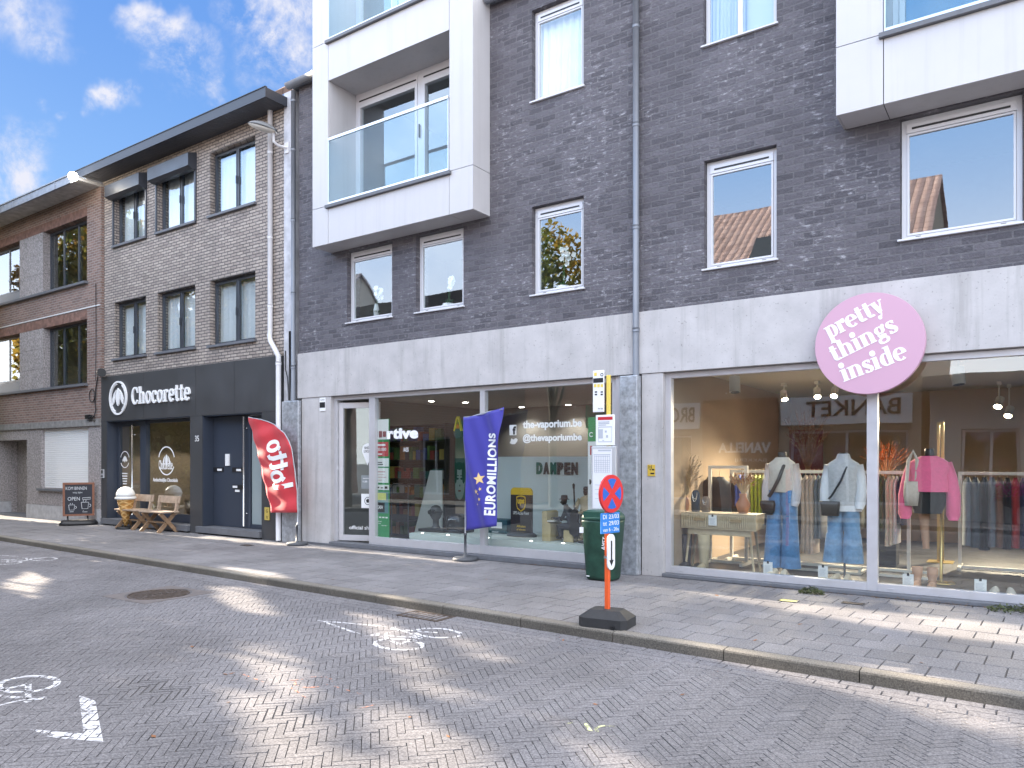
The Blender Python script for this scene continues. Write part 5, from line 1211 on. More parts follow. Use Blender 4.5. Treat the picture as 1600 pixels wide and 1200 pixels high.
def red_flag():
    y = -.30; A = lambda p: at(p[0], p[1], y)
    left = [A(p) for p in ((387, 652), (399, 700), (411, 752), (424, 801))]; right = [A(p) for p in ((387, 652), (410, 656), (430, 665), (446, 678), (456, 697), (460, 730), (462, 765), (463.5, 801))]
    wave = lambda x, z: y + .020 * sin(9 * x + 5 * z) + .012 * sin(17 * z - 4 * x)
    xb = right[-1][0] + .01
    t = thing('feather_flag', 'red feather flag with white letters on a round grey foot by the white rain pipe', 'flag', (xb, y, 0))
    def fn(u, v): p = lerp(along(left, 1 - v), along(right, 1 - v), u); return (p[0], wave(*p), p[1])
    m = M(); m.sheet(fn, 22, 40, .003); m.obj('banner', mat('red_flag_cloth', (.55, .028, .040), .6, vary=.06, vscale=3, sheen=.2), t)
    O = A((428, 771.5)); E_ = A((417, 690)); U = Vector((E_[0] - O[0], 0, E_[1] - O[1])); V_ = Vector((A((457, 764))[0] - A((424, 771))[0], 0, A((457, 764))[1] - A((424, 771))[1])); ln = U.length; hh = V_.length * .93
    def wp(p): return (p.x, wave(p.x, p.z) - .006, p.z)
    m = M()
    # the reverse of the flag: letters run upwards, mirrored
    def st(pts, w):
        q = [tuple(a) for a in pts]
        vs, fs = _strip([(a * ln, b * hh, w * ln) for a, b in q]); put_flat(m, vs, fs, (O[0], y, O[1]), U, V_, -.0001, wp)
    st([(.10, 1.0), (.095, .25), (.12, .08), (.19, .05)], .085); 
    st(arcp(.30, .28, .085, 0, 360, 20, .235), .075); st([(.30, .45), (.24, .62), (.20, .50)], .05)
    for xt in (.485, .655): st([(xt, .88), (xt - .005, .22), (xt + .02, .08), (xt + .075, .05)], .085); st([(xt - .085, .58), (xt + .105, .58)], .075)
    st(arcp(.885, .28, .085, 0, 360, 20, .235), .075); st([(.885, .45), (.825, .62), (.785, .50)], .05)
    m.obj('lettering', VINYL, t)
    m = M(); m.tube([(xb, y + .0, .2)] + [(p[0] + .012, wave(*p) + .004, p[1]) for p in [along(right, 1 - k / 14) for k in range(15)]], [.012] * 6 + [.009] * 10, 8); m.obj('pole', POLE, t)
    flag_base(t, xb - .0, y, .185, .55)
red_flag()
def blue_flag():
    y = -.22; A = lambda p: at(p[0], p[1], y)
    left = [A(p) for p in ((725, 652), (726, 700), (726, 760), (727, 829))]; right = [A(p) for p in ((787, 636), (781, 680), (776, 731), (775, 780), (775, 822))]
    wave = lambda x, z: y + .022 * sin(11 * x + 3 * z) + .014 * sin(7 * z + 20 * x)
    xb = left[-1][0]
    t = thing('feather_flag', 'blue feather flag with gold stars on a round grey foot before the newsagent window', 'flag', (xb, y, 0))
    def fn(u, v):
        a, b = along(left, 1 - v), along(right, 1 - v); p = lerp(a, b, u); up = .055 * sin(pi * u) * max(0, v - .75) * -1.6
        return (p[0], wave(*p), p[1] + up)
    m = M(); m.sheet(fn, 24, 36, .003); m.obj('banner', mat('blue_flag_cloth', (.040, .035, .30), .55, vary=.06, vscale=3, sheen=.2), t)
    O = A((776, 806)); E_ = A((781, 677)); U = Vector((E_[0] - O[0], 0, E_[1] - O[1])); V_ = Vector((-U.z, 0, U.x)); 
    if V_.x > 0: V_ = -V_
    def wp(p): return (p.x, wave(p.x, p.z) - .007, p.z)
    O = A((773, 806)); E_ = A((777, 677)); U = Vector((E_[0] - O[0], 0, E_[1] - O[1])); V_ = Vector((-U.z, 0, U.x))
    m = M(); text(m, 'EUROMILLIONS', (O[0], y, O[1]), U, V_, w=U.length, h=18 * mpp(770, y), bold=.035, depth=.001, warp=wp, spacing=1.06); m.obj('lettering', VINYL, t)
    m = M()
    for px, py, r, rot in ((750, 748, 10, 10), (746, 768, 4, 0), (752, 764, 3, 20), (751, 780, 3.2, 5), (749, 772, 1.6, 0), (747, 788, 1.8, 0)):
        c = A((px, py)); r *= mpp(px, y); pl = []
        for k in range(10): a = radians(90 + rot + 36 * k); q = r * (1 if k % 2 == 0 else .42); pl.append((q * cos(a), q * sin(a)))
        vs = [(0, 0)] + pl; put_flat(m, vs, [(0, 1 + k, 1 + (k + 1) % 10) for k in range(10)], (c[0], y, c[1]), (1, 0, 0), (0, 0, 1), .001, wp)
    m.obj('star', mat('gold_star', (.74, .52, .22), .45), t)
    m = M(); m.tube([(xb, y, .15), (xb, y, .9)] + [(p[0] + .004, wave(*p) + .012, p[1]) for p in [along(left, 1 - k / 10) for k in range(11)]] + [(*lerp(left[0], right[0], u)[:1], y + .012, lerp(left[0], right[0], u)[1] - .03 + .02 * sin(pi * u)) for u in (.2, .45, .7, .97)], .010, 8); m.obj('pole', POLE, t)
    flag_base(t, xb, y, .19, .62)
blue_flag()

# bus stop
STEEL = MAT['steel']
def bus_stop():
    y = -.50; k = mpp(945, y); P = lambda px, py: at(px, py, y)
    xp = P(951, 0)[0]; t = thing('bus_stop_sign', 'yellow bus stop post with white route panels behind the green litter bin', 'bus stop', (xp, y, 0))
    YEL = mat('bus_yellow', (.78, .60, .12), .45); zt = P(951, 586)[1]
    m = M(); m.box(xp - .025, xp + .025, y - .02, y + .02, 0, zt); m.obj('post', YEL, t, bevel=.006)
    def panel(nm, x0, x1, y0, y1, yy, mm, th=.02): m = M(); a, b = P(x0, y0), P(x1, y1); m.box(a[0], b[0], yy, yy + th, b[1], a[1]); return m.obj(nm, mm, t, bevel=.008), a, b
    o, a, b = panel('stop_flag', 929.5, 947, 580, 644, y - .06, WHITE)
    m = M(); yy = y - .0605
    def bar(x0, x1, y0, y1, q=None): 
        a, b = P(x0, y0), P(x1, y1); m.prism([(a[0], b[1]), (b[0], b[1]), (b[0], a[1]), (a[0], a[1])], (0, (q or yy) - .002, 0), (1, 0, 0), (0, 0, 1), .0015)
    bar(930.5, 946, 592, 598); c = P(944, 586)
    for q in stripq(arcp(c[0], c[1], .018, n=12), .008): m.prism(q, (0, yy - .002, 0), (1, 0, 0), (0, 0, 1), .0015)
    for r in range(2):
        for cc in range(2): bar(933 + cc * 9, 936.5 + cc * 9, 612 + r * 4, 614 + r * 4)
    text(m, 'De Lijn', (P(938, 640)[0], yy, P(938, 640.5)[1]), w=.07, depth=.002)
    m.cur = 1; bar(932, 936, 583, 588)
    for cc in range(3): bar(931.5 + cc * 5.2, 935.5 + cc * 5.2, 601, 605.5)
    m.obj('route_marks', [BLACK, YEL], o)
    o, a, b = panel('notice_panel', 933.5, 963, 649, 696, y - .05, WHITE)
    m = M(); yy = y - .0505; bar(937, 960, 652, 656); text(m, '', (0, 0, 0)); m.cur = 1
    for py in (659, 661.5, 664): bar(938, 955 if py < 664 else 950, py, py + 1)
    bar(938, 959, 667, 667.6); bar(938, 938.5, 667, 690); bar(958.5, 959, 667, 690); bar(938, 959, 690, 690.6); bar(938, 945, 671, 685); bar(948, 951, 673, 676); bar(950, 953, 680, 684); bar(944, 947, 688, 689)
    m.obj('print', [mat('notice_red', (.50, .02, .03), .5), mat('print_grey', (.45, .47, .52), .7)], o)
    o, a, b = panel('timetable_case', 929, 967, 698, 798, y - .09, mat('case_alu', (.60, .61, .62), .35, .4), .05)
    m = M(); a, b = P(931.5, 702), P(961, 795); m.box(a[0], b[0], y - .0935, y - .0902, b[1], a[1]); m.obj('timetable', mat('paper', (.74, .74, .76), .6), o)
    m = M(); yy = y - .0936; bar(940, 960, 703, 705); 
    for r in range(9):
        if r != 1: bar(934, 958, 713 + r * 3.1, 713.5 + r * 3.1)
    for cc in range(8): bar(934 + cc * 3.4, 934.6 + cc * 3.4, 712, 738)
    bar(933, 959, 710, 711); bar(944, 959, 751, 754); 
    for r in range(4): bar(935, 950, 757 + r * 7, 758 + r * 7)
    m.obj('print', MAT['print_grey'], o)
bus_stop()
def bin_():
    y = -.66; P = lambda px, py: at(px, py, y); a, b = P(917, 903), P(969, 812); xm = (a[0] + b[0]) / 2; w = (b[0] - a[0]) / 2
    t = thing('litter_bin', 'dark green plastic litter bin with stickers below the bus stop sign', 'litter bin', (xm, y, 0))
    G = mat('bin_green', (.018, .062, .040), .45, vary=.4, vscale=7, bump=.15, bscale=25); zt = P(945, 812)[1]
    m = M(); m.loft([((xm, y, .015), w * .76, .15), ((xm, y, .05), w * .80, .165), ((xm, y, zt - .03), w * .98, .215), ((xm, y, zt), w * 1.0, .22)], 36, pw=5); m.obj('body', G, t)
    m = M(); m.loft([((xm, y, zt + .002), w * 1.02, .225), ((xm, y, zt + .03), w * 1.03, .23), ((xm, y, zt + .07), w * .98, .21), ((xm, y, zt + .12), w * .8, .13)], 36, pw=4); m.box(xm - w * .7, xm + w * .7, y - .223, y - .19, zt + .04, zt + .11); m.obj('lid', mat('bin_lid', (.02, .075, .052), .4), t)
    m = M(); m.box(xm - w * .93, xm - w * .72, y - .222, y - .205, zt - .16, zt - .09); text(m, 'AMST', (xm + w * .60, y - .213, zt - .36), (.15, 0, 1), (-1, 0, .15), w=.16, h=.06, depth=.003); m.box(xm - w * .62, xm - w * .45, y - .178, y - .166, .05, .06); m.obj('sticker', VINYL, t)
    m = M(); m.box(xm - .05, xm + .05, y + .18, y + .215, 0, zt - .1); m.obj('bracket', STEEL, t)
bin_()

# temporary no-stopping sign on its rubber foot
def no_stop():
    x, y = -3.17, -2.98; k = mpp(944, y)
    t = thing('no_stopping_sign', 'portable no stopping sign on an orange post in a black rubber block', 'road sign', (x, y, 0))
    z = lambda py: at(944, py, y)[1]
    m = M(); hx, hy = .23, .17; rz = .12
    vs = []
    for zz, fx, fy in ((0, 1, 1), (.085, 1, 1), (.15, .62, .55)):
        for sx, sy in ((-1, -.72), (-.8, -1), (.8, -1), (1, -.72), (1, .72), (.8, 1), (-.8, 1), (-1, .72)):
            px_, py_ = sx * hx * fx, sy * hy * fy; vs.append((x + px_ * cos(rz) - py_ * sin(rz), y + px_ * sin(rz) + py_ * cos(rz), zz))
    n = 8; fs = [(i * n + q, i * n + (q + 1) % n, (i + 1) * n + (q + 1) % n, (i + 1) * n + q) for i in range(2) for q in range(n)] + [tuple(range(16, 24)), tuple(reversed(range(8)))]
    m.add(vs, fs); m.cur = 1; m.box(x + .12, x + .15, y - hy - .004, y - hy + .03, .0, .035); m.obj('rubber_foot', [mat('black_rubber', (.030, .030, .032), .75, vary=.3, vscale=15, bump=.2, bscale=80), BLACK], t)
    OR = mat('orange_paint', (.80, .115, .025), .45)
    m = M(); m.box(x - .020, x + .020, y - .020, y + .020, .10, z(745)); m.obj('post', OR, t, bevel=.004)
    # plates turned towards the traffic
    nrm = Vector((.985, -.17, 0)).normalized(); U = Vector((0, 0, 1)).cross(nrm).normalized(); V = Vector((0, 0, 1))
    c = Vector((x, y, z(771))) + nrm * .03; R = 29.5 * k
    RED = mat('sign_red', (.66, .035, .035), .4); BLU = mat('sign_blue', (.03, .13, .50), .4)
    m = M(); m.tube([c, c + nrm * .022], R, 40); d = m.obj('disc', RED, t)
    m = M(); q = c + nrm * .0225
    for a0 in (45, 135, 225, 315):
        pl = [(R * .80 * cos(radians(a0 - 33 + 66 * i / 8)), R * .80 * sin(radians(a0 - 33 + 66 * i / 8))) for i in range(9)] + [(R * .20 * cos(radians(a0)), R * .20 * sin(radians(a0)))]
        pl = [(R * .80 * cos(radians(a0 + 45 - 27 + 54 * i / 8)), R * .80 * sin(radians(a0 + 45 - 27 + 54 * i / 8))) for i in range(9)] + [(R * .22 * cos(radians(a0 + 45)), R * .22 * sin(radians(a0 + 45)))]
        m.prism(pl, q + nrm * .001, U, V, .001)
    m.obj('blue_field', BLU, d)
    c = Vector((x, y, z(816.5))) + nrm * .03; hw, hh = 14 * k / .60, 16 * k
    m = M(); m.obox(c, U * hw, nrm * .008, V * hh); bp = m.obj('date_plate', mat('plate_blue', (.04, .22, .62), .4), t, bevel=.004)
    m = M(); q = c + nrm * .0082
    text(m, 'DI', q - U * hw * .85 + V * hh * .42, U, V, w=hw * .4, h=hh * .42, depth=.001); text(m, '23/03', q - U * hw * .22 + V * hh * .42, U, V, w=hw * 1.1, h=hh * .42, depth=.001)
    text(m, '29/03', q - U * hw * .22 - V * hh * .22, U, V, w=hw * 1.1, h=hh * .42, depth=.001); text(m, 'van 6 - 20u', q - U * hw * .85 - V * hh * .80, U, V, w=hw * 1.7, h=hh * .36, depth=.001); text(m, 'tot', q - U * hw * .85 - V * hh * .22, U, V, w=hw * .4, h=hh * .36, depth=.001)
    m.obj('handwriting', VINYL, bp)
    c = Vector((x, y, z(861.5))) + nrm * .03 + U * .01; hw, hh = 5.5 * k / .60, 28 * k
    pl = [(hw * cos(radians(a)), hh - hw + hw * sin(radians(a))) for a in range(0, 181, 20)] + [(hw * cos(radians(a)), -hh + hw + hw * sin(radians(a))) for a in range(180, 361, 20)]
    m = M(); m.prism(pl, c + nrm * .008, U, V, .012); ap = m.obj('arrow_plate', WHITE, t)
    m = M(); w = .010
    m.prism([(-w, hh * .62), (-w, -hh * .45), (-w * 3.2, -hh * .45), (0, -hh * .78), (w * 3.2, -hh * .45), (w, -hh * .45), (w, hh * .62)], c + nrm * .0095, U, V, .001); m.obj('arrow', BLACK, ap)
    m = M(); m.box(x - .024, x + .024, y - .024, y + .024, z(872), z(868)); m.obj('clamp', STEEL, t)
no_stop()

def disc_sign():
    y = -.16; c = at(1356.5, 536.5, y); R = 79.3 * mpp(1356, y)
    t = thing('round_shop_sign', 'round pink shop sign with white lettering on the concrete band', 'shop sign', (c[0], y, c[1]))
    m = M(); m.tube([(c[0], y, c[1]), (c[0], y + .012, c[1])], [R * .992, R], 72, smooth=False); m.tube([(c[0], y + .0125, c[1]), (c[0], y + .075, c[1])], R, 72, smooth=False); m.obj('disc', mat('pink_sign', (.56, .33, .43), .42), t, smooth_all=False)
    m = M(); m.tube([(c[0], y + .0755, c[1]), (c[0], y + .118, c[1])], R * .93, 48, smooth=False); m.obj('back_box', ALU, t)
    m = M(); a = radians(20); U = Vector((cos(a), 0, sin(a))); V = Vector((-sin(a), 0, cos(a)))
    for s, p0, p1 in (('pretty', (1295, 530), (1385, 484)), ('things', (1303, 566), (1405, 516)), ('inside', (1318, 597), (1419, 559))):
        A, B = at(*p0, y - .003), at(*p1, y - .003); U = Vector((B[0] - A[0], 0, B[1] - A[1])); ln = U.length; U.normalize(); V = Vector((-U.z, 0, U.x))
        w1 = serif_text(M(), s, (0, 0, 0), (1, 0, 0), (0, 0, 1), 1.0)
        serif_text(m, s, (A[0], y - .0005, A[1]), U, V, .275, .20, .045, .04, depth=.003, xs=ln / w1 / .275)
    m.obj('lettering', VINYL, t)
disc_sign()
def plate(name, label, cat, px, py, w, h, y, col, draw):
    x, z = at(px, py, y); t = thing(name, label, cat, (x, y, z)); m = M(); m.box(x - w / 2, x + w / 2, y - .012, y - .001, z - h / 2, z + h / 2); m.obj('plate', col, t, bevel=.003)
    m = M(); draw(m, x, z, y - .0122); m.obj('print', BLACK, t)
YP = mat('yellow_sign', (.62, .42, .06), .5)
def dr_y(m, x, z, y):
    text(m, 'H', (x - .035, y, z + .02), h=.05, depth=.001)
    for q in ((-.02, -.005, .0, .02), (.01, .045, .0, .02), (-.01, .045, -.05, -.03)): m.box(x + q[0], x + q[1], y - .001, y - .0002, z + q[2], z + q[3])
plate('hydrant_sign', 'small yellow hydrant sign on the narrow concrete pier between the shops', 'wall sign', 1018, 735, .105, .15, -.022, YP, dr_y)
def dr_c(m, x, z, y):
    m.box(x - .07, x + .07, y - .001, y - .0002, z - .06, z + .04); text(m, 'CAMERA', (x, y, z + .07), w=.12, depth=.001, align='c')
plate('camera_notice', 'white camera notice with red brown picture above the shop door jamb', 'notice', 504.5, 632, .15, .24, -.022, WHITE, dr_c)

# weeds at the foot of the sill
WEED = mat('weed_green', (.07, .085, .03), .8, vary=.3); DRYLEAF = mat('dry_leaf', (.20, .11, .05), .8)
def weeds(name, label, spots, n, s, mm, seed, y=-.1):
    r = random.Random(seed); x0 = sum(q[0] for q in spots) / len(spots); t = None; m = M()
    for cx, cy, rad in spots:
        for _ in range(n):
            a = r.uniform(0, 2 * pi); d = rad * sqrt(r.random()); P = Vector((cx + d * cos(a), cy + d * sin(a) * .5, r.uniform(0, s * 1.1) * (1 - d / rad * .7) + .004))
            u = Vector((r.gauss(0, 1), r.gauss(0, 1), r.gauss(0, .8))).normalized(); v = u.cross(Vector((r.gauss(0, 1), r.gauss(0, 1), r.gauss(0, 1)))).normalized(); q = s * r.uniform(.12, .3)
            m.add([P - u * q, P + v * q * .4, P + u * q, P - v * q * .4], [(0, 1, 2, 3)])
    o = m.obj(name, mm); tag(o, kind='stuff'); return o
weeds('weeds', '', [(*gr(1592, 958), .28), (*gr(1268, 928), .14)], 260, .09, WEED, 3)
weeds('leaf_litter', '', [(X(px) , -.085, .10) for px in range(1180, 1600, 22)] + [(X(px), -.09, .08) for px in range(830, 920, 14)], 26, .03, DRYLEAF, 4)

lf = M(); rl = random.Random(21)
for px, py in ((362, 1052), (357, 1097), (352, 1053), (300, 1010), (640, 1120), (1066, 1085), (1180, 1000), (1302, 1010), (520, 905), (760, 905), (880, 1000), (1440, 1035), (1120, 930), (240, 1150), (930, 1100), (700, 1150), (1250, 975), (1340, 965)):
    road = py > 940 + (px - 640) * .13; z = ROAD_Z + .006 if road else .006
    P = Vector((*gr(px, py, z), z)); a = rl.uniform(0, 6.28); u = Vector((cos(a), sin(a), rl.uniform(-.2, .3))) * rl.uniform(.016, .03); v = Vector((-sin(a), cos(a), rl.uniform(-.2, .3))) * rl.uniform(.008, .016)
    lf.add([P - u, P + v, P + u, P - v], [(0, 1, 2, 3)])
tag(lf.obj('fallen_leaves', mat('orange_leaf', (.26, .11, .045), .8, vary=.4, vscale=3)), kind='stuff')
# ================================================================== THINGS BEHIND THE GLASS
def curtain(label, x0, x1, y, z0, z1, mm, folds, amp=.035, name='curtain', cat='curtain', seed=0, slant=0.0, group=None):
    t = thing(name, label, cat, ((x0 + x1) / 2, y, z1), group); r = random.Random(seed); ph = [r.uniform(0, 6) for _ in range(4)]
    def fn(u, v):
        w = .35 + .65 * (1 - v); q = folds * 2 * pi * u
        return (x0 + (x1 - x0) * (u + slant * (1 - v) * (.5 - u)), y + amp * w * (sin(q + ph[0] + .6 * sin(q * .37 + ph[1])) + .4 * sin(q * 1.7 + ph[2])), z0 + (z1 - z0) * v)
    m = M(); m.sheet(fn, int(folds * 10) + 2, 10, .004); m.obj('cloth', mm, t)
    m = M(); m.cyl((x0 - .03, y + .02, z1 + .02), (x1 + .03, y + .02, z1 + .02), .012, 8); m.obj('rail', PVC, t)
BLUEWHITE = mat('white_curtain', (.84, .84, .86), .9); GREYC = mat('grey_curtain', (.16, .155, .15), .9); LILAC = mat('lilac_blind', (.55, .56, .66), .9)
curtain('white gathered curtain filling the upper brick wall window above the tree reflection', -5.92, -5.10, .225, 6.71, 7.98, BLUEWHITE, 7.5, .05, seed=1)
curtain('pale pleated curtain in one half of the topmost two part window', -3.35, -2.90, .20, 6.71, 7.98, LILAC, 9, .02, seed=2)
curtain('plain pale lilac blind in one half of the topmost two part window', -2.89, -2.49, .20, 6.71, 7.98, LILAC, 1, .004, name='blind', cat='blind')
curtain('white curtain behind the top balustrade of the bay over the newsagent', -9.2, -7.2, .48, 8.66, 10.9, BLUEWHITE, 13, .05, seed=4)
curtain('white curtain behind the top balustrade of the bay over the fashion shop', -1.2, .9, .48, 8.8, 10.9, BLUEWHITE, 15, .05, seed=5)
for (a, b, c, d), sd_, lb in zip(CW, range(6), ('first top floor window from the brown house', 'second top floor window under a shutter box', 'top floor window beside the street lamp', 'first lower window from the brown house', 'middle lower window over the white shop name', 'lower window beside the white rain pipe')):
    curtain('sheer white curtain in the ' + lb, a + .02, b - .02, .235, c + .01, d - .06, CURTAIN, 9, .014, seed=10 + sd_, group='sheer curtains')
curtain('dark grey curtain drawn aside in the upper window of the brown house', -19.40, -18.72, .36, 5.8, 7.38, GREYC, 4, .05, seed=20, slant=.5)
curtain('dark grey curtain in the narrow upper window beside the speckled panel', -23.6, -22.95, .36, 6.0, 7.38, GREYC, 4, .05, seed=21, slant=-.4)

ORCH_L = mat('orchid_leaf', (.03, .10, .03), .5); ORCH_W = mat('orchid_white', (.80, .80, .80), .6); POT = mat('white_pot', (.78, .78, .77), .35)
def orchid(label, x, y, z, h, side, seed, pot=True):
    t = thing('orchid', label, 'potted plant', (x, y, z), 'white orchids on the window sills'); r = random.Random(seed)
    m = M(); m.loft([((x, y, z), .085, .085), ((x, y, z + .09), .105, .105), ((x, y, z + .11), .10, .10)] if pot else [((x, y, z), .04, .04), ((x, y, z + .2), .05, .05), ((x, y, z + .3), .03, .03)], 20); m.obj('pot', POT, t)
    sm = M(); fm = M()
    for k in range(2):
        hh = h * (1 - .22 * k); sd2 = side * (1 if k == 0 else .5)
        pts = [Vector((x + sd2 * .34 * (i / 9) ** 2.2, y + .03 * k, z + .1 + hh * sin(pi * .62 * i / 9))) for i in range(10)]
        sm.tube(pts, .006, 6)
        for i in (5, 6, 7, 8, 9, 9):
            c = pts[i] + Vector((r.uniform(-.05, .05), r.uniform(-.05, .03), r.uniform(-.05, .04)))
            for p in range(5):
                a = 2 * pi * p / 5 + r.random(); d = Vector((cos(a), -.25, sin(a))) * .042; s2 = Vector((-sin(a), 0, cos(a))) * .026
                fm.add([c, c + d * .6 + s2, c + d * 1.15, c + d * .6 - s2], [(0, 1, 2, 3)])
    for p in range(5):
        a = 2 * pi * p / 5; d = Vector((cos(a) * .16, sin(a) * .10, .05)); s2 = Vector((-sin(a), cos(a), 0)) * .03; c = Vector((x, y, z + .11))
        sm.add([c, c + d * .5 + s2 + Vector((0, 0, .04)), c + d, c + d * .5 - s2 + Vector((0, 0, .04))], [(0, 1, 2, 3)])
    sm.obj('stem', ORCH_L, t); fm.obj('blossom', ORCH_W, t)
yo = .20
SILLB = M(); 
for a, b in ((-9.78, -8.71), (-8.18, -7.20), (-5.94, -5.08)): SILLB.box(a + .01, b - .01, .13, .42, 3.885, 3.90)
SILLB.obj('inner_sill', PVC, APT)
orchid('white orchid with tall arching stem in the window over the blue flag', X(887, yo) - .10, yo, 3.905, .62, -1, 1) if False else orchid('white orchid in a white pot in the window beside the grey downpipe', X(880, yo), yo, 3.905, .52, .35, 1)
orchid('white orchid in a white pot in the window under the bay corner', X(701, yo), yo, 3.905, .42, .2, 2)
orchid('white orchid in a slim vase in the window under the middle of the bay', X(588, yo), yo, 3.905, .44, .3, 3, False)

# ---------------- newsagent window
PODM = mat('podium_white', (.60, .66, .62), .45); xa = X(642, .3)
t = thing('podium', 'pale green white display podium along the newsagent window', 'display podium', (-6.5, .7, .03))
m = M(); m.box(xa, -4.62, .26, 1.45, .035, .29); m.obj('top', PODM, t); m = M()
for px in (700, 762, 830, 880, 660): m.cyl((X(px, .35), .35, .29), (X(px, .35), .35, .296), .022, 12)
m.obj('downlight_spot', mat('spot_glow', (.9, .9, .85), .3, emit=((1, .95, .85), 3)), t)
xb = X(728, 1.45)
t = thing('partition_panel', 'white partition panel with raised dark letters behind the newsagent window', 'partition', ((xb - 4.6) / 2, 1.5, .29))
m = M(); m.box(xb, -4.62, 1.46, 1.52, .29, 1.57); m.obj('board', mat('panel_white', (.62, .68, .66), .5), t)
m = M(); m2 = M(); a, b = at(838, 741, 1.455), at(904, 739, 1.455); w = (b[0] - a[0]); hh = 19 * mpp(871, 1.455)
for k, ch in enumerate('DAMPEN'):
    text(m2 if k in (0, 2) else m, ch, (a[0] + w * (k + .1) / 6, 1.459, a[1]), w=w * .135, h=hh, bold=.05, depth=.03)
m.obj('lettering', BLACK, t); m2.obj('lettering', mat('dark_green', (.01, .14, .10), .4), t)
# vinyl lettering on the panes
t = thing('window_lettering', 'pale vinyl web address lettering with two logos on the newsagent pane', 'lettering', (-5.8, .1, 2.0))
yv = FR_Y + .042; m = M()
for s, p0, p1, h in (('the-vaporium.be', (817, 673), (909, 671), 16), ('@thevaporiumbe', (817, 693), (909, 691), 15)):
    a, b = at(*p0, yv), at(*p1, yv); text(m, s, (a[0], yv, a[1]), w=b[0] - a[0], h=h * mpp(860, yv), bold=.03, depth=.002); m.obj('address', mat('silver_vinyl', (.66, .68, .68), .5), t); m = M()
m = M(); k = mpp(803, yv); c = at(802, 672, yv)
m.prism([(-7 * k, -8 * k), (6 * k, -8 * k), (6 * k, 8 * k), (-7 * k, 8 * k)], (c[0], yv - .002, c[1]), (1, 0, 0), (0, 0, 1), .001); m.cur = 1; text(m, 'f', (c[0] + .02, yv - .0025, c[1] - 7 * k), h=13 * k, bold=.06, depth=.001, align='c'); m.cur = 0
c = at(803, 690, yv)
m.prism([(a * k, b * k) for a, b in ((-8, -2), (-4, -4), (2, -4), (6, 0), (7, 3), (5, 5), (2, 5), (0, 3), (-5, 5), (-6, 1))], (c[0], yv - .002, c[1]), (1, 0, 0), (0, 0, 1), .001)
m.obj('logo', [MAT['silver_vinyl'], DARK], t)
a = at(613, 686, yv); b = at(655, 684, yv)
t = thing('window_lettering', 'large white vinyl word ending in tive on the newsagent pane', 'lettering', (a[0], yv, a[1]))
m = M(); text(m, 'rtive', (a[0] - .12, yv, a[1]), w=b[0] - a[0] + .10, h=17 * mpp(633, yv), bold=.05, depth=.002); m.obj('word', VINYL, t); m = M(); c = at(630, 703, yv); text(m, '/ASS', (c[0], yv, c[1] - .03), w=.12, h=.07, depth=.002); m.obj('small_word', VINYL, t)
# green lottery poster column
y = FR_Y + .075; x0, x1 = X(580.5, y), X(608, y); zt, zb = at(594, 655, y)[1], .19; GRN = mat('lottery_green', (.03, .27, .09), .45)
t = thing('poster_column', 'tall green poster column with framed lottery sheets beside the shop door', 'poster display', (x0, y, zb))
m = M(); m.box(x0, x1, y, y + .012, zb, zt); m.obj('board', GRN, t)
PAP = mat('poster_white', (.76, .76, .75), .5); PRED = mat('poster_red', (.50, .07, .08), .5)
def sheet_(nm, py0, py1, mm, prints, ins=1.2): 
    a, b = at(581.5, py0, y)[1], at(581.5, py1, y)[1]; m = M(); m.box(x0 + .012 * ins, x1 - .012 * ins, y - .004, y - .0005, b, a); o = m.obj(nm, mm, t); w = x1 - x0
    for mm2, rects, txt in prints:
        m = M()
        for (u0, u1, v0, v1) in rects: m.box(x0 + w * u0, x0 + w * u1, y - .006, y - .0045, b + (a - b) * v0, b + (a - b) * v1)
        if txt: text(m, txt[0], (x0 + w * .5, y - .0062, b + (a - b) * txt[1]), w=w * txt[2], h=(a - b) * txt[3], bold=.02, depth=.001, align='c')
        m.obj('print', mm2, o)
sheet_('sheet', 656, 687, PAP, [(mat('print_maroon', (.22, .06, .07), .5), [(.16, .38, .12, .42), (.44, .62, .10, .42), (.66, .84, .12, .40)], None), (BLACK, [(.2, .34, .42, .46)], None)], 1)
sheet_('sheet', 691, 713, PRED, [(WHITE, [(.22, .8, .72, .86), (.38, .62, .1, .2)], ('1.000.000', .38, .7, .22))])
sheet_('sheet', 716, 729, PAP, [(BLACK, [(.35, .62, .45, .55), (.30, .66, .2, .32)], None)], .5)
sheet_('sheet', 731, 754, PAP, [(mat('print_rose', (.55, .35, .36), .6), [(.2, .8, .7, .78), (.15, .75, .52, .56), (.25, .85, .35, .4), (.3, .6, .15, .2)], None)])
sheet_('sheet', 757, 765, PAP, [(BLACK, [(.08, .24, .3, .5), (.32, .46, .3, .6), (.54, .68, .3, .5), (.76, .92, .25, .7)], None)], .2)
sheet_('sheet', 768, 801, mat('poster_teal', (.10, .22, .24), .5), [(mat('print_lime', (.60, .62, .20), .5), [(.16, .84, .62, .95)], None), (BLACK, [(.34, .76, .05, .5)], None), (WHITE, [], ('CASH', .2, .3, .16))])
m = M(); w = x1 - x0
for k in range(5): m.box(x0 + w * (.08 + .18 * k), x0 + w * (.2 + .18 * k), y - .002, y - .0003, at(590, 809, y)[1], at(590, 807, y)[1])
c = at(586, 815, y)
for q in stripq(arcp(c[0], c[1], .035, 40, 320, 12), .016): m.prism(q, (0, y - .002, 0), (1, 0, 0), (0, 0, 1), .0015)
text(m, 'nationale', (c[0] + .06, y - .0003, c[1]), w=.10, h=.022, depth=.0015); text(m, 'loterij', (c[0] + .06, y - .0003, c[1] - .035), w=.075, h=.022, depth=.0015)
c = at(596, 822, y); text(m, 'responsible', (c[0], y - .0003, c[1]), w=.12, h=.02, depth=.0015); m.obj('print', VINYL, t)
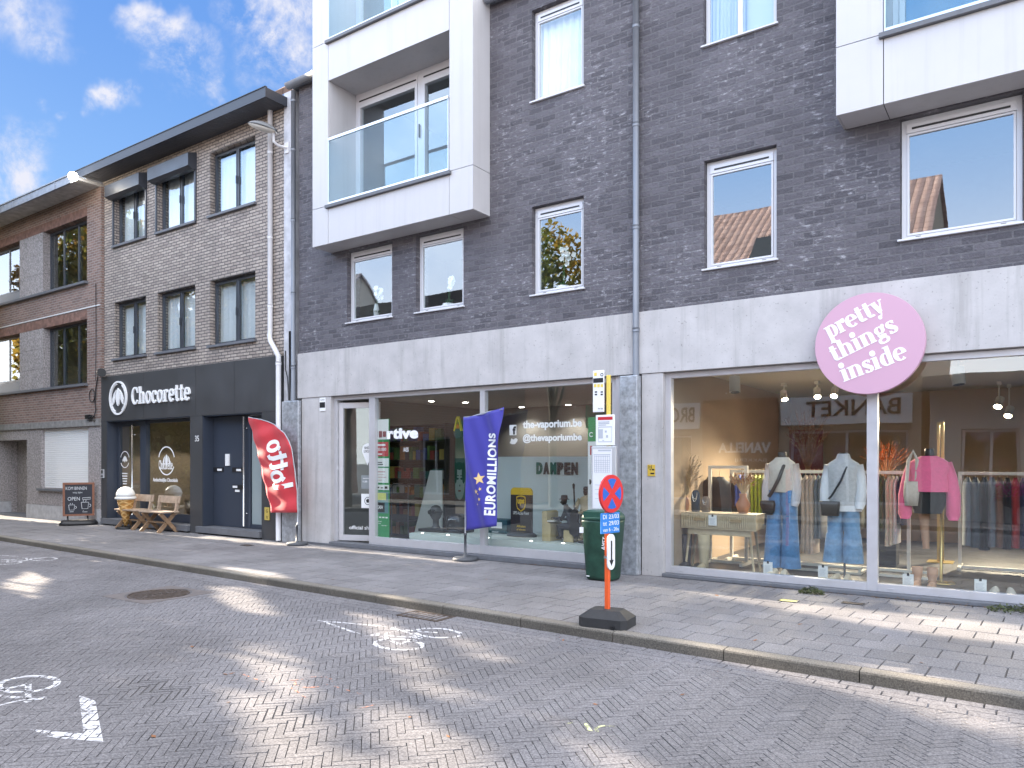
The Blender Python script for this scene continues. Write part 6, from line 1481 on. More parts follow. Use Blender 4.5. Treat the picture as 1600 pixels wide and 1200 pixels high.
# second poster column
x0, x1 = X(918.5, y), X(955, y); zt = at(920, 652, y)[1]
t = thing('poster_column', 'green topped white poster column behind the bus stop sign', 'poster display', (x0, y, .19))
m = M(); m.box(x0, x1, y, y + .012, .19, at(920, 690, y)[1]); m.obj('board', PAP, t); m = M(); m.box(x0, x1, y - .001, y + .012, at(920, 690, y)[1] + .001, zt); m.obj('header', GRN, t)
m = M(); c = at(924, 679, y)
for q in stripq(arcp(c[0], c[1], .028, 40, 320, 12), .014): m.prism(q, (0, y - .003, 0), (1, 0, 0), (0, 0, 1), .001)
m.obj('print', VINYL, t); m = M(); c = at(921, 757, y); text(m, 'M', (c[0], y - .0005, c[1]), h=.075, bold=.03, depth=.001); m.obj('print', BLACK, t)
m = M(); c = at(922, 711, y); text(m, 'lotto', (c[0], y - .0005, c[1]), w=.35, h=.13, bold=.06, depth=.001); m.obj('print', PRED, t)

def parcel_sign():
    y = .85; k = mpp(813, y); z0, z1 = .30, at(813, 762, y)[1]; x0, x1 = X(798, y), X(830.5, y); xm = (x0 + x1) / 2
    t = thing('parcel_sign', 'dark brown standing parcel point sign with shield and yellow top', 'display sign', (xm, y, z0))
    m = M(); hw = (x1 - x0) / 2; r = .07; top = [(hw - r + r * cos(radians(a)), z1 - r + r * sin(radians(a))) for a in range(0, 91, 15)] + [(-hw + r + r * cos(radians(a)), z1 - r + r * sin(radians(a))) for a in range(90, 181, 15)]
    zy = z1 - .115
    m.prism([(-hw, z0 + .05), (hw, z0 + .05), (hw, zy), (-hw, zy)], (xm, y, 0), (1, 0, 0), (0, 0, 1), .04); m.obj('board', mat('parcel_brown', (.028, .020, .016), .4), t)
    YG = mat('parcel_yellow', (.70, .45, .02), .4); m = M(); m.prism([(-hw, zy + .001)] + [(hw, zy + .001)] + top, (xm, y - .001, 0), (1, 0, 0), (0, 0, 1), .042); m.obj('header', YG, t)
    sh = [(-.078, .09), (-.04, .105), (0, .11), (.04, .105), (.078, .09), (.08, -.02), (.065, -.08), (0, -.125), (-.065, -.08), (-.08, -.02)][::-1]
    zc = at(813, 786, y)[1]; m = M(); m.prism([(a * 1.12, b * 1.12) for a, b in sh][::1], (xm, y - .004, zc), (1, 0, 0), (0, 0, 1), .003); m.obj('shield', YG, t)
    m = M(); m.prism([(a * .95, b * .95) for a, b in sh], (xm, y - .006, zc), (1, 0, 0), (0, 0, 1), .002); m.obj('shield_field', mat('shield_brown', (.05, .022, .012), .4), t)
    m = M(); text(m, 'ups', (xm, y - .0062, zc - .04), w=.13, h=.10, bold=.05, depth=.001, align='c')
    for s, py in (('Afhalen', 824), ('of afgeven', 829.5), ('doe je hier', 835)): text(m, s, (xm, y - .0005, at(813, py, y)[1]), w=.17, h=.036, bold=.02, depth=.001, align='c')
    m.obj('lettering', YG, t); m = M(); text(m, 'UPS Access Point', (xm, y - .0005, at(813, 804, y)[1]), w=.30, h=.05, depth=.001, align='c'); m.obj('lettering', WHITE, t)
    m = M(); m.loft([((xm, y + .02, .29), .27, .16), ((xm, y + .02, .32), .27, .16), ((xm, y + .02, .35), .22, .12)], 28); m.obj('base', MAT['grey_rubber'], t)
parcel_sign()
def crates():
    y = 1.0; x0, x1 = X(757, y), X(792, y); 
    t = thing('storage_box', 'dark teal storage box with white label standing on the podium', 'box', ((x0 + x1) / 2, y, .3)); z1 = at(775, 812, y)[1]
    m = M(); m.box(x0, x1, y, y + .3, .295, z1); m.obj('body', mat('teal_box', (.02, .075, .085), .5), t, bevel=.01); m = M(); m.box(x0 + .14, x1 - .1, y - .003, y, z1 - .14, z1 - .04); text(m, 'AMAZE', (x0 + .15, y - .0005, z1 - .22), w=.14, depth=.002); m.obj('label', WHITE, t)
crates()

def figure_seated():
    """small jazz pianist figure, about 55 cm, on a stool at a little upright piano"""
    y = .62; k = mpp(882, y); P = lambda px, py: Vector((X(px, y), y, at(px, py, y)[1])); b = .29
    t = thing('pianist_figurine', 'dark seated jazz pianist figurine in a hat at a little wooden piano', 'figurine', (X(884, y), y, b))
    TANW = mat('figurine_wood', (.46, .37, .20), .6, vary=.15); SUIT = mat('figurine_suit', (.022, .022, .027), .5); SK = mat('figurine_skin', (.045, .03, .024), .5)
    m = M(); x0, x1, x2 = X(855.5, y), X(863, y), X(868.5, y); zt = P(860, 798).z; zk = P(865, 812).z
    m.prism([(x0, b), (x2, b), (x2, zk - .05), (x1, zk - .03), (x1, zt - .02), (x1 - .03, zt), (x0, zt)], (0, y - .16, 0), (1, 0, 0), (0, 0, 1), .34); p = m.obj('piano', TANW, t, bevel=.006)
    m = M(); m.box(x1, x2 + .05, y - .15, y + .17, zk - .02, zk); m.obj('keyboard', mat('key_ivory', (.7, .68, .6), .4), p)
    zs = P(893, 828).z; m = M(); m.box(X(886, y), X(901, y), y - .11, y + .13, b, zs); m.obj('stool', TANW, t, bevel=.008)
    hip, sh, neck, head = P(896, 824), P(888, 797), P(884, 791), P(881.5, 784)
    body = M()
    body.loft([(hip + Vector((.0, 0, -.03)), .085, .10), (hip + Vector((-.0, 0, .04)), .088, .10), ((hip + sh) / 2 + Vector((.025, 0, .02)), .083, .098), (sh + Vector((.01, 0, -.015)), .072, .105), (neck + Vector((.004, 0, .0)), .034, .045), (neck + Vector((-.002, 0, .03)), .030, .032)], 16)
    kn, ft = P(876, 822), P(879, 841)
    for s in (-.055, .055):
        o = Vector((0, s, 0)); body.tube([hip + o + Vector((0, 0, -.0)), (hip + kn) / 2 + o + Vector((0, 0, .012)), kn + o, (kn + ft) / 2 + o + Vector((.012, 0, 0)), ft + o + Vector((.0, 0, .03))], [.062, .055, .047, .040, .030], 10)
        body.tube([ft + o + Vector((.02, 0, .022)), ft + o + Vector((-.05, 0, .016)), ft + o + Vector((-.075, 0, .012))], [.026, .024, .014], 8)
        s2 = s * 1.6; o2 = Vector((0, s2, 0)); el = P(881, 812); hd = P(869, 809)
        body.tube([sh + o2 + Vector((.0, 0, -.015)), (sh + el) / 2 + o2 + Vector((.012, 0, 0)), el + o2, (el + hd) / 2 + o2 * .9, hd + o2 * .8], [.034, .031, .027, .022, .017], 8)
        for f in range(4): body.tube([hd + o2 * .8 + Vector((0, (f - 1.5) * .008, 0)), hd + o2 * .8 + Vector((-.028 - .004 * (f in (1, 2)), (f - 1.5) * .010, .004)), hd + o2 * .8 + Vector((-.044 - .004 * (f in (1, 2)), (f - 1.5) * .011, -.008))], [.0055, .005, .004], 5)
        body.tube([hd + o2 * .8 + Vector((.004, -.012 if s > 0 else .012, 0)), hd + o2 * .8 + Vector((-.02, -.024 if s > 0 else .024, -.004))], [.006, .004], 5)
    body.obj('body', SUIT, t)
    m = M(); m.loft([(head + Vector((.006, 0, -.055)), .022, .022), (head + Vector((-.004, 0, -.04)), .035, .033), (head + Vector((-.003, 0, -.012)), .046, .040), (head + Vector((0, 0, .015)), .048, .043), (head + Vector((.003, 0, .045)), .040, .036), (head + Vector((.004, 0, .06)), .015, .015)], 14)
    m.tube([head + Vector((-.043, 0, .008)), head + Vector((-.062, 0, -.012)), head + Vector((-.046, 0, -.018))], [.006, .011, .008], 6); m.tube([head + Vector((-.040, -.014, -.032)), head + Vector((-.040, .014, -.032))], .006, 6)
    for s in (-1, 1): m.loft([(head + Vector((.008, s * .042, -.012)), .010, .005), (head + Vector((.010, s * .045, .0)), .013, .006), (head + Vector((.008, s * .042, .012)), .010, .005)], 8)
    m.cur = 1
    for s in (-1, 1): m.loft([(head + Vector((-.042, s * .016, .008)), .006, .006), (head + Vector((-.042, s * .016, .016)), .006, .006)], 8)
    m.obj('head', [SK, WHITE], t)
    m = M(); c = head + Vector((.002, 0, .035)); m.loft([(c, .082, .072), (c + Vector((0, 0, .010)), .080, .070), (c + Vector((0, 0, .012)), .056, .050), (c + Vector((0, 0, .06)), .050, .044), (c + Vector((0, 0, .068)), .035, .03)], 20); m.obj('hat', SUIT, t)
figure_seated()
def figure_bass():
    y = .60; P = lambda px, py: Vector((X(px, y), y, at(px, py, y)[1])); b = .29
    t = thing('bassist_figurine', 'standing jazz musician figurine in a beige suit holding a double bass', 'figurine', (X(918, y), y, b))
    BG = mat('figurine_beige', (.42, .33, .20), .6); SUIT = MAT['figurine_suit']; SK = MAT['figurine_skin']
    c = P(916, 843); c.z = b; zt = P(916, 761).z; H = zt - b
    m = M(); m.loft([(c, .13, .10), (c + Vector((0, 0, .03)), .13, .10), (c + Vector((0, 0, .045)), .09, .07)], 22); m.obj('base', SUIT, t)
    body = M(); z = lambda f: Vector((c.x, y, b + H * f))
    for s in (-1, 1):
        o = Vector((s * .042, 0, 0)); body.tube([z(.5) + o, z(.30) + o + Vector((s * .01, 0, 0)), z(.10) + o + Vector((s * .018, 0, 0)), z(.065) + o + Vector((s * .02, -.01, 0))], [.062, .055, .045, .04], 10)
        body.tube([z(.07) + o + Vector((s * .02, .02, 0)), z(.06) + o + Vector((s * .03, -.075, 0))], [.03, .018], 8)
    body.loft([(z(.46), .085, .065), (z(.55), .098, .072), (z(.66), .090, .068), (z(.76), .108, .07), (z(.81), .09, .06), (z(.84), .035, .035), (z(.87), .032, .032)], 16)
    hd = [z(.66) + Vector((-.115, -.12, 0)), z(.52) + Vector((-.10, -.13, 0))]
    for s, h in ((-1, hd[0]), (1, hd[1])):
        sh = z(.78) + Vector((s * .105, 0, 0)); el = z(.62) + Vector((s * .14, -.05, 0)); body.tube([sh, (sh + el) / 2 + Vector((s * .012, 0, 0)), el, (el + h) / 2, h], [.036, .034, .029, .024, .018], 8)
        for f in range(4): body.tube([h + Vector((0, 0, (f - 1.5) * .009)), h + Vector((-.02, -.016, (f - 1.5) * .010)), h + Vector((-.035, .0, (f - 1.5) * .010))], [.006, .0055, .004], 5)
        body.tube([h + Vector((.0, .004, .012)), h + Vector((-.018, .012, .022))], [.006, .004], 5)
    body.obj('body', BG, t)
    m = M(); h = z(.925); m.loft([(h + Vector((0, -.01, -.06)), .022, .024), (h + Vector((0, -.012, -.035)), .036, .040), (h, .043, .050), (h + Vector((0, .004, .03)), .040, .046), (h + Vector((0, .004, .05)), .02, .022)], 14)
    m.tube([h + Vector((0, -.046, .005)), h + Vector((0, -.068, -.016)), h + Vector((0, -.05, -.022))], [.006, .011, .008], 6)
    for s in (-1, 1): m.loft([(h + Vector((s * .042, 0, -.01)), .005, .01), (h + Vector((s * .045, 0, 0)), .006, .012), (h + Vector((s * .042, 0, .01)), .005, .01)], 8)
    m.obj('head', SK, t); m = M(); q = h + Vector((0, .01, .022)); m.loft([(q, .048, .054), (q + Vector((0, 0, .03)), .05, .055), (q + Vector((0, 0, .048)), .03, .035)], 16); m.obj('hair', SUIT, t)
    m = M(); B = Vector((c.x - .12, y - .15, 0)); prof = [(.02, .30, .0), (.085, .26, 1), (.105, .20, 1), (.095, .13, 1), (.06, .09, 1), (.07, .03, 1), (.075, -.03, 1), (.05, -.08, 1), (.01, -.1, 1)]
    out = [(a, bz) for a, bz, _ in prof]; pl = [(-a, bz) for a, bz in out] + [(a, bz) for a, bz in reversed(out)]
    m.prism([(a * .9, -bz) for a, bz in pl], (B.x, B.y, b + .40), (1, 0, 0), (0, 0, 1), .045); m.cyl((B.x, B.y + .02, b + .45), (B.x - .02, B.y + .03, b + .82), .012, 8); m.loft([((B.x - .022, B.y + .03, b + .80), .016, .016), ((B.x - .025, B.y + .03, b + .86), .022, .016), ((B.x - .026, B.y + .03, b + .88), .006, .006)], 10); m.cyl((B.x, B.y + .02, b + .10), (B.x, B.y + .02, b + .02), .006, 6); m.obj('double_bass', mat('bass_black', (.014, .012, .012), .3), t)
figure_bass()
# helmet bust on the podium
y = .70; cx = X(681, y); k = mpp(681, y); zb = .29; z = lambda py: at(681, py, y)[1]
t = thing('helmet_bust', 'dark grey bust wearing a helmet and goggles on a black plinth', 'bust', (cx, y, zb)); GB = mat('bust_grey', (.05, .052, .055), .45)
m = M(); m.box(cx - .28, cx + .28, y - .14, y + .16, zb, zb + .05); m.obj('plinth', BLACK, t, bevel=.006)
m = M(); m.loft([((cx, y, zb + .05), .09, .08), ((cx, y, zb + .07), .085, .075), ((cx, y, zb + .11), .05, .05), ((cx, y, zb + .2), .052, .05), ((cx, y, zb + .24), .085, .085), ((cx, y, zb + .30), .105, .11), ((cx, y, zb + .37), .10, .11), ((cx, y, zb + .43), .07, .08), ((cx, y, zb + .455), .02, .02)], 20); m.tube([(cx, y - .10, zb + .31), (cx, y - .13, zb + .28), (cx, y - .10, zb + .265)], [.012, .02, .015], 8); m.obj('head', GB, t)
m = M()
for s in (-1, 1): m.tube([(cx + s * .042, y - .10, zb + .335), (cx + s * .045, y - .125, zb + .335)], [.042, .036], 14)
m.tube([(cx + .11 * sin(radians(a)), y + .118 * cos(radians(a)), zb + .335) for a in range(0, 361, 20)], .014, 8); m.obj('goggles', BLACK, t)
# machine beside it
x0, x1 = X(694, .75), X(727, .75)
t = thing('coffee_machine', 'dark rounded chrome appliance on the podium beside the goggled bust', 'appliance', ((x0 + x1) / 2, .8, .29))
m = M(); m.box(x0, x1, .62, 1.0, .29, .34); m.loft([(((x0 + x1) / 2, .82, .34), .17, .14), (((x0 + x1) / 2, .82, .45), .19, .16), (((x0 + x1) / 2, .82, .55), .17, .14), (((x0 + x1) / 2, .82, .60), .10, .09)], 22, pw=3); m.obj('body', mat('dark_chrome', (.05, .05, .055), .2, .6), t, bevel=.01)
m = M(); m.tube([((x0 + x1) / 2 - .12, .70, .50), ((x0 + x1) / 2, .66, .52), ((x0 + x1) / 2 + .12, .70, .50)], .012, 8); m.obj('handle', STEEL, t)
# portrait poster behind
y = 1.9; x0, x1 = X(704, y), X(730, y); z0, z1 = at(717, 792, y)[1], at(717, 716, y)[1]
t = thing('portrait_poster', 'black and white face poster behind the shelving next to the blue flag', 'poster', ((x0 + x1) / 2, y, z0)); cx, cz = (x0 + x1) / 2 + .02, (z0 + z1) / 2; w, h = (x1 - x0), (z1 - z0)
m = M(); m.box(x0, x1, y, y + .015, z0, z1); m.obj('sheet', mat('poster_grey', (.12, .12, .12), .5), t)
def ell(m, ex, ez, rx, rz, d, n=20): m.prism([(rx * cos(2 * pi * q / n), rz * sin(2 * pi * q / n)) for q in range(n)], (cx + ex * w, y - d, cz + ez * h), (1, 0, 0), (0, 0, 1), .002)
m = M(); ell(m, 0, .0, w * .30, h * .36, .003); m.obj('face', mat('face_grey', (.45, .44, .43), .6), t)
m = M(); 
for s in (-1, 1): ell(m, s * .12, .08, w * .075, h * .022, .005); ell(m, s * .12, .14, w * .09, h * .010, .005)
ell(m, .02, -.06, w * .03, h * .02, .005); ell(m, -.24, .2, w * .10, h * .22, .006); ell(m, .24, .2, w * .10, h * .22, .006); ell(m, 0, .34, w * .27, h * .08, .006); m.obj('features', DARK, t)
m = M(); ell(m, 0, -.17, w * .09, h * .020, .005); m.obj('lips', mat('lip_red', (.30, .05, .05), .5), t)
# yellow hanging bell shape, shelving, back of the shop
y = .95; c = at(716, 668, y); k = mpp(716, y)
t = thing('yellow_hook_display', 'yellow triangular hanging display with a round grey lens hung in the window', 'hanging display', (c[0], y, c[1]))
m = M(); 
for s in (-1, 1): m.bar((c[0] + s * .075, y, c[1] - .06), (c[0] + s * .02, y, c[1] + .16), .045, .03)
m.box(c[0] - .03, c[0] + .03, y - .015, y + .015, c[1] + .15, c[1] + .19); m.obj('frame', mat('hook_yellow', (.75, .62, .05), .4), t)
m = M(); m.tube([(c[0], y - .02, c[1] - .10), (c[0], y + .05, c[1] - .10)], .085, 24); m.obj('lens', mat('lens_grey', (.12, .13, .14), .2, .3), t)
m = M(); m.prism([(-.025, -.03), (.025, -.03), (.03, .01), (0, .06), (-.03, .01)], (c[0], y - .02, c[1] + .01), (1, 0, 0), (0, 0, 1), .02); m.obj('flame', mat('flame_orange', (.75, .25, .03), .4), t)
# shelving racks and goods
r = random.Random(9)
GOODS = [mat('good_%s' % n, tuple(.45 * q + .02 for q in c), .45) for n, c in (('red', (.42, .04, .03)), ('orange', (.55, .22, .04)), ('blue', (.05, .10, .35)), ('teal', (.03, .20, .18)), ('white', (.6, .6, .58)), ('dark', (.05, .05, .06)), ('green', (.10, .25, .05)), ('yellow', (.6, .45, .08)))]
def shelf(label, x0, x1, y, z0, z1, n, depth=.3, turned=False, group='goods shelves in the newsagent', per=7):
    t = thing('shelf_rack', label, 'shelf', ((x0 + x1) / 2, y, z0), group)
    m = M(); m.box(x0, x0 + .03, y, y + depth, z0, z1); m.box(x1 - .03, x1, y, y + depth, z0, z1); m.box(x0 + .03, x1 - .03, y + depth - .02, y + depth, z0, z1)
    zs = [z0 + .02 + (z1 - z0) * i / n for i in range(n)]
    for z in zs: m.box(x0 + .03, x1 - .03, y, y + depth - .02, z, z + .02)
    m.obj('carcass', DARK, t); g = M()
    for z in zs:
        x = x0 + .05
        while x < x1 - .12:
            w = r.uniform(.05, .14); h = min((z1 - z0) / n * r.uniform(.4, .8), .3); g.cur = r.randrange(len(GOODS)); g.box(x, x + w, y + .02, y + depth * .7, z + .021, z + h); x += w + r.uniform(.005, .03)
    o = g.obj('goods', GOODS, t); o['kind'] = 'stuff'
shelf('dark shelf full of small coloured goods behind the open shop door', -10.7, -8.9, 1.6, .04, 2.2, 6)
shelf('low rack of boxed goods behind the wire carts', -8.3, -6.6, 3.2, .04, 1.5, 4, group=None)
shelf('tall wall shelf with orange and green packs above the partition', -6.6, -4.7, 3.4, .9, 2.1, 4, group=None)
m = M(); t = thing('back_wall_panel', 'green header panel on the back wall of the newsagent', 'wall panel', (-5.6, 3.35, 2.2)); m.box(-6.9, -4.7, 3.33, 3.37, 2.12, 2.55); m.obj('panel', mat('header_green', (.03, .30, .17), .5), t)
# leaning white panel and wire carts
t = thing('leaning_panel', 'pale slanted panel leaning behind the helmet bust', 'display panel', (X(665, 1.2), 1.2, .29)); p = [at(646, 838, 1.2), at(690, 838, 1.2), at(690, 735, 1.2), at(672, 735, 1.2)]
m = M(); m.prism(p, (0, 1.2, 0), (1, 0, 0), (0, 0, 1), .03); m.obj('board', mat('panel_pale', (.50, .53, .51), .5), t)
def cart(label, px0, px1, y):
    x0, x1 = X(px0, y), X(px1, y); t = thing('wire_cart', label, 'cart', ((x0 + x1) / 2, y, .03), 'wire carts in the newsagent'); zt = at(px0, 757, y)[1]
    m = M()
    for yy in (y, y + .4): m.tube([(x0, yy, .05), (x0, yy, zt - .05), (x0 + .05, yy, zt), (x1 - .05, yy, zt), (x1, yy, zt - .05), (x1, yy, .05)], .012, 8)
    m.obj('frame', MAT['socket_grey'], t); m = M()
    for z in (.35, .75): m.box(x0, x1, y, y + .4, z, z + .02); m.box(x0, x1, y - .005, y, z, z + .14)
    m.obj('tray', DARK, t); g = M()
    for i in range(4): g.cur = r.randrange(len(GOODS)); g.box(x0 + .05 + i * (x1 - x0 - .1) / 4, x0 + .02 + (i + 1) * (x1 - x0 - .1) / 4, y + .05, y + .35, .77, .77 + r.uniform(.04, .12))
    g.obj('goods', GOODS, t)
cart('dark wire cart with papers beside the green poster column', 612, 638, 1.35); cart('dark wire cart behind the slanted pale panel', 659, 687, 1.9)

# ---------------- fashion shop
OAKP = mat('pale_oak', (.50, .40, .26), .55, vary=.12, vscale=6); WHT = mat('rack_white', (.66, .63, .56), .4)
def console():
    y0, y1 = .50, .88; x0, x1 = X(1064, y0), X(1181, y0); zt = at(1064, 800, y0)[1]; zb = at(1064, 823, y0)[1]
    t = thing('console_table', 'pale ribbed two drawer console table in the fashion window', 'table', ((x0 + x1) / 2, y0, .05))
    m = M(); m.box(x0, x1, y0 + .02, y1, zb, zt - .012); m.box(x0, x1, y0 + .01, y1, zt - .011, zt); m.box(x0, x0 + .012, y0 + .005, y0 + .02, zb, zt - .012); m.box(x1 - .012, x1, y0 + .005, y0 + .02, zb, zt - .012); m.box(x0, x1, y0 + .004, y0 + .02, zb - .012, zb - .0005); m.obj('cabinet', OAKP, t)
    for a, b in ((x0 + .016, (x0 + x1) / 2 - .004), ((x0 + x1) / 2 + .004, x1 - .016)):
        m = M(); x = a
        while x < b - .012: m.box(x, x + .016, y0, y0 + .019, zb + .006, zt - .02); x += .0245
        d = m.obj('drawer', OAKP, t); m = M(); c = (a + b) / 2; m.box(c - .07, c + .07, y0 - .02, y0 - .001, (zb + zt) / 2 - .005, (zb + zt) / 2 + .03); m.obj('handle', mat('oak_handle', (.34, .24, .13), .5), d)
    m = M(); m.box(x0 + .08, x1 - .08, y0 + .04, y0 + .07, zb - .09, zb - .013); m.obj('apron', OAKP, t)
    for xx, s in ((x0 + .10, -1), (x1 - .10, 1)):
        for yy in (y0 + .06, y1 - .06): m = M(); m.tube([(xx, yy, zb - .012), (xx + s * .06, yy, .052)], [.022, .013], 10); m.obj('leg', OAKP, t)
    return x0, x1, y0, zt
CXa, CXb, CY, CZ = console()
def card(label, px, py0, py1, y, lean=0):
    x = X(px, y); a, b = at(px, py0, y)[1], at(px, py1, y)[1]; t = thing('price_card', label, 'price card', (x, y, b), 'white price cards in the fashion window')
    m = M(); m.box(x - .055, x + .055, y - .004, y, b, a); m.obj('sheet', PAP, t); m = M(); m.box(x - .012, x + .012, y - .008, y - .0045, a - .02, a + .012); m.obj('clip', BLACK, t)
    m = M()
    for k in range(7): m.box(x - .04, x + .035 - .008 * (k % 3), y - .0055, y - .0042, a - .045 - k * .012, a - .049 - k * .012)
    m.obj('print', MAT['print_grey'], t)
card('white price card hanging on the ribbed console table', 1113.5, 805, 821, CY - .012); card('white price card at the cream sneakers below the first jeans', 1200, 878, 897, .30); card('white price card beside the sneakers below the flared jeans', 1286, 884, 902, .30); card('white price card at the tan ankle boots', 1419, 897, 915, .30); card('white price card at the grey sneakers', 1532, 905, 925, .30)
PAMP = mat('pampas', (.46, .34, .21), .95, vary=.25, vscale=12); TERR = mat('terracotta_vase', (.40, .20, .13), .7); RUSTF = mat('rust_flowers', (.30, .12, .05), .9, vary=.4, vscale=15)
def bouquet(label, x, y, z, vr, vh, h, spread, n, mm, vm, seed, name='dried_flowers', flower=None, ball=False):
    t = thing(name, label, 'dried flowers', (x, y, z)); r = random.Random(seed)
    m = M(); m.loft([((x, y, z), vr * .6, vr * .6), ((x, y, z + vh * .45), vr, vr), ((x, y, z + vh * .8), vr * (.45 if ball else .8), vr * (.45 if ball else .8)), ((x, y, z + vh), vr * .5, vr * .5)], 20); m.obj('vase', vm, t)
    m = M()
    for k in range(n):
        a = r.uniform(0, 2 * pi); s = spread * sqrt(r.random()); tip = Vector((x + s * cos(a), y + s * sin(a) * .5, z + vh + h * r.uniform(.55, 1) * (1 - .25 * (s / spread) ** 2))); b = Vector((x, y, z + vh * .9)); mid = (b + tip) / 2 + Vector((0, 0, h * .12))
        m.cur = 0; m.tube([b, mid, tip], [.003, .003, .002], 4)
        d = (tip - mid).normalized()
        for q in range(16):
            f = q / 16; P = mid + (tip - mid) * (.15 + .95 * f); v = Vector((r.gauss(0, 1), r.gauss(0, 1), r.gauss(0, 1))).normalized(); w = (.030 if flower is None else .022) * (1.1 - f * .5)
            m.cur = 1 if (flower and r.random() < .5) else 0
            e = d * .035; m.add([P, P + v * w * .5 + e * .5, P + v * w + e, P + v * w * .3 + e * .9], [(0, 1, 2, 3)])
    m.obj('sprays', [mm, flower or mm], t)
bouquet('tall pampas grass bunch in a terracotta vase at the window edge', X(1072, .75), .75, CZ, .05, .20, .60, .26, 46, PAMP, TERR, 1)
bouquet('dried flower bunch in a round terracotta vase on the console', X(1161, .72), .72, CZ, .095, .26, .30, .20, 44, PAMP, TERR, 2, flower=RUSTF, ball=True)
def bustneck(label, px, w, h, mm, seed):
    y = .68; x = X(px, y); t = thing('necklace_stand', label, 'jewellery stand', (x, y, CZ)); m = M(); m.loft([((x, y, CZ), w * .9, .03), ((x, y, CZ + h * .6), w, .035), ((x, y, CZ + h * .85), w * .9, .03), ((x, y, CZ + h), w * .45, .02)], 16, pw=3); m.obj('bust', mm, t)
    m = M()
    for k in range(2): m.tube([(x + w * .55 * cos(radians(a)), y - .042, CZ + h * .9 + h * (.30 + .12 * k) * sin(radians(a))) for a in range(180, 361, 15)], .006 - .003 * (seed), 6)
    m.obj('necklace', mat('silver', (.7, .7, .68), .25, .8), t)
bustneck('dark blue necklace stand with two silver chains on the console', 1087, .062, .29, mat('navy_velvet', (.012, .03, .06), .8), 0); bustneck('grey brown necklace stand with a fine pendant on the console', 1103, .062, .21, mat('taupe_felt', (.20, .17, .15), .9), 1)
# wall shelf with bags and pampas
y = 3.2; x0, x1 = X(1103, y), X(1152, y); zs = at(1125, 725, y)[1]
t = thing('wall_shelf', 'small wooden wall shelf behind the console', 'shelf', ((x0 + x1) / 2, y, zs)); m = M(); m.box(x0, x1, y, y + .25, zs - .03, zs); m.obj('board', OAKP, t); m = M(); m.box(x0 + .1, x0 + .12, y + .1, y + .25, zs - .2, zs - .031); m.box(x1 - .12, x1 - .1, y + .1, y + .25, zs - .2, zs - .031); m.obj('bracket', BLACK, t)
bouquet('pampas grass bunch on the wooden wall shelf', X(1122, y + .1), y + .1, zs, .05, .18, .75, .34, 40, PAMP, TERR, 5)
for nm, px, w, h, c, lb in (('handbag', 1112, .13, .16, (.10, .11, .05), 'olive handbag on the wooden wall shelf'), ('bottle', 1143, .035, .20, (.60, .57, .5), 'pale bottle on the wooden wall shelf')):
    x = X(px, y + .1); t = thing(nm, lb, nm, (x, y + .1, zs)); m = M()
    if nm == 'handbag': m.loft([((x, y + .1, zs), w, .06), ((x, y + .1, zs + h * .7), w * .95, .06), ((x, y + .1, zs + h), w * .6, .05)], 18, pw=3); m.obj('body', mat('olive_leather', c, .5), t); m = M(); m.tube([(x + w * .5 * cos(radians(a)), y + .1, zs + h + .09 * sin(radians(a))) for a in range(0, 181, 20)], .008, 6); m.obj('strap', BLACK, t)
    else: m.loft([((x, y + .1, zs), w, w), ((x, y + .1, zs + h * .7), w, w), ((x, y + .1, zs + h * .8), w * .4, w * .4), ((x, y + .1, zs + h), w * .4, w * .4)], 14); m.obj('body', mat('cream_glass', c, .3), t); m = M(); m.cyl((x, y + .1, zs + h), (x, y + .1, zs + h + .02), w * .45, 10); m.obj('cap', BLACK, t)

# clothes
def cloth(nm, col, vary=.1, vs=30, bump=.3): return mat(nm, col, .9, vary=vary, vscale=vs, bump=bump, bscale=160, sheen=.3)
DENIM = cloth('blue_denim', (.085, .20, .38), .25, 14); DENIM2 = cloth('light_denim', (.15, .28, .44), .25, 14)
CREAM = cloth('cream_knit', (.55, .49, .42)); GREYK = cloth('grey_knit', (.55, .54, .54), .14); PINK = cloth('pink_knit', (.80, .14, .27), .08); SHIRT = cloth('white_shirt', (.74, .74, .76), .03)
SHEER = bpy.data.materials.new('sheer_blouse'); SHEER.use_nodes = True; SHEER.node_tree.nodes['Principled BSDF'].inputs['Base Color'].default_value = (.72, .66, .66, 1); SHEER.node_tree.nodes['Principled BSDF'].inputs['Alpha'].default_value = .55
def folds(rings, seed, amp):
    """wobble each ring a little so cloth does not look turned on a lathe"""
    r = random.Random(seed); return [(Vector(c) + Vector((r.uniform(-amp, amp), r.uniform(-amp, amp), 0)), rx * r.uniform(.95, 1.05), ry * r.uniform(.93, 1.06)) for c, rx, ry in rings]
def pleat(m, rings, n=36, k=7, amp=.06, ph=0., pw=2.2):
    vs = []
    for j, (c, rx, ry) in enumerate(rings):
        c = Vector(c); f = j / (len(rings) - 1)
        for i in range(n):
            a = 2 * pi * i / n; q = 1 + amp * f * sin(k * a + ph + f) + amp * .5 * f * sin((k * 2 + 1) * a + ph * 2); ca, sa = cos(a), sin(a); e = 2 / pw
            vs.append((c.x + rx * q * abs(ca) ** e * (1 if ca > 0 else -1), c.y + ry * q * abs(sa) ** e * (1 if sa > 0 else -1), c.z))
    fs = [(j * n + i, j * n + (i + 1) % n, (j + 1) * n + (i + 1) % n, (j + 1) * n + i) for j in range(len(rings) - 1) for i in range(n)]
    m.add(vs, fs, True)
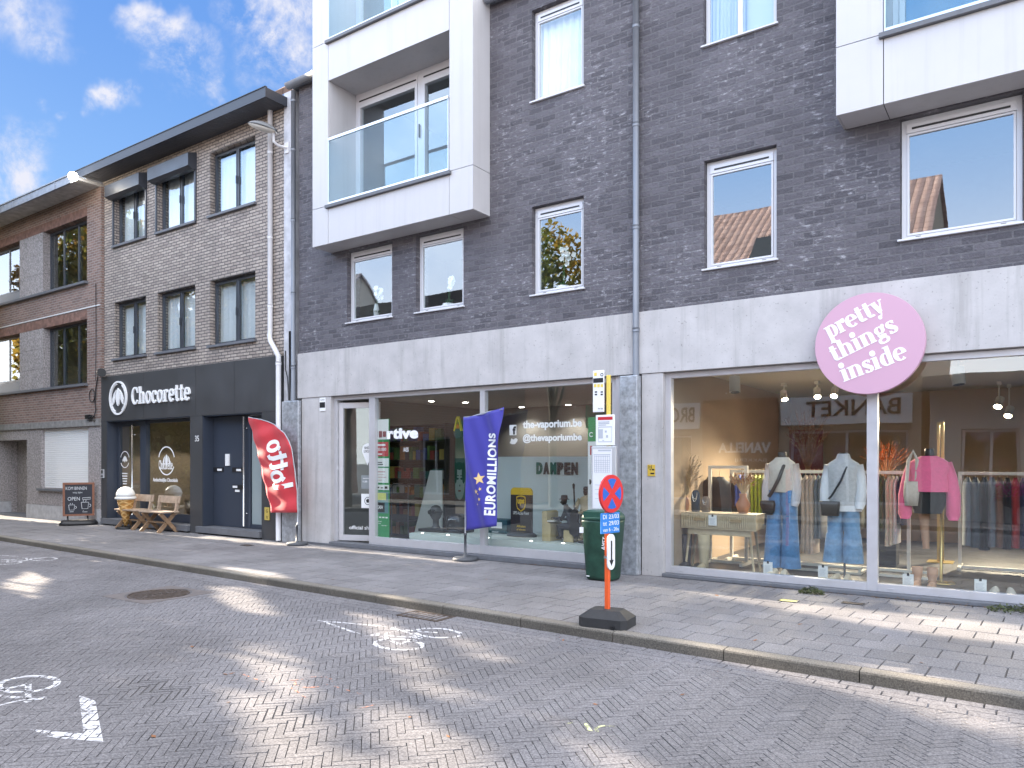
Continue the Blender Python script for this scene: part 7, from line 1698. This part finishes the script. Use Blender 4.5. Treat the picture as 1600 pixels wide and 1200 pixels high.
def mannequin(label, px, y, py, knit, denim, seed, sleeve, strapm, bag, hem_py, waist_py, top_py, turtle=False):
    x = X(px, y); k = mpp(px, y); z = lambda q: at(px, q, y)[1]; zn, zw, zh, zs = z(top_py), z(waist_py), z(hem_py), z(top_py + 8)
    t = thing('mannequin', label, 'mannequin', (x, y, .05), 'dressed headless mannequins')
    m = M(); m.loft([((x, y, zs - .05), .055, .055), ((x, y, zn), .053, .053), ((x, y, zn + .012), .045, .045)], 18); m.obj('neck', BLACK, t)
    m = M(); m.cyl((x, y + .06, .06), (x, y + .06, zh + .3), .014, 10); m.loft([((x, y + .06, .052), .16, .16), ((x, y + .06, .062), .15, .15)], 24); m.obj('stand', STEEL, t)
    hw = .185 if turtle else .165
    m = M(); pleat(m, [((x, y, zw - .03), .165, .12), ((x, y, zw + .02), .175, .13), ((x, y, (zw + zs) / 2 - .04), .165, .13), ((x, y, zs - .20), hw * .92, .135), ((x, y, zs - .11), hw, .125), ((x, y, zs - .055), hw * .93, .11), ((x, y, zs - .02), hw * .62, .09), ((x, y, zs + .005), .082, .078)] + ([((x, y, zs + .05), .070, .068), ((x, y, zs + .062), .062, .06)] if turtle else [((x, y, zs + .012), .074, .07)]), 40, 5, .02, seed); 
    m.obj('sweater', knit, t)
    if turtle:
        m = M(); pleat(m, [((x, y, zw + .0), .18, .125), ((x, y, zw - .07), .20, .14)], 40, 9, .05, seed); m.obj('shirt_hem', SHIRT, t)
    m = M()
    for s in (-1, 1):
        pts = [Vector((x + s * hw * .86, y, zs - .075)), Vector((x + s * (hw + .005), y - .0, zs - .22)), Vector((x + s * (hw + .02), y - .03, zs - .38)), Vector((x + s * (hw + .01), y - .06, zs - .53)), Vector((x + s * (hw + .0), y - .075, zs - .60))]
        m.tube(pts, [.060, .058, .058, .062, .042], 16)
    m.obj('sleeve', sleeve, t)
    m = M()
    for s in (-1, 1):
        o = s * .098; m.cur = 0
        pleat(m, [((x + s * .07, y, zw + .02), .090, .105), ((x + s * .080, y, zw - .12), .100, .118), ((x + o, y, zw - .34), .088, .105), ((x + o * 1.03, y, (zw + zh) / 2), .094, .108), ((x + o * 1.10, y, zh + .15), .108, .125), ((x + o * 1.14, y, zh), .120, .14)], 30, 5, .05, seed + s)
    m.obj('jeans', denim, t)
    if bag:
        b = M(); b.tube([(x + hw * .45, y + .02, zs - .03), (x + hw * .30, y - .115, zs - .10), (x, y - .155, zs - .26), (x - hw * .55, y - .16, zs - .44), (x - hw * .75, y - .15, zs - .48)], .012 if turtle else .022, 8); bo = b.obj('bag_strap', BLACK, t)
        b = M(); bx, bz = x - hw * (.62 if turtle else .80), zs - .58
        if turtle: b.loft([((bx, y - .17, bz - .10), .095, .055), ((bx, y - .17, bz + .03), .105, .06), ((bx - .01, y - .17, bz + .07), .115, .05)], 16, pw=5)
        else: b.loft([((bx + .03, y - .17, bz - .13), .03, .03), ((bx + .01, y - .17, bz - .08), .075, .045), ((bx, y - .17, bz), .095, .05), ((bx, y - .17, bz + .05), .085, .04)], 18, pw=3)
        b.obj('bag', BLACK, t)
    return x, zw, zs
mannequin('headless mannequin in cream sweater, sheer blouse and blue wide jeans', 1222, .62, 0, CREAM, DENIM, 1, SHEER, None, True, 886, 765, 708)
mannequin('headless mannequin in grey roll neck vest, white sleeves and flared jeans', 1318, .62, 0, GREYK, DENIM2, 2, SHIRT, None, True, 878, 789, 709, True)
# half mannequin in pink
def pink():
    y = 1.05; px = 1452; x = X(px, y); z = lambda q: at(px, q, y)[1]; zs = z(714); zb = z(768); t = thing('mannequin', 'headless half mannequin in a bright pink sweater and black skirt', 'mannequin', (x, y, .05))
    m = M(); m.loft([((x, y, zs - .04), .05, .05), ((x, y, zs + .09), .05, .05), ((x, y, zs + .1), .04, .04)], 16); m.obj('neck', BLACK, t)
    m = M(); pleat(m, [((x, y, zb), .235, .15), ((x, y, zb + .06), .225, .15), ((x, y, zb + .2), .205, .14), ((x, y, zs - .16), .225, .14), ((x, y, zs - .07), .215, .12), ((x, y, zs - .02), .15, .095), ((x, y, zs + .012), .085, .08)], 40, 5, .025, 3); m.obj('sweater', PINK, t)
    m = M(); 
    for s in (-1, 1): m.tube([Vector((x + s * .17, y, zs - .07)), Vector((x + s * .22, y, zs - .25)), Vector((x + s * .25, y - .03, zs - .45)), Vector((x + s * .25, y - .05, zs - .68)), Vector((x + s * .25, y - .05, zs - .74))], [.065, .07, .075, .075, .05], 16)
    m.obj('sleeve', PINK, t); m = M(); pleat(m, [((x, y, zb + .03), .17, .12), ((x, y, zb - .12), .19, .13), ((x - .02, y, zb - .26), .14, .11)], 30, 4, .04); m.obj('skirt', cloth('black_cloth', (.016, .016, .018)), t)
    m = M(); m.cyl((x + .12, y + .05, .06), (x + .12, y + .05, zb), .016, 10); m.loft([((x + .12, y + .05, .05), .15, .15), ((x + .12, y + .05, .065), .14, .14)], 22); m.obj('stand', mat('brass', (.60, .45, .18), .3, .8), t)
    m = M(); m.tube([(x - .06, y, zb - .2), (x - .05, y - .01, zb - .42), (x - .03, y - .02, zb - .68)], [.06, .05, .035], 12); m.obj('leg', mat('tan_leg', (.34, .19, .11), .6), t)
pink()
t = thing('shoulder_bag', 'beige soft shoulder bag hung at the pink sweater mannequin', 'bag', (X(1424, .95), .95, 1.0)); bx = X(1424, .95); zt = at(1424, 752, .95)[1]; zb = at(1424, 790, .95)[1]
m = M(); m.loft([((bx, .95, zb), .07, .05), ((bx, .95, (zb + zt) / 2), .085, .06), ((bx, .95, zt), .075, .05)], 18, pw=4); m.obj('body', cloth('beige_cloth', (.50, .43, .36)), t); m = M(); m.tube([(bx - .05, .95, zt), (bx - .03, .95, zt + .25), (bx + .02, .95, zt + .36), (bx + .06, .95, zt + .25), (bx + .05, .95, zt)], .02, 8); m.obj('strap', MAT['beige_cloth'], t)
# rails and hanging garments
def rail(label, x0, x1, y, z):
    t = thing('clothes_rail', label, 'clothes rail', ((x0 + x1) / 2, y, .05)); m = M(); m.box(x0, x1, y - .02, y + .02, z - .02, z + .02); m.obj('bar', WHT, t); m = M()
    for x in (x0, x1): m.box(x - .021, x + .021, y - .021, y + .021, .10, z + .021); m.box(x - .022, x + .022, y - .25, y + .25, .055, .099)
    m.box(x0 + .022, x1 - .022, y - .022, y + .022, .06, .098); m.obj('frame', WHT, t)
ra, rb = X(1143, 1.75), X(1420, 1.75); rz_ = at(1250, 737, 1.75)[1]
rail('long white clothes rail behind the mannequins', ra, rb, 1.75, rz_); 
rail('short white clothes rail stub behind the console', X(1119, 1.55), X(1121, 1.55) + .5, 1.3, at(1119, 732, 1.3)[1] + .02)
def garment(label, x, y, ztop, length, col, w=.036, depth=.21, flare=1.1, seed=0, cat='garment', name='hanging_garment', grp='garments on the white rail'):
    t = thing(name, label, cat, (x, y, ztop), grp); r = random.Random(seed); m = M()
    pleat(m, [((x, y, ztop - length), w * flare, depth * .95), ((x + .004, y, ztop - length * .6), w * 1.05, depth * .95), ((x, y, ztop - .16), w, depth), ((x, y, ztop - .075), w * .9, depth * .92), ((x, y, ztop - .03), w * .5, .07), ((x, y, ztop), w * .4, .05)], 24, 4, .06, seed); m.obj('cloth', col, t)
    m = M(); m.tube([(x, y, ztop - .01), (x, y, ztop + .05), (x, y + .025, ztop + .075), (x, y, ztop + .09)], .004, 6); m.obj('hanger', OAKP, t)
COLS = {n: cloth('cloth_' + n, c) for n, c in (('lime', (.36, .40, .03)), ('blue', (.10, .16, .50)), ('black', (.014, .014, .016)), ('check', (.45, .36, .29)), ('grey', (.14, .16, .18)), ('navy', (.02, .03, .07)), ('cream', (.55, .47, .36)), ('olive', (.07, .075, .03)), ('white', (.62, .60, .57)), ('brown', (.16, .08, .05)), ('slate', (.07, .085, .10)), ('red', (.30, .03, .03)))}
seq = [('black', 1150, .7, 'long black'), ('blue', 1156, .45, 'cobalt blue'), ('blue', 1162, .42, 'second cobalt blue'), ('slate', 1168, .5, 'slate grey'), ('cream', 1174, .5, 'ivory'), ('lime', 1180, .74, 'first lime green'), ('lime', 1186, .72, 'second lime green'), ('lime', 1192, .7, 'third lime green'), ('navy', 1199, .7, 'navy blue'), ('grey', 1206, .7, 'charcoal'), ('black', 1213, .75, 'short black'), ('navy', 1237, .8, 'dark navy'), ('black', 1250, .95, 'tall black'), ('check', 1259, 1.06, 'first checked'), ('check', 1266, 1.06, 'second checked'), ('check', 1272, 1.06, 'third checked'), ('grey', 1279, .85, 'long grey'), ('grey', 1285, .85, 'last grey'), ('olive', 1345, .7, 'dark olive'), ('brown', 1338, .7, 'brown'), ('olive', 1368, .70, 'first olive'), ('olive', 1374, .72, 'second olive'), ('olive', 1380, .70, 'third olive'), ('cream', 1389, .9, 'first cream'), ('cream', 1395, .88, 'second cream'), ('white', 1401, .86, 'off white'), ('navy', 1407, .6, 'first dark blue'), ('navy', 1412, .62, 'second dark blue')]
for i, (cn, px, ln, lb) in enumerate(seq):
    garment('%s garment on the white rail behind the mannequins' % lb, X(px, 1.75), 1.75, rz_ - .05, ln, COLS[cn], w=.034 if cn != 'check' else .045, flare=1.2, seed=i)
for i, (cn, px, y, zt, ln, lb) in enumerate((('black', 1113, 1.45, 745, .75, 'wide black coat on the stub rail behind the console'), ('slate', 1124, 1.5, 745, .7, 'dark slate jacket on the stub rail behind the console'))):
    garment(lb, X(px, y), y, at(px, zt, y)[1], ln, COLS[cn], w=.16, depth=.12, seed=50 + i, grp=None)
# second rail deeper in the shop towards the window's far end
r2 = X(1500, 2.6), X(1640, 2.6); z2 = at(1560, 740, 2.6)[1]; rail('white clothes rail deeper in the shop with dark coats', r2[0], r2[1], 2.6, z2)
for i, (cn, px, ln) in enumerate((('grey', 1512, .9), ('slate', 1524, .92), ('black', 1538, .95), ('grey', 1550, .9), ('brown', 1562, .9), ('black', 1574, .92), ('red', 1587, .9), ('navy', 1600, .9))):
    garment('%s coat, number %s from the open end of the deeper rail' % (cn, ('one', 'two', 'three', 'four', 'five', 'six', 'seven', 'eight')[i]), X(px, 2.6), 2.6, z2 - .05, ln, COLS[cn], w=.06, seed=80 + i, grp='coats on the deeper rail')
# shoes and boots
def shoe(m, x, y, z, s, L=.25, yaw=0.0, h=.075, toe=.6):
    pts = [(0, .038, h), (.06, .042, h * 1.0), (.13, .046, h * .82), (.20, .048, h * toe), (L, .020, h * .35)]
    for side in (0,):
        vs = []; n = 12
        for d, w, hh in pts:
            for q in range(n):
                a = pi * q / (n - 1); u, v = cos(a) * w, sin(a) ** .7 * hh; px_ = x + u * cos(yaw) - (-d) * sin(yaw); py_ = y + u * sin(yaw) + (-d) * cos(yaw); vs.append((px_, py_, z + .022 + v))
        k = len(pts); fs = [(i * n + q, i * n + q + 1, (i + 1) * n + q + 1, (i + 1) * n + q) for i in range(k - 1) for q in range(n - 1)] + [tuple(range(n)), tuple(reversed([(k - 1) * n + q for q in range(n)]))]
        m.add(vs, fs, True)
def shoes(label, px, y, mm, sole, h=.085, gap=.11, cat='sneakers'):
    x = X(px, y); t = thing('sneakers', label, cat, (x, y, .055), None); 
    for s in (-1, 1): m = M(); shoe(m, x + s * gap / 2, y, .055, 1, yaw=s * .12, h=h); a = m.obj('upper', mm, t); m = M(); m.loft([((x + s * gap / 2 + s * .012, y - .12, .055), .052, .145), ((x + s * gap / 2 + s * .012, y - .12, .078), .050, .143)], 22); m.obj('sole', sole, t)
RUB = mat('sole_cream', (.62, .56, .45), .6)
shoes('cream sneakers below the first pair of jeans', 1219, .45, mat('cream_leather', (.62, .53, .40), .5), RUB); shoes('beige sneakers below the flared jeans', 1317, .47, mat('beige_leather', (.58, .49, .36), .5), RUB); shoes('grey suede sneakers at the far end of the window', 1567, .42, mat('grey_suede', (.42, .40, .35), .8), RUB, gap=.13)
def boot(label, px, y, hgt, r0, mm, n=2, gap=.15):
    x = X(px, y); t = thing('boots', label, 'boots', (x, y, .055))
    for s in ((-1, 1) if n == 2 else (0,)):
        m = M(); xx = x + s * gap / 2; m.loft([((xx, y, .06), r0 * .85, r0 * 1.0), ((xx, y, .16), r0 * .8, r0 * .95), ((xx, y, hgt * .7), r0 * 1.05, r0 * 1.15), ((xx, y, hgt), r0 * 1.15, r0 * 1.25)], 18, cap=True); shoe(m, xx, y + .02, .045, 1, h=.085); m.obj('boot', mm, t); m = M(); m.box(xx - .03, xx + .03, y + .0, y + .06, .052, .08); m.obj('heel', RUB, t)
boot('tan ankle boots beside a price card', 1445, .50, .30, .050, mat('tan_suede', (.46, .27, .17), .8)); boot('single tall beige boot under the console table', 1100, .55, .52, .072, mat('beige_suede', (.44, .36, .23), .85), 1); boot('dark tall boots under the console table', 1065, .62, .5, .06, mat('dark_suede', (.05, .04, .045), .8))
# low white display stands on the floor
for lb, p0, p1, y, h in (('low white floor frame behind the sneakers', 1225, 1345, 1.2, .10), ('low white floor frame behind the ankle boots', 1360, 1460, 1.25, .10)):
    x0, x1 = X(p0, y), X(p1, y); t = thing('floor_frame', lb, 'display stand', ((x0 + x1) / 2, y, .05)); m = M(); ring(m, x0, x1, .055, .055 + h, y, y + .04, .03); m.obj('frame', WHT, t); m = M(); m.box(x0, x0 + .04, y + .041, y + .4, .055, .085); m.box(x1 - .04, x1, y + .041, y + .4, .055, .085); m.obj('foot', WHT, t)
# autumn flowers deeper in the shop, picture, dark stool of flowers
bouquet('orange autumn flower bunch behind the flared jeans mannequin', X(1385, 2.4), 2.4, .95, .09, .3, .55, .32, 44, RUSTF, DARK, 7, flower=mat('orange_flowers', (.55, .16, .04), .9)); bouquet('tall dried flower column on the back wall', X(1262, 4.6), 4.6, 1.0, .12, .3, 1.25, .40, 90, RUSTF, DARK, 8, flower=PAMP)
tag(M().box(X(1362, 2.6), X(1405, 2.6), 2.3, 2.6, .06, .95).obj('plinth', DARK), 'dark plinth under the orange autumn flowers', 'plinth')
tag(M().box(X(1245, 4.7), X(1282, 4.7), 4.45, 4.75, .06, 1.0).obj('pedestal', DARK), 'dark pedestal under the tall dried flower column', 'pedestal')
t = thing('wall_panel', 'deep red wall panel at the back of the fashion shop', 'wall panel', (X(1225, 6), 6.05, .1)); m = M(); m.box(X(1197, 6.1), X(1286, 6.1), 6.08, 6.12, .1, 2.1); m.obj('panel', mat('oxblood', (.23, .025, .015), .6), t)
t = thing('wall_panel', 'brown wooden wall panel behind the console table', 'wall panel', (X(1165, 5.5), 5.5, .1)); m = M(); m.box(X(1097, 5.6), X(1194, 5.6), 5.58, 5.62, .1, 2.72); m.obj('panel', mat('brown_panel', (.30, .17, .10), .6, vary=.2, vscale=2), t)
t = thing('brass_stand', 'slim tall brass display stand behind the pink sweater', 'display stand', (X(1469, 3.2), 3.2, .05)); x0, x1 = X(1464, 3.2), X(1475, 3.2); m = M(); ring(m, x0, x1, .06, 2.05, 3.2, 3.24, .035); m.obj('frame', MAT['brass'], t); m = M(); m.box(x0 - .12, x1 + .12, 3.05, 3.39, .05, .059); m.obj('foot', MAT['brass'], t)
# track lights: the lit ones carry their own lamp
SPM = mat('spot_white', (.70, .68, .62), .4); GLOW = mat('spot_lit', (1, .9, .7), .3, emit=((1, .84, .60), 14)); GLOWC = mat('downlight_lit', (1, .95, .9), .3, emit=((1, .95, .85), 9))
def spot(label, x, y, z, aim, lit, power, big=1.0):
    t = thing('track_spot', label, 'spotlight', (x, y, 2.75), 'ceiling spotlights of the fashion shop'); d = Vector(aim).normalized(); c = Vector((x, y, z))
    m = M(); m.box(x - .03, x + .03, y - .08, y + .08, 2.70, 2.749); m.cyl((x, y, 2.70), (x, y, z + .03), .012, 8); m.obj('track_arm', SPM, t)
    m = M(); m.tube([c - d * .08 * big, c + d * .08 * big], .055 * big, 18); m.obj('head', SPM, t)
    m = M(); m.tube([c + d * .081 * big, c + d * .084 * big], .046 * big, 18); m.obj('lamp', GLOW if lit else DARK, t)
    if lit:
        l = bpy.data.lights.new('spot', 'SPOT'); l.energy = power; l.spot_size = radians(110); l.spot_blend = .7; l.color = (1, .83, .60); l.shadow_soft_size = .05; o = bpy.data.objects.new('spot', l); C.objects.link(o); o.parent = t; o.location = c + d * .11 * big - OFF[t.name]; o.rotation_euler = d.to_track_quat('-Z', 'Y').to_euler()
def ceil_pt(px, py, z): v = (HOR - py) / F_PX; q = (z - CAM_H) / v; u = (px - 800) / F_PX; return q * (u * _c - _s), -CAM_D + q * (u * _s + _c)
SP = [(1148, 601, 2.52, (.1, -.2, -1), False, 1.3, 'large unlit spotlight by the console end of the window'), (1128, 620, 2.50, (-.3, .3, -.8), False, 1.0, 'small unlit spotlight behind the large one'), (1225, 618, 2.55, (.3, -.5, -1), True, 1.0, 'lit spotlight over the first mannequin'), (1277, 614, 2.56, (.2, -.7, -1), True, 1.0, 'lit spotlight partly below the pink round sign'), (1304, 613, 2.56, (0, -.8, -1), True, 1.0, 'lit spotlight just under the edge of the pink sign'), (1497, 587, 2.50, (.1, -.1, -1), False, 1.3, 'large unlit spotlight above the pink sweater'), (1561, 629, 2.42, (-.2, -.7, -.9), True, 1.1, 'lit spotlight over the deeper rail'), (1579, 649, 2.30, (-.2, -.7, -.9), True, 1.1, 'lower lit spotlight over the deeper rail')]
for px, py, z, aim, lit, big, lb in SP:
    x, y = ceil_pt(px, py, z)
    if y > 5.9: y = 5.6
    spot(lb, x, y, z, aim, lit, 115, big)
def downlight(label, px, py, power):
    x, y = ceil_pt(px, py, 2.70)
    if y > 4.9: y = 4.8; x = X(px, y)
    t = thing('downlight', label, 'downlight', (x, y, 2.70), 'ceiling downlights of the newsagent'); m = M(); m.tube([(x, y, 2.712), (x, y, 2.70)], .075, 20); m.obj('trim', WHITE, t); m = M(); m.tube([(x, y, 2.699), (x, y, 2.695)], .055, 18); m.obj('lamp', GLOWC, t)
    l = bpy.data.lights.new('spot', 'SPOT'); l.energy = power; l.spot_size = radians(130); l.spot_blend = .6; l.color = (1, .93, .82); l.shadow_soft_size = .06; o = bpy.data.objects.new('spot', l); C.objects.link(o); o.parent = t; o.location = Vector((x, y, 2.68)) - OFF[t.name]
downlight('round downlight in the newsagent ceiling nearer the door', 674, 627, 36); downlight('round downlight in the newsagent ceiling over the hanging display', 727, 629, 36); downlight('round downlight in the newsagent ceiling behind the yellow post', 888, 657, 22); downlight('round downlight in the newsagent ceiling behind the blue flag', 815, 642, 22)
t = thing('downlight', 'downlight in the chocolate shop ceiling', 'downlight', (-16.0, 1.6, 2.49)); m = M(); m.tube([(-16, 1.6, 2.498), (-16, 1.6, 2.488)], .07, 18); m.obj('lamp', GLOWC, t)
l = bpy.data.lights.new('spot', 'SPOT'); l.energy = 30; l.spot_size = radians(140); l.color = (1, .85, .65); o = bpy.data.objects.new('spot', l); C.objects.link(o); o.parent = t; o.location = (0, 0, -.03)
# framed cards on the wall of the chocolate shop
t = thing('card_rack', 'wall rack of small framed cards inside the chocolate shop', 'card rack', (X(226, 3.4), 3.4, 1.2)); x0, x1 = X(219, 3.4), X(239, 3.4); z0, z1 = at(229, 738, 3.4)[1], at(229, 704, 3.4)[1]
m = M(); m.box(x0, x1, 3.42, 3.45, z0, z1); m.obj('frame', DARK, t); m = M()
for i in range(3):
    for j in range(4): m.cur = (i * 2 + j) % 3; m.box(x0 + (x1 - x0) * (i + .12) / 3, x0 + (x1 - x0) * (i + .88) / 3, 3.412, 3.419, z0 + (z1 - z0) * (j + .12) / 4, z0 + (z1 - z0) * (j + .85) / 4)
m.obj('card', [PAP, mat('card_kraft', (.42, .33, .22), .7), mat('card_orange', (.6, .22, .05), .6)], t)
t = thing('shop_counter', 'pale counter inside the chocolate shop window', 'counter', (-16.2, 2.0, .1)); m = M(); m.box(-17.3, -14.9, 1.9, 2.3, .11, 1.0); m.obj('front', mat('counter_front', (.25, .22, .19), .6), t); m = M(); m.box(-17.35, -14.85, 1.85, 2.35, 1.0, 1.04); m.obj('worktop', WHITE, t)
